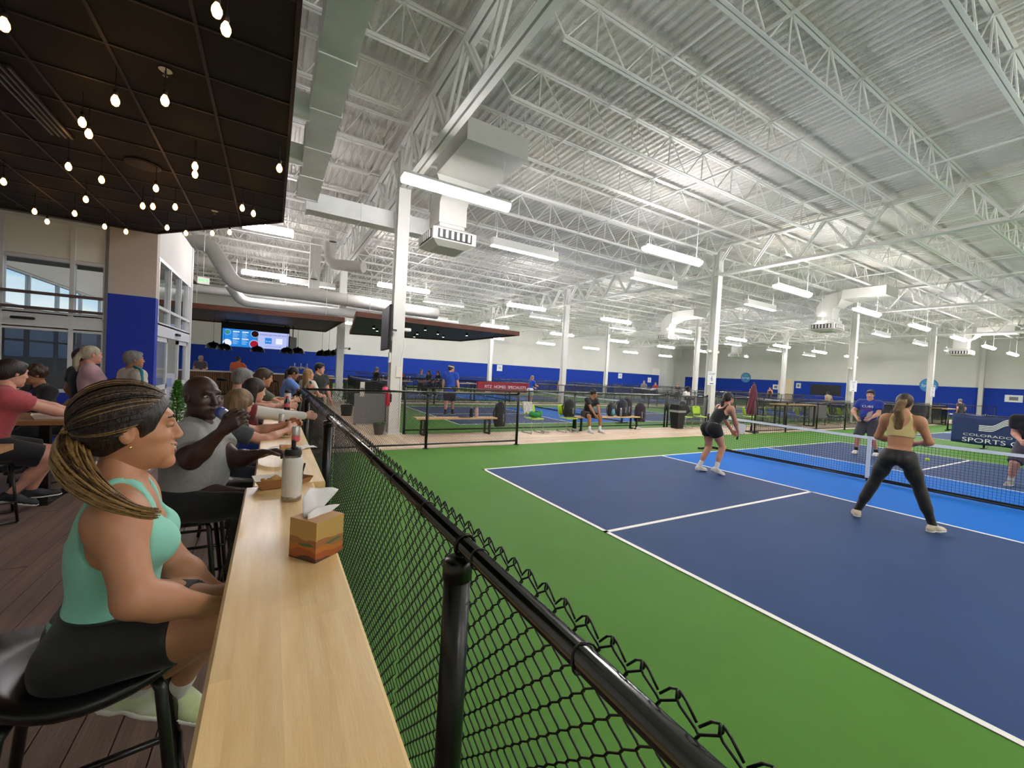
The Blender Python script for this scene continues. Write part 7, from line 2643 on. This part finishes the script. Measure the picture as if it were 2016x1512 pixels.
# ---- closed umbrella on a stand
um = thing('patio_umbrella', 'closed burgundy patio umbrella standing behind the net', 'umbrella', (12.35, 2.35, 0.006))
MB().tube([(0, 0, 0), (0, 0, 1.86)], 0.02, 10).build('pole', BLACK_STEEL, um, smooth=True)
rings = []
for z, r in ((0.64, 0.10), (0.66, 0.17), (0.85, 0.175), (1.1, 0.14), (1.45, 0.095), (1.72, 0.06), (1.80, 0.03)):
    rings.append([(r * (1 + 0.22 * math.cos(8 * a)) * math.cos(a + z), r * (1 + 0.22 * math.cos(8 * a)) * math.sin(a + z), z) for a in [2 * PI * k / 40 for k in range(40)]])
MB().loft(rings).build('folded_canopy', cloth_mat('umbrella_burgundy', '632c3a', 0.12), um, smooth=True)
MB().lathe([(0.25, 0), (0.25, 0.03), (0.05, 0.06), (0.03, 0.25)], 20).build('stand', BLACK_MATTE, um)
MB().lathe([(0.02, 1.80), (0.03, 1.83), (0.0, 1.88)], 10).build('finial', BLACK_MATTE, um)


def tall_table(label, x0, x1, y0, y1, h_, cat='table', m_=BENCHW, group='tall tables'):
    t = thing('tall_table', label, cat, ((x0 + x1) / 2, (y0 + y1) / 2, 0.006), 0, group)
    hx, hy = (x1 - x0) / 2, (y1 - y0) / 2
    n = max(2, int(round(2 * hy / 0.14)))
    for k in range(n):
        a = -hy + 2 * hy * k / n
        MB().box(-hx, hx, a, a + 2 * hy / n - 0.003, h_ - 0.045, h_).build('top_plank', m_, t)
    for s in (-1, 1):
        xx = s * (hx - 0.3)
        m = MB()
        for yy in (-hy + 0.1, hy - 0.1):
            m.box(xx - 0.04, xx + 0.04, yy - 0.03, yy + 0.03, 0, h_ - 0.045)
        m.box(xx - 0.04, xx + 0.04, -hy + 0.1, hy - 0.1, 0.0, 0.05)
        m.box(xx - 0.04, xx + 0.04, -hy + 0.1, hy - 0.1, h_ - 0.09, h_ - 0.045)
        m.build('leg_frame', BLACK_STEEL, t)
    return t


tall_table('tall wooden table with black legs behind the net', 15.7, 18.9, 2.9, 3.5, 1.02)
TABW = mat('lobby_table_wood', 'a87c52', 0.5, vary=0.14, vscale=4, stretch=(1, 6, 1), objvary=0.05)
tall_table('lobby table between the man in red and the woman in the cardigan', -6.7, -4.93, -0.26, 0.55, 0.92, m_=TABW)
tall_table('second lobby table cut by the left frame edge', -6.6, -4.9, -2.5, -1.68, 0.92, m_=TABW)
for i, (x, y) in enumerate(((-0.6, 15.6), (2.4, 15.55), (6.4, 15.6))):
    tall_table('far tall table beyond the second court, %s' % ('left', 'middle', 'right')[i], x - 0.9, x + 0.9, y - 0.35, y + 0.35, 1.02)
for i, (x, y) in enumerate(((33.2, 8.2), (33.4, 2.2), (35.5, 5.0))):
    tall_table('far tall table in the right hand corner, %s' % ('left', 'right', 'middle')[i], x - 1.2, x + 1.2, y - 0.4, y + 0.4, 1.02)
brd_ = thing('folding_board', 'grey folding display board behind the fence', 'board', (19.5, 3.25, 0.006))
for s in (-1, 1):
    MB().box(-0.85 if s < 0 else 0.03, -0.03 if s < 0 else 0.85, -0.02, 0.02, 0.36, 1.0).build('panel', mat('board_grey', '8e8f90', 0.7, vary=0.05), brd_)
    MB().tube([(s * 0.8, 0, 0), (s * 0.8, 0, 0.95)], 0.02, 8).build('post', BLACK_STEEL, brd_)
gp = thing('grey_screen_panel', 'plain grey panel standing at the lobby end of the second court', 'panel', (-0.64, 6.0, 0.006))
MB().box(-0.5, 0.5, -0.02, 0.02, 0.02, 0.89).build('sheet', mat('panel_grey', '8c8d8b', 0.7, vary=0.03), gp)
for s in (-0.48, 0.48):
    MB().box(s - 0.02, s + 0.02, -0.12, 0.12, 0, 0.02).build('foot', BLACK_STEEL, gp)
MB().box(-0.36, -0.24, -0.03, -0.02, 0.80, 1.22).build('notice_sheet', PAPER, gp)
MB().box(-0.35, -0.25, -0.032, -0.03, 0.94, 1.05).build('notice_print', mat('print_grey', '7c7c80', 0.7), gp)


LEAFM = [mat('leaf_green', '3f7a2c', 0.55, vary=0.3, vscale=20), mat('leaf_bright', '69a63a', 0.55, vary=0.3, vscale=20), mat('leaf_dark', '2b4a24', 0.6, vary=0.3, vscale=20)]


def shrub(label, loc, hgt, rad, n, seed, pot_r=0.16, pot_h=0.3, cone=True, pot_m=None, mats=(0, 1)):
    t = thing('potted_shrub', label, 'plant', loc, 0, 'potted plants')
    MB().lathe([(pot_r * 0.8, 0), (pot_r, pot_h), (pot_r * 0.92, pot_h), (pot_r * 0.9, pot_h - 0.03), (0.01, pot_h - 0.03)], 20).build('pot', pot_m or mat('pot_dark', '23241f', 0.6), t, angle=40)
    MB().tube([(0, 0, pot_h - 0.05), (0, 0, pot_h + hgt * 0.8)], 0.012, 6).build('stem', mat('bark', '4a3a28', 0.8), t)
    rr = random.Random(seed)
    for mi in mats:
        m = MB()
        for i in range(n // len(mats)):
            u = rr.random() ** 0.8
            z = pot_h + 0.03 + hgt * u
            R_ = rad * ((1 - u) ** 0.75 if cone else math.sin(PI * (0.15 + 0.8 * u)))
            a = rr.uniform(0, 2 * PI)
            q = R_ * rr.uniform(0.5, 1.0)
            c = Vector((q * math.cos(a), q * math.sin(a), z))
            d = Vector((math.cos(a), math.sin(a), rr.uniform(0.2, 1.2))).normalized()
            sd = d.cross(Vector((0, 0, 1))).normalized()
            L_ = rr.uniform(0.04, 0.07)
            w_ = L_ * 0.28
            nn = sd.cross(d) * 0.006
            m.add([tuple(c), tuple(c + d * L_ * .5 + sd * w_ + nn), tuple(c + d * L_), tuple(c + d * L_ * .5 - sd * w_ + nn)], [(0, 1, 2, 3)])
        o = m.build('foliage', LEAFM[mi], t)
        o['kind'] = 'stuff'
    return t


shrub('bright green cone shrub beside the vestibule door', (-4.62, 2.9, 0.022), 0.75, 0.19, 1100, 2, 0.15, 0.42)
shrub('tall slim dark potted plant far along the lobby', (-1.15, 14.0, 0.006), 0.95, 0.16, 400, 5, 0.14, 0.28, False, None, (2, 0))
shrub('dark foliage in a low planter behind the grey panel', (-1.0, 8.2, 0.006), 0.6, 0.5, 500, 7, 0.2, 0.35, False, None, (2,))
pt = thing('small_planter', 'small dark olive planter on the walkway beside the column', 'planter', (-0.86, 4.05, 0.006))
MB().lathe([(0.10, 0), (0.15, 0.28), (0.14, 0.28), (0.13, 0.24), (0.01, 0.24)], 22).build('pot', mat('planter_olive', '4a4b42', 0.6), pt, angle=40)
for k in range(5):
    MB().tube([(0.03 * math.cos(k * 1.3), 0.03 * math.sin(k * 1.3), 0.24), (0.06 * math.cos(k * 1.3), 0.06 * math.sin(k * 1.3), 0.33)], 0.005, 5).build('stalk', LEAFM[1], pt)

# ---- television and fittings on the walkway column
tv = thing('television', 'large black television seen nearly edge-on bracketed to the walkway column', 'television', (-0.83, 3.90, 2.10), DG(84))
MB().rbox(-0.72, 0.72, -0.035, 0.035, 0, 1.02, 0.02, 2).build('casing', BLACK_MATTE, tv)
MB().box(-0.69, 0.69, 0.035, 0.037, 0.03, 0.99).build('screen', DARKBOX, tv)
MB().box(-0.15, 0.15, -0.10, -0.035, 0.3, 0.7).build('wall_plate', BLACK_STEEL, tv)
MB().bar((0, -0.08, 0.5), (0.05, -0.25, 0.5), 0.05).build('bracket_arm', BLACK_STEEL, tv)
WPL = mat('white_plastic', 'e4e2dd', 0.4)
c1 = COLUMNS[(1, 4.15)]
MB().rbox(-0.17, -0.145, -0.12, 0.0, 2.34, 2.46, 0.01, 2).build('access_point', WPL, c1)
MB().rbox(0.15, 0.34, -0.08, 0.08, 2.62, 2.70, 0.03, 3).build('wall_speaker', WPL, c1)
MB().box(-0.02, 0.12, -0.17, -0.145, 1.45, 1.72).build('notice_sheet', PAPER, c1)
MB().box(-0.20, -0.145, -0.13, -0.03, 1.80, 2.05).build('notice_box', WPL, c1)
MB().tube([(0.13, -0.15, 2.65), (0.15, -0.16, 2.2), (0.1, -0.16, 1.9), (0.1, -0.16, 0.2)], 0.008, 6).build('cable', WPL, c1, smooth=True)
fe = thing('fire_extinguisher', 'red fire extinguisher on the walkway column', 'fire extinguisher', (-0.70, 3.98, 0.72))
REDP = mat('extinguisher_red', 'b0202a', 0.35)
MB().lathe([(0.05, 0), (0.058, 0.01), (0.058, 0.28), (0.03, 0.34), (0.02, 0.36)], 18).build('cylinder', REDP, fe, smooth=True)
MB().tube([(0, 0, 0.35), (0, -0.04, 0.42), (0.05, -0.06, 0.40), (0.065, -0.05, 0.15)], 0.01, 8).build('hose', BLACK_MATTE, fe, smooth=True)
MB().box(-0.02, 0.02, -0.07, 0.02, 0.36, 0.39).build('handle', BLACK_MATTE, fe)
MB().box(0.03, 0.1, -0.01, 0.02, 0.1, 0.3).build('bracket', BLACK_MATTE, fe)
pk = MB().lathe([(0.055, 0), (0.065, 0.03), (0.065, 0.10), (0.05, 0.13)], 16).build('pink_tag', mat('tag_pink', 'e84f86', 0.5), None, loc=(-0.78, 3.95, 1.06))
tag(pk, 'bright pink holder above the fire extinguisher', 'holder')
MB().lathe([(0.03, 0.13), (0.03, 0.16)], 12).build('knob', REDP, pk)

NAVYT = mat('sign_navy_text', '1d3a86', 0.6)
SIGNW = mat('sign_white', 'e9ebee', 0.55)


def court_sign(col, num, z0, w=0.62, h_=0.52, px=-0.155, dx=-0.2):
    t = COLUMNS[col]
    s = MB().box(dx - w / 2, dx + w / 2, px - 0.012, px, z0, z0 + h_).build('court_sign', SIGNW, t)
    s['label'] = 'white sign reading COURT %s' % num
    text_mesh('sign_word', 'COURT', 0.13, NAVYT, s, (dx, px - 0.014, z0 + h_ - 0.10), (PI / 2, 0, 0))
    text_mesh('sign_number', num, 0.30, NAVYT, s, (dx, px - 0.014, z0 + h_ * 0.47), (PI / 2, 0, 0))
    MB().box(dx - 0.12, dx + 0.12, px - 0.0135, px - 0.0125, z0 + 0.04, z0 + 0.07).build('sign_logo', NAVYT, s)


court_sign((2, 4.15), '6', 1.68, 0.55, 0.55, -0.16, -0.18)
court_sign((3, 4.15), '5', 1.75, 0.9, 0.62, -0.16, -0.1)
court_sign((4, 4.15), '4', 1.70, 0.9, 0.7, -0.16, 0)
for k, (gi, ry) in enumerate(((2, 4.15), (3, 4.15))):
    t = COLUMNS[(gi, ry)]
    for sx in (-1, 1):
        MB().rbox(sx * 0.15 if sx > 0 else -0.36, 0.36 if sx > 0 else -0.15, -0.08, 0.08, 3.0, 3.1, 0.03, 3).build('wall_speaker', WPL, t)
c2_ = COLUMNS[(1, 14.1)]
MB().rbox(-0.05, 0.35, -0.2, -0.1, 2.42, 2.5, 0.02, 2).build('camera_arm', WPL, c2_)
MB().lathe([(0.05, 0), (0.06, 0.05), (0.05, 0.1)], 12, (0.36, -0.15, 2.4)).build('camera_dome', BLACK_MATTE, c2_)

# ---- round blue signs on the right wall
DISCB = mat('sign_disc_blue', '2b74b8', 0.5)
DISCG = mat('sign_leaf_green', '5fae7a', 0.5)


def round_sign(label, y, z):
    t = thing('round_sign', label, 'sign', (XW - 0.06, y, z), 0, 'round blue wall signs')
    R_ = 0.66
    pts = [(0, R_ * math.cos(2 * PI * k / 40), R_ * math.sin(2 * PI * k / 40)) for k in range(40)]
    MB().loft([[(0, p[1], p[2]) for p in pts], [(0.04, p[1], p[2]) for p in pts]][::-1]).build('disc', DISCB, t)
    pts = [(-0.004, 0.9 * R_ * math.cos(2 * PI * k / 40), 0.9 * R_ * math.sin(2 * PI * k / 40)) for k in range(40)]
    MB().add(pts, [tuple(range(40))]).build('inner_disc', mat('sign_disc_light', '3f8cc9', 0.5), t)
    swoosh = [(-0.008, -0.05 - 0.35 * math.cos(a) * 0.8, 0.18 + 0.25 * math.sin(a)) for a in [PI * k / 12 for k in range(13)]]
    sw2 = [(-0.008, -0.05 - 0.2 * math.cos(a), 0.15 + 0.10 * math.sin(a)) for a in [PI * (12 - k) / 12 for k in range(13)]]
    MB().add(swoosh + sw2, [tuple(range(26))]).build('leaf_mark', DISCG, t)
    text_mesh('sign_name', 'Springs', 0.36, SIGNW, t, (-0.012, 0, -0.03), (PI / 2, 0, -PI / 2))
    return t


round_sign('round blue sign on the far wall left of the doorway', 25.3, 2.95)
round_sign('round blue sign on the far wall behind the court 4 sign', 7.6, 2.80)
for (y, z, w_) in ((21.45, 1.9, 0.7), (2.3, 1.93, 1.0), (18.9, 2.2, 0.5)):
    o = MB().box(XW - 0.05, XW - 0.02, y - w_ / 2, y + w_ / 2, z - 0.3, z + 0.3).build('wall_notice', SIGNW, None)
    tag(o, 'white notice on the far right wall %s' % ('left of the doorway', 'at the right edge', 'right of the doorway')[(21.45, 2.3, 18.9).index(y)], 'notice')
    MB().box(XW - 0.053, XW - 0.05, y - w_ / 4, y + w_ / 4, z - 0.15, z + 0.15).build('printed_block', mat('print_grey', '7c7c80', 0.7), o)
for (x, z) in ((19.5, 2.35), (38.6, 2.3), (44.5, 1.95)):
    o = MB().box(x - 0.35, x + 0.35, YW - 0.05, YW - 0.02, z - 0.35, z + 0.35).build('wall_notice', SIGNW, None)
    tag(o, 'white court number notice on the blue back wall, %s' % ('left one', 'middle one', 'right one')[(19.5, 38.6, 44.5).index(x)], 'notice')
    text_mesh('notice_number', {19.5: '10', 38.6: '8', 44.5: '7'}[x], 0.4, NAVYT, o, (x, YW - 0.052, z), (PI / 2, 0, 0))

# ---- sports banner between the courts
bn = thing('sports_banner', 'dark blue banner with white lettering and a striped white S emblem', 'banner', (18.0, -3.4, 0.0))
BNV = mat('banner_navy', '1f3264', 0.55, vary=0.05, vscale=2)
nv, nu = 9, 40
Lb = 3.6
vs = []
for i in range(nv):
    for j in range(nu):
        u, v_ = j / (nu - 1), i / (nv - 1)
        vs.append((0.02 * math.sin(u * 9 + v_ * 2) * (0.4 + v_), Lb / 2 - u * Lb, 1.13 - v_ * 1.0 - 0.02 * math.sin(u * PI * 3) ** 2))
fs = [(i * nu + j, i * nu + j + 1, (i + 1) * nu + j + 1, (i + 1) * nu + j) for i in range(nv - 1) for j in range(nu - 1)]
o = MB().add(vs, fs).build('banner_cloth', BNV, bn, smooth=True)
o.modifiers.new('t', 'SOLIDIFY').thickness = 0.004
for y in (1.0, -1.0):
    MB().tube([(0.06, y, 0), (0.06, y, 1.2)], 0.03, 10).build('post', BLACK_STEEL, bn, smooth=True)
    MB().box(-0.2, 0.3, y - 0.05, y + 0.05, 0.006, 0.03).build('post_foot', BLACK_STEEL, bn)
MB().tube([(0.05, Lb / 2, 1.14), (0.05, -Lb / 2, 1.14)], 0.015, 8).build('top_bar', BLACK_STEEL, bn, smooth=True)
fx = -0.045
text_mesh('banner_line_small', 'COLORADO  SPRINGS', 0.115, SIGNW, bn, (fx, Lb / 2 - 0.30, 0.44), (PI / 2, 0, -PI / 2), 0, 'LEFT', 1.75)
text_mesh('banner_line_large', 'SPORTS CORP', 0.215, SIGNW, bn, (fx, Lb / 2 - 0.28, 0.255), (PI / 2, 0, -PI / 2), 0.001, 'LEFT', 1.38)
for k in range(4):
    off = 0.055 * k
    pts = []
    for i in range(25):
        t_ = i / 24
        # flat end, slanted rise, flat end: a stretched S of parallel bands
        if t_ < 0.3:
            yy, zz = -0.05 + t_ / 0.3 * 0.25, 0.0
        elif t_ < 0.7:
            w_ = (t_ - 0.3) / 0.4
            yy, zz = 0.20 + w_ * 0.42, 0.26 * (3 * w_ * w_ - 2 * w_ ** 3)
        else:
            yy, zz = 0.62 + (t_ - 0.7) / 0.3 * 0.45, 0.26
        pts.append((yy + off * 0.9 * (0 if t_ > .5 else 0), zz + off))
    lo = [(fx, Lb / 2 - 0.72 - p[0], 0.60 + p[1]) for p in pts]
    hi = [(fx, Lb / 2 - 0.72 - p[0], 0.60 + p[1] + 0.033) for p in pts]
    MB().add(lo + hi, [(i, i + 1, 26 + i, 25 + i) for i in range(24)]).build('logo_band', SIGNW, bn)
for k, y in enumerate((Lb / 2 - 0.02, 0.6, -0.5)):
    MB().lathe([(0.012, 0), (0.012, 0.01)], 8, (fx, y, 0.15)).build('grommet', ALU, bn)

# ---- red banner far behind the second court
rb = thing('red_banner', 'red banner with white lettering on the far fence', 'banner', (7.75, 13.0, 0.0))
MB().box(-1.75, 1.75, -0.012, 0.0, 0.72, 1.22).build('banner_sheet', mat('banner_red', '9c1f2c', 0.55, vary=0.08), rb)
text_mesh('banner_lettering', 'FITZ  HOMES  SPECIALISTS', 0.22, SIGNW, rb, (0, -0.016, 0.96), (PI / 2, 0, 0))
for x in (-1.7, 1.7):
    MB().box(x - 0.02, x + 0.02, -0.02, 0.05, 0.7, 1.25).build('tie', BLACK_MATTE, rb)

# ---- exit sign, ball, lobby things
ex = thing('exit_sign', 'green lit exit sign hanging beyond the vestibule', 'exit sign', (-5.05, 9.0, 3.86), DG(20))
MB().box(-0.15, 0.15, -0.02, 0.02, 0, 0.2).build('housing', WPL, ex)
text_mesh('exit_word', 'EXIT', 0.12, emat('exit_green', rgb('35d05a'), 2.5), ex, (0, -0.022, 0.1), (PI / 2, 0, 0))
MB().tube([(0, 0, 0.2), (0, 0, DECK_Z - 3.84)], 0.008, 6).build('stem', WHITE_STEEL, ex)
bl = thing('pickleball', 'bright yellow pickleball in flight past the net', 'ball', (9.0, -3.29, 0.33))
V = Vol().ell((0, 0, 0), (0.037, 0.037, 0.037), None, 0.002)
v, f = V.mesh(0.006)
link('shell', np_mesh('shell', [(v, f, 0)], [mat('ball_yellow', 'b9d92b', 0.5)], np.zeros(3)), bl)
hole = MB()
for k in range(12):
    a, e_ = k * 2.4, -0.9 + 1.8 * k / 11
    d = Vector((math.cos(a) * math.cos(e_), math.sin(a) * math.cos(e_), math.sin(e_)))
    hole.tube([d * 0.035, d * 0.0378], 0.004, 6)
hole.build('holes', mat('ball_hole', '6d8016', 0.6), bl)
V = Vol().ell((0, 0, 0.10), (0.20, 0.15, 0.10), None, 0.05).ell((0.03, 0, 0.18), (0.15, 0.11, 0.07), None, 0.05)
for k in range(4):
    V.rc((-0.17 + 0.1 * k, -0.13, 0.1), (-0.1 + 0.08 * k, -0.1, 0.22), 0.02, 0.015, 0.02)
v, f = V.mesh(0.012, 0, [((0, 0, 0.003), (0, 0, -1))])
o = link('khaki_bag', np_mesh('khaki_bag', [(v, f, 0)], [cloth_mat('bag_khaki', '8a785c', 0.2)], np.zeros(3)), None, (-5.06, 0.33, 0.926), (0, 0, 0.4))
tag(o, 'slumped khaki bag on the lobby table', 'bag')
MB().tube([(-0.1, -0.15, 0.05), (0.0, -0.17, 0.12), (0.12, -0.14, 0.06)], 0.012, 6).build('strap', cloth_mat('strap_dark', '4c4234', 0.2), o, smooth=True)
ft = thing('food_box', 'open paper box of food on the lobby table', 'food box', (-5.25, -0.02, 0.926), 0.3)
MB().loft([[(x * 0.10, y * 0.08, 0.0) for x, y in ((-1, -1), (1, -1), (1, 1), (-1, 1))], [(x * 0.13, y * 0.10, 0.05) for x, y in ((-1, -1), (1, -1), (1, 1), (-1, 1))]], cap=False).build('box_wall', PAPER, ft)
MB().box(-0.1, 0.1, -0.08, 0.08, 0.001, 0.03).build('contents', mat('food_red', '9c4a38', 0.7, vary=0.4, vscale=30), ft)
gl = MB().lathe([(0.03, 0), (0.036, 0.12), (0.033, 0.12), (0.028, 0.01)], 16).build('drinking_glass', glass_mat('clear_plastic', (0.9, 0.9, 0.9), 0.3), None, smooth=True, loc=(-5.42, 0.15, 0.926))
tag(gl, 'clear drink glass beside the man in red', 'glass')


def lobby_chair(label, x, y, rz, first=[None]):
    if first[0] is not None:
        return dup(first[0], (x, y, 0.022), rz, label, 'black lobby chairs')
    t = thing('counter_chair', label, 'chair', (x, y, 0.022), rz, 'black lobby chairs')
    MB().rbox(-0.2, 0.2, -0.2, 0.2, 0.575, 0.60, 0.05, 3).build('seat', BLACK_MATTE, t)
    MB().rbox(-0.22, -0.19, -0.19, 0.19, 0.72, 0.95, 0.012, 2).build('backrest', BLACK_MATTE, t)
    for s in (-1, 1):
        MB().tube([(-0.2, s * 0.17, 0.95), (-0.19, s * 0.17, 0.58), (-0.24, s * 0.21, 0.012)], 0.011, 8).build('leg', BLACK_STEEL, t, smooth=True)
        MB().tube([(0.18, s * 0.17, 0.58), (0.22, s * 0.21, 0.012)], 0.011, 8).build('leg', BLACK_STEEL, t, smooth=True)
        MB().tube([(-0.23, s * 0.2, 0.2), (0.21, s * 0.2, 0.2)], 0.009, 8).build('stretcher', BLACK_STEEL, t, smooth=True)
        MB().tube([(-0.24, s * 0.21, 0.012), (0.22, s * 0.21, 0.012)], 0.010, 8).build('skid', BLACK_STEEL, t, smooth=True)
    for x_ in (-0.23, 0.21):
        MB().tube([(x_, -0.2, 0.2), (x_, 0.2, 0.2)], 0.009, 8).build('stretcher', BLACK_STEEL, t, smooth=True)
    return t


lobby_chair('black metal chair under the man in red', -5.50, -0.62, 0.42)
lobby_chair('black metal chair under the woman in the cardigan', -5.60, 0.98, DG(228))
lobby_chair('empty black metal chair pushed in at the lobby table', -5.05, 0.55, DG(200))
# low things behind the bar table: red backpack, bottles
backpack('red and black backpack on the far high table', (2.75, 15.5, 1.026), 0.3, 0.34, 0.22, 0.42, cloth_mat('bag_red', '8e2026', 0.2), BAGB)
for i, (x, m_) in enumerate(((1.8, 'd0cfc8'), (2.1, 'c05a60'), (3.05, 'b9a06a'), (3.2, 'd0cfc8'))):
    o = MB().lathe([(0.035, 0), (0.037, 0.18), (0.02, 0.23), (0.02, 0.26)], 12).build('table_bottle', mat('bottle_' + m_, m_, 0.4), None, smooth=True, loc=(x, 15.45, 1.026))
    tag(o, 'small bottle on the far high table, %s from the left' % ('first', 'second', 'third', 'fourth')[i], 'bottle')
    MB().lathe([(0.022, 0.255), (0.022, 0.28)], 10).build('cap', BLACK_MATTE, o)
for i, (x, y) in enumerate(((4.1, 16.3), (4.45, 15.75), (4.98, 15.7), (1.40, 15.6), (27.3, 17.2), (34.0, 8.7), (34.0, 1.6))):
    bar_stool((x, y, 0.006), 'far black stool under %s' % ('the seated man in light blue', 'the long haired woman in charcoal', 'the dark haired woman in black', 'the balding man in black',
              'the person in grey beyond the trash can', 'the person in beige', 'the person behind the banner')[i], 0.3 * i, 0.76, 'far stools')
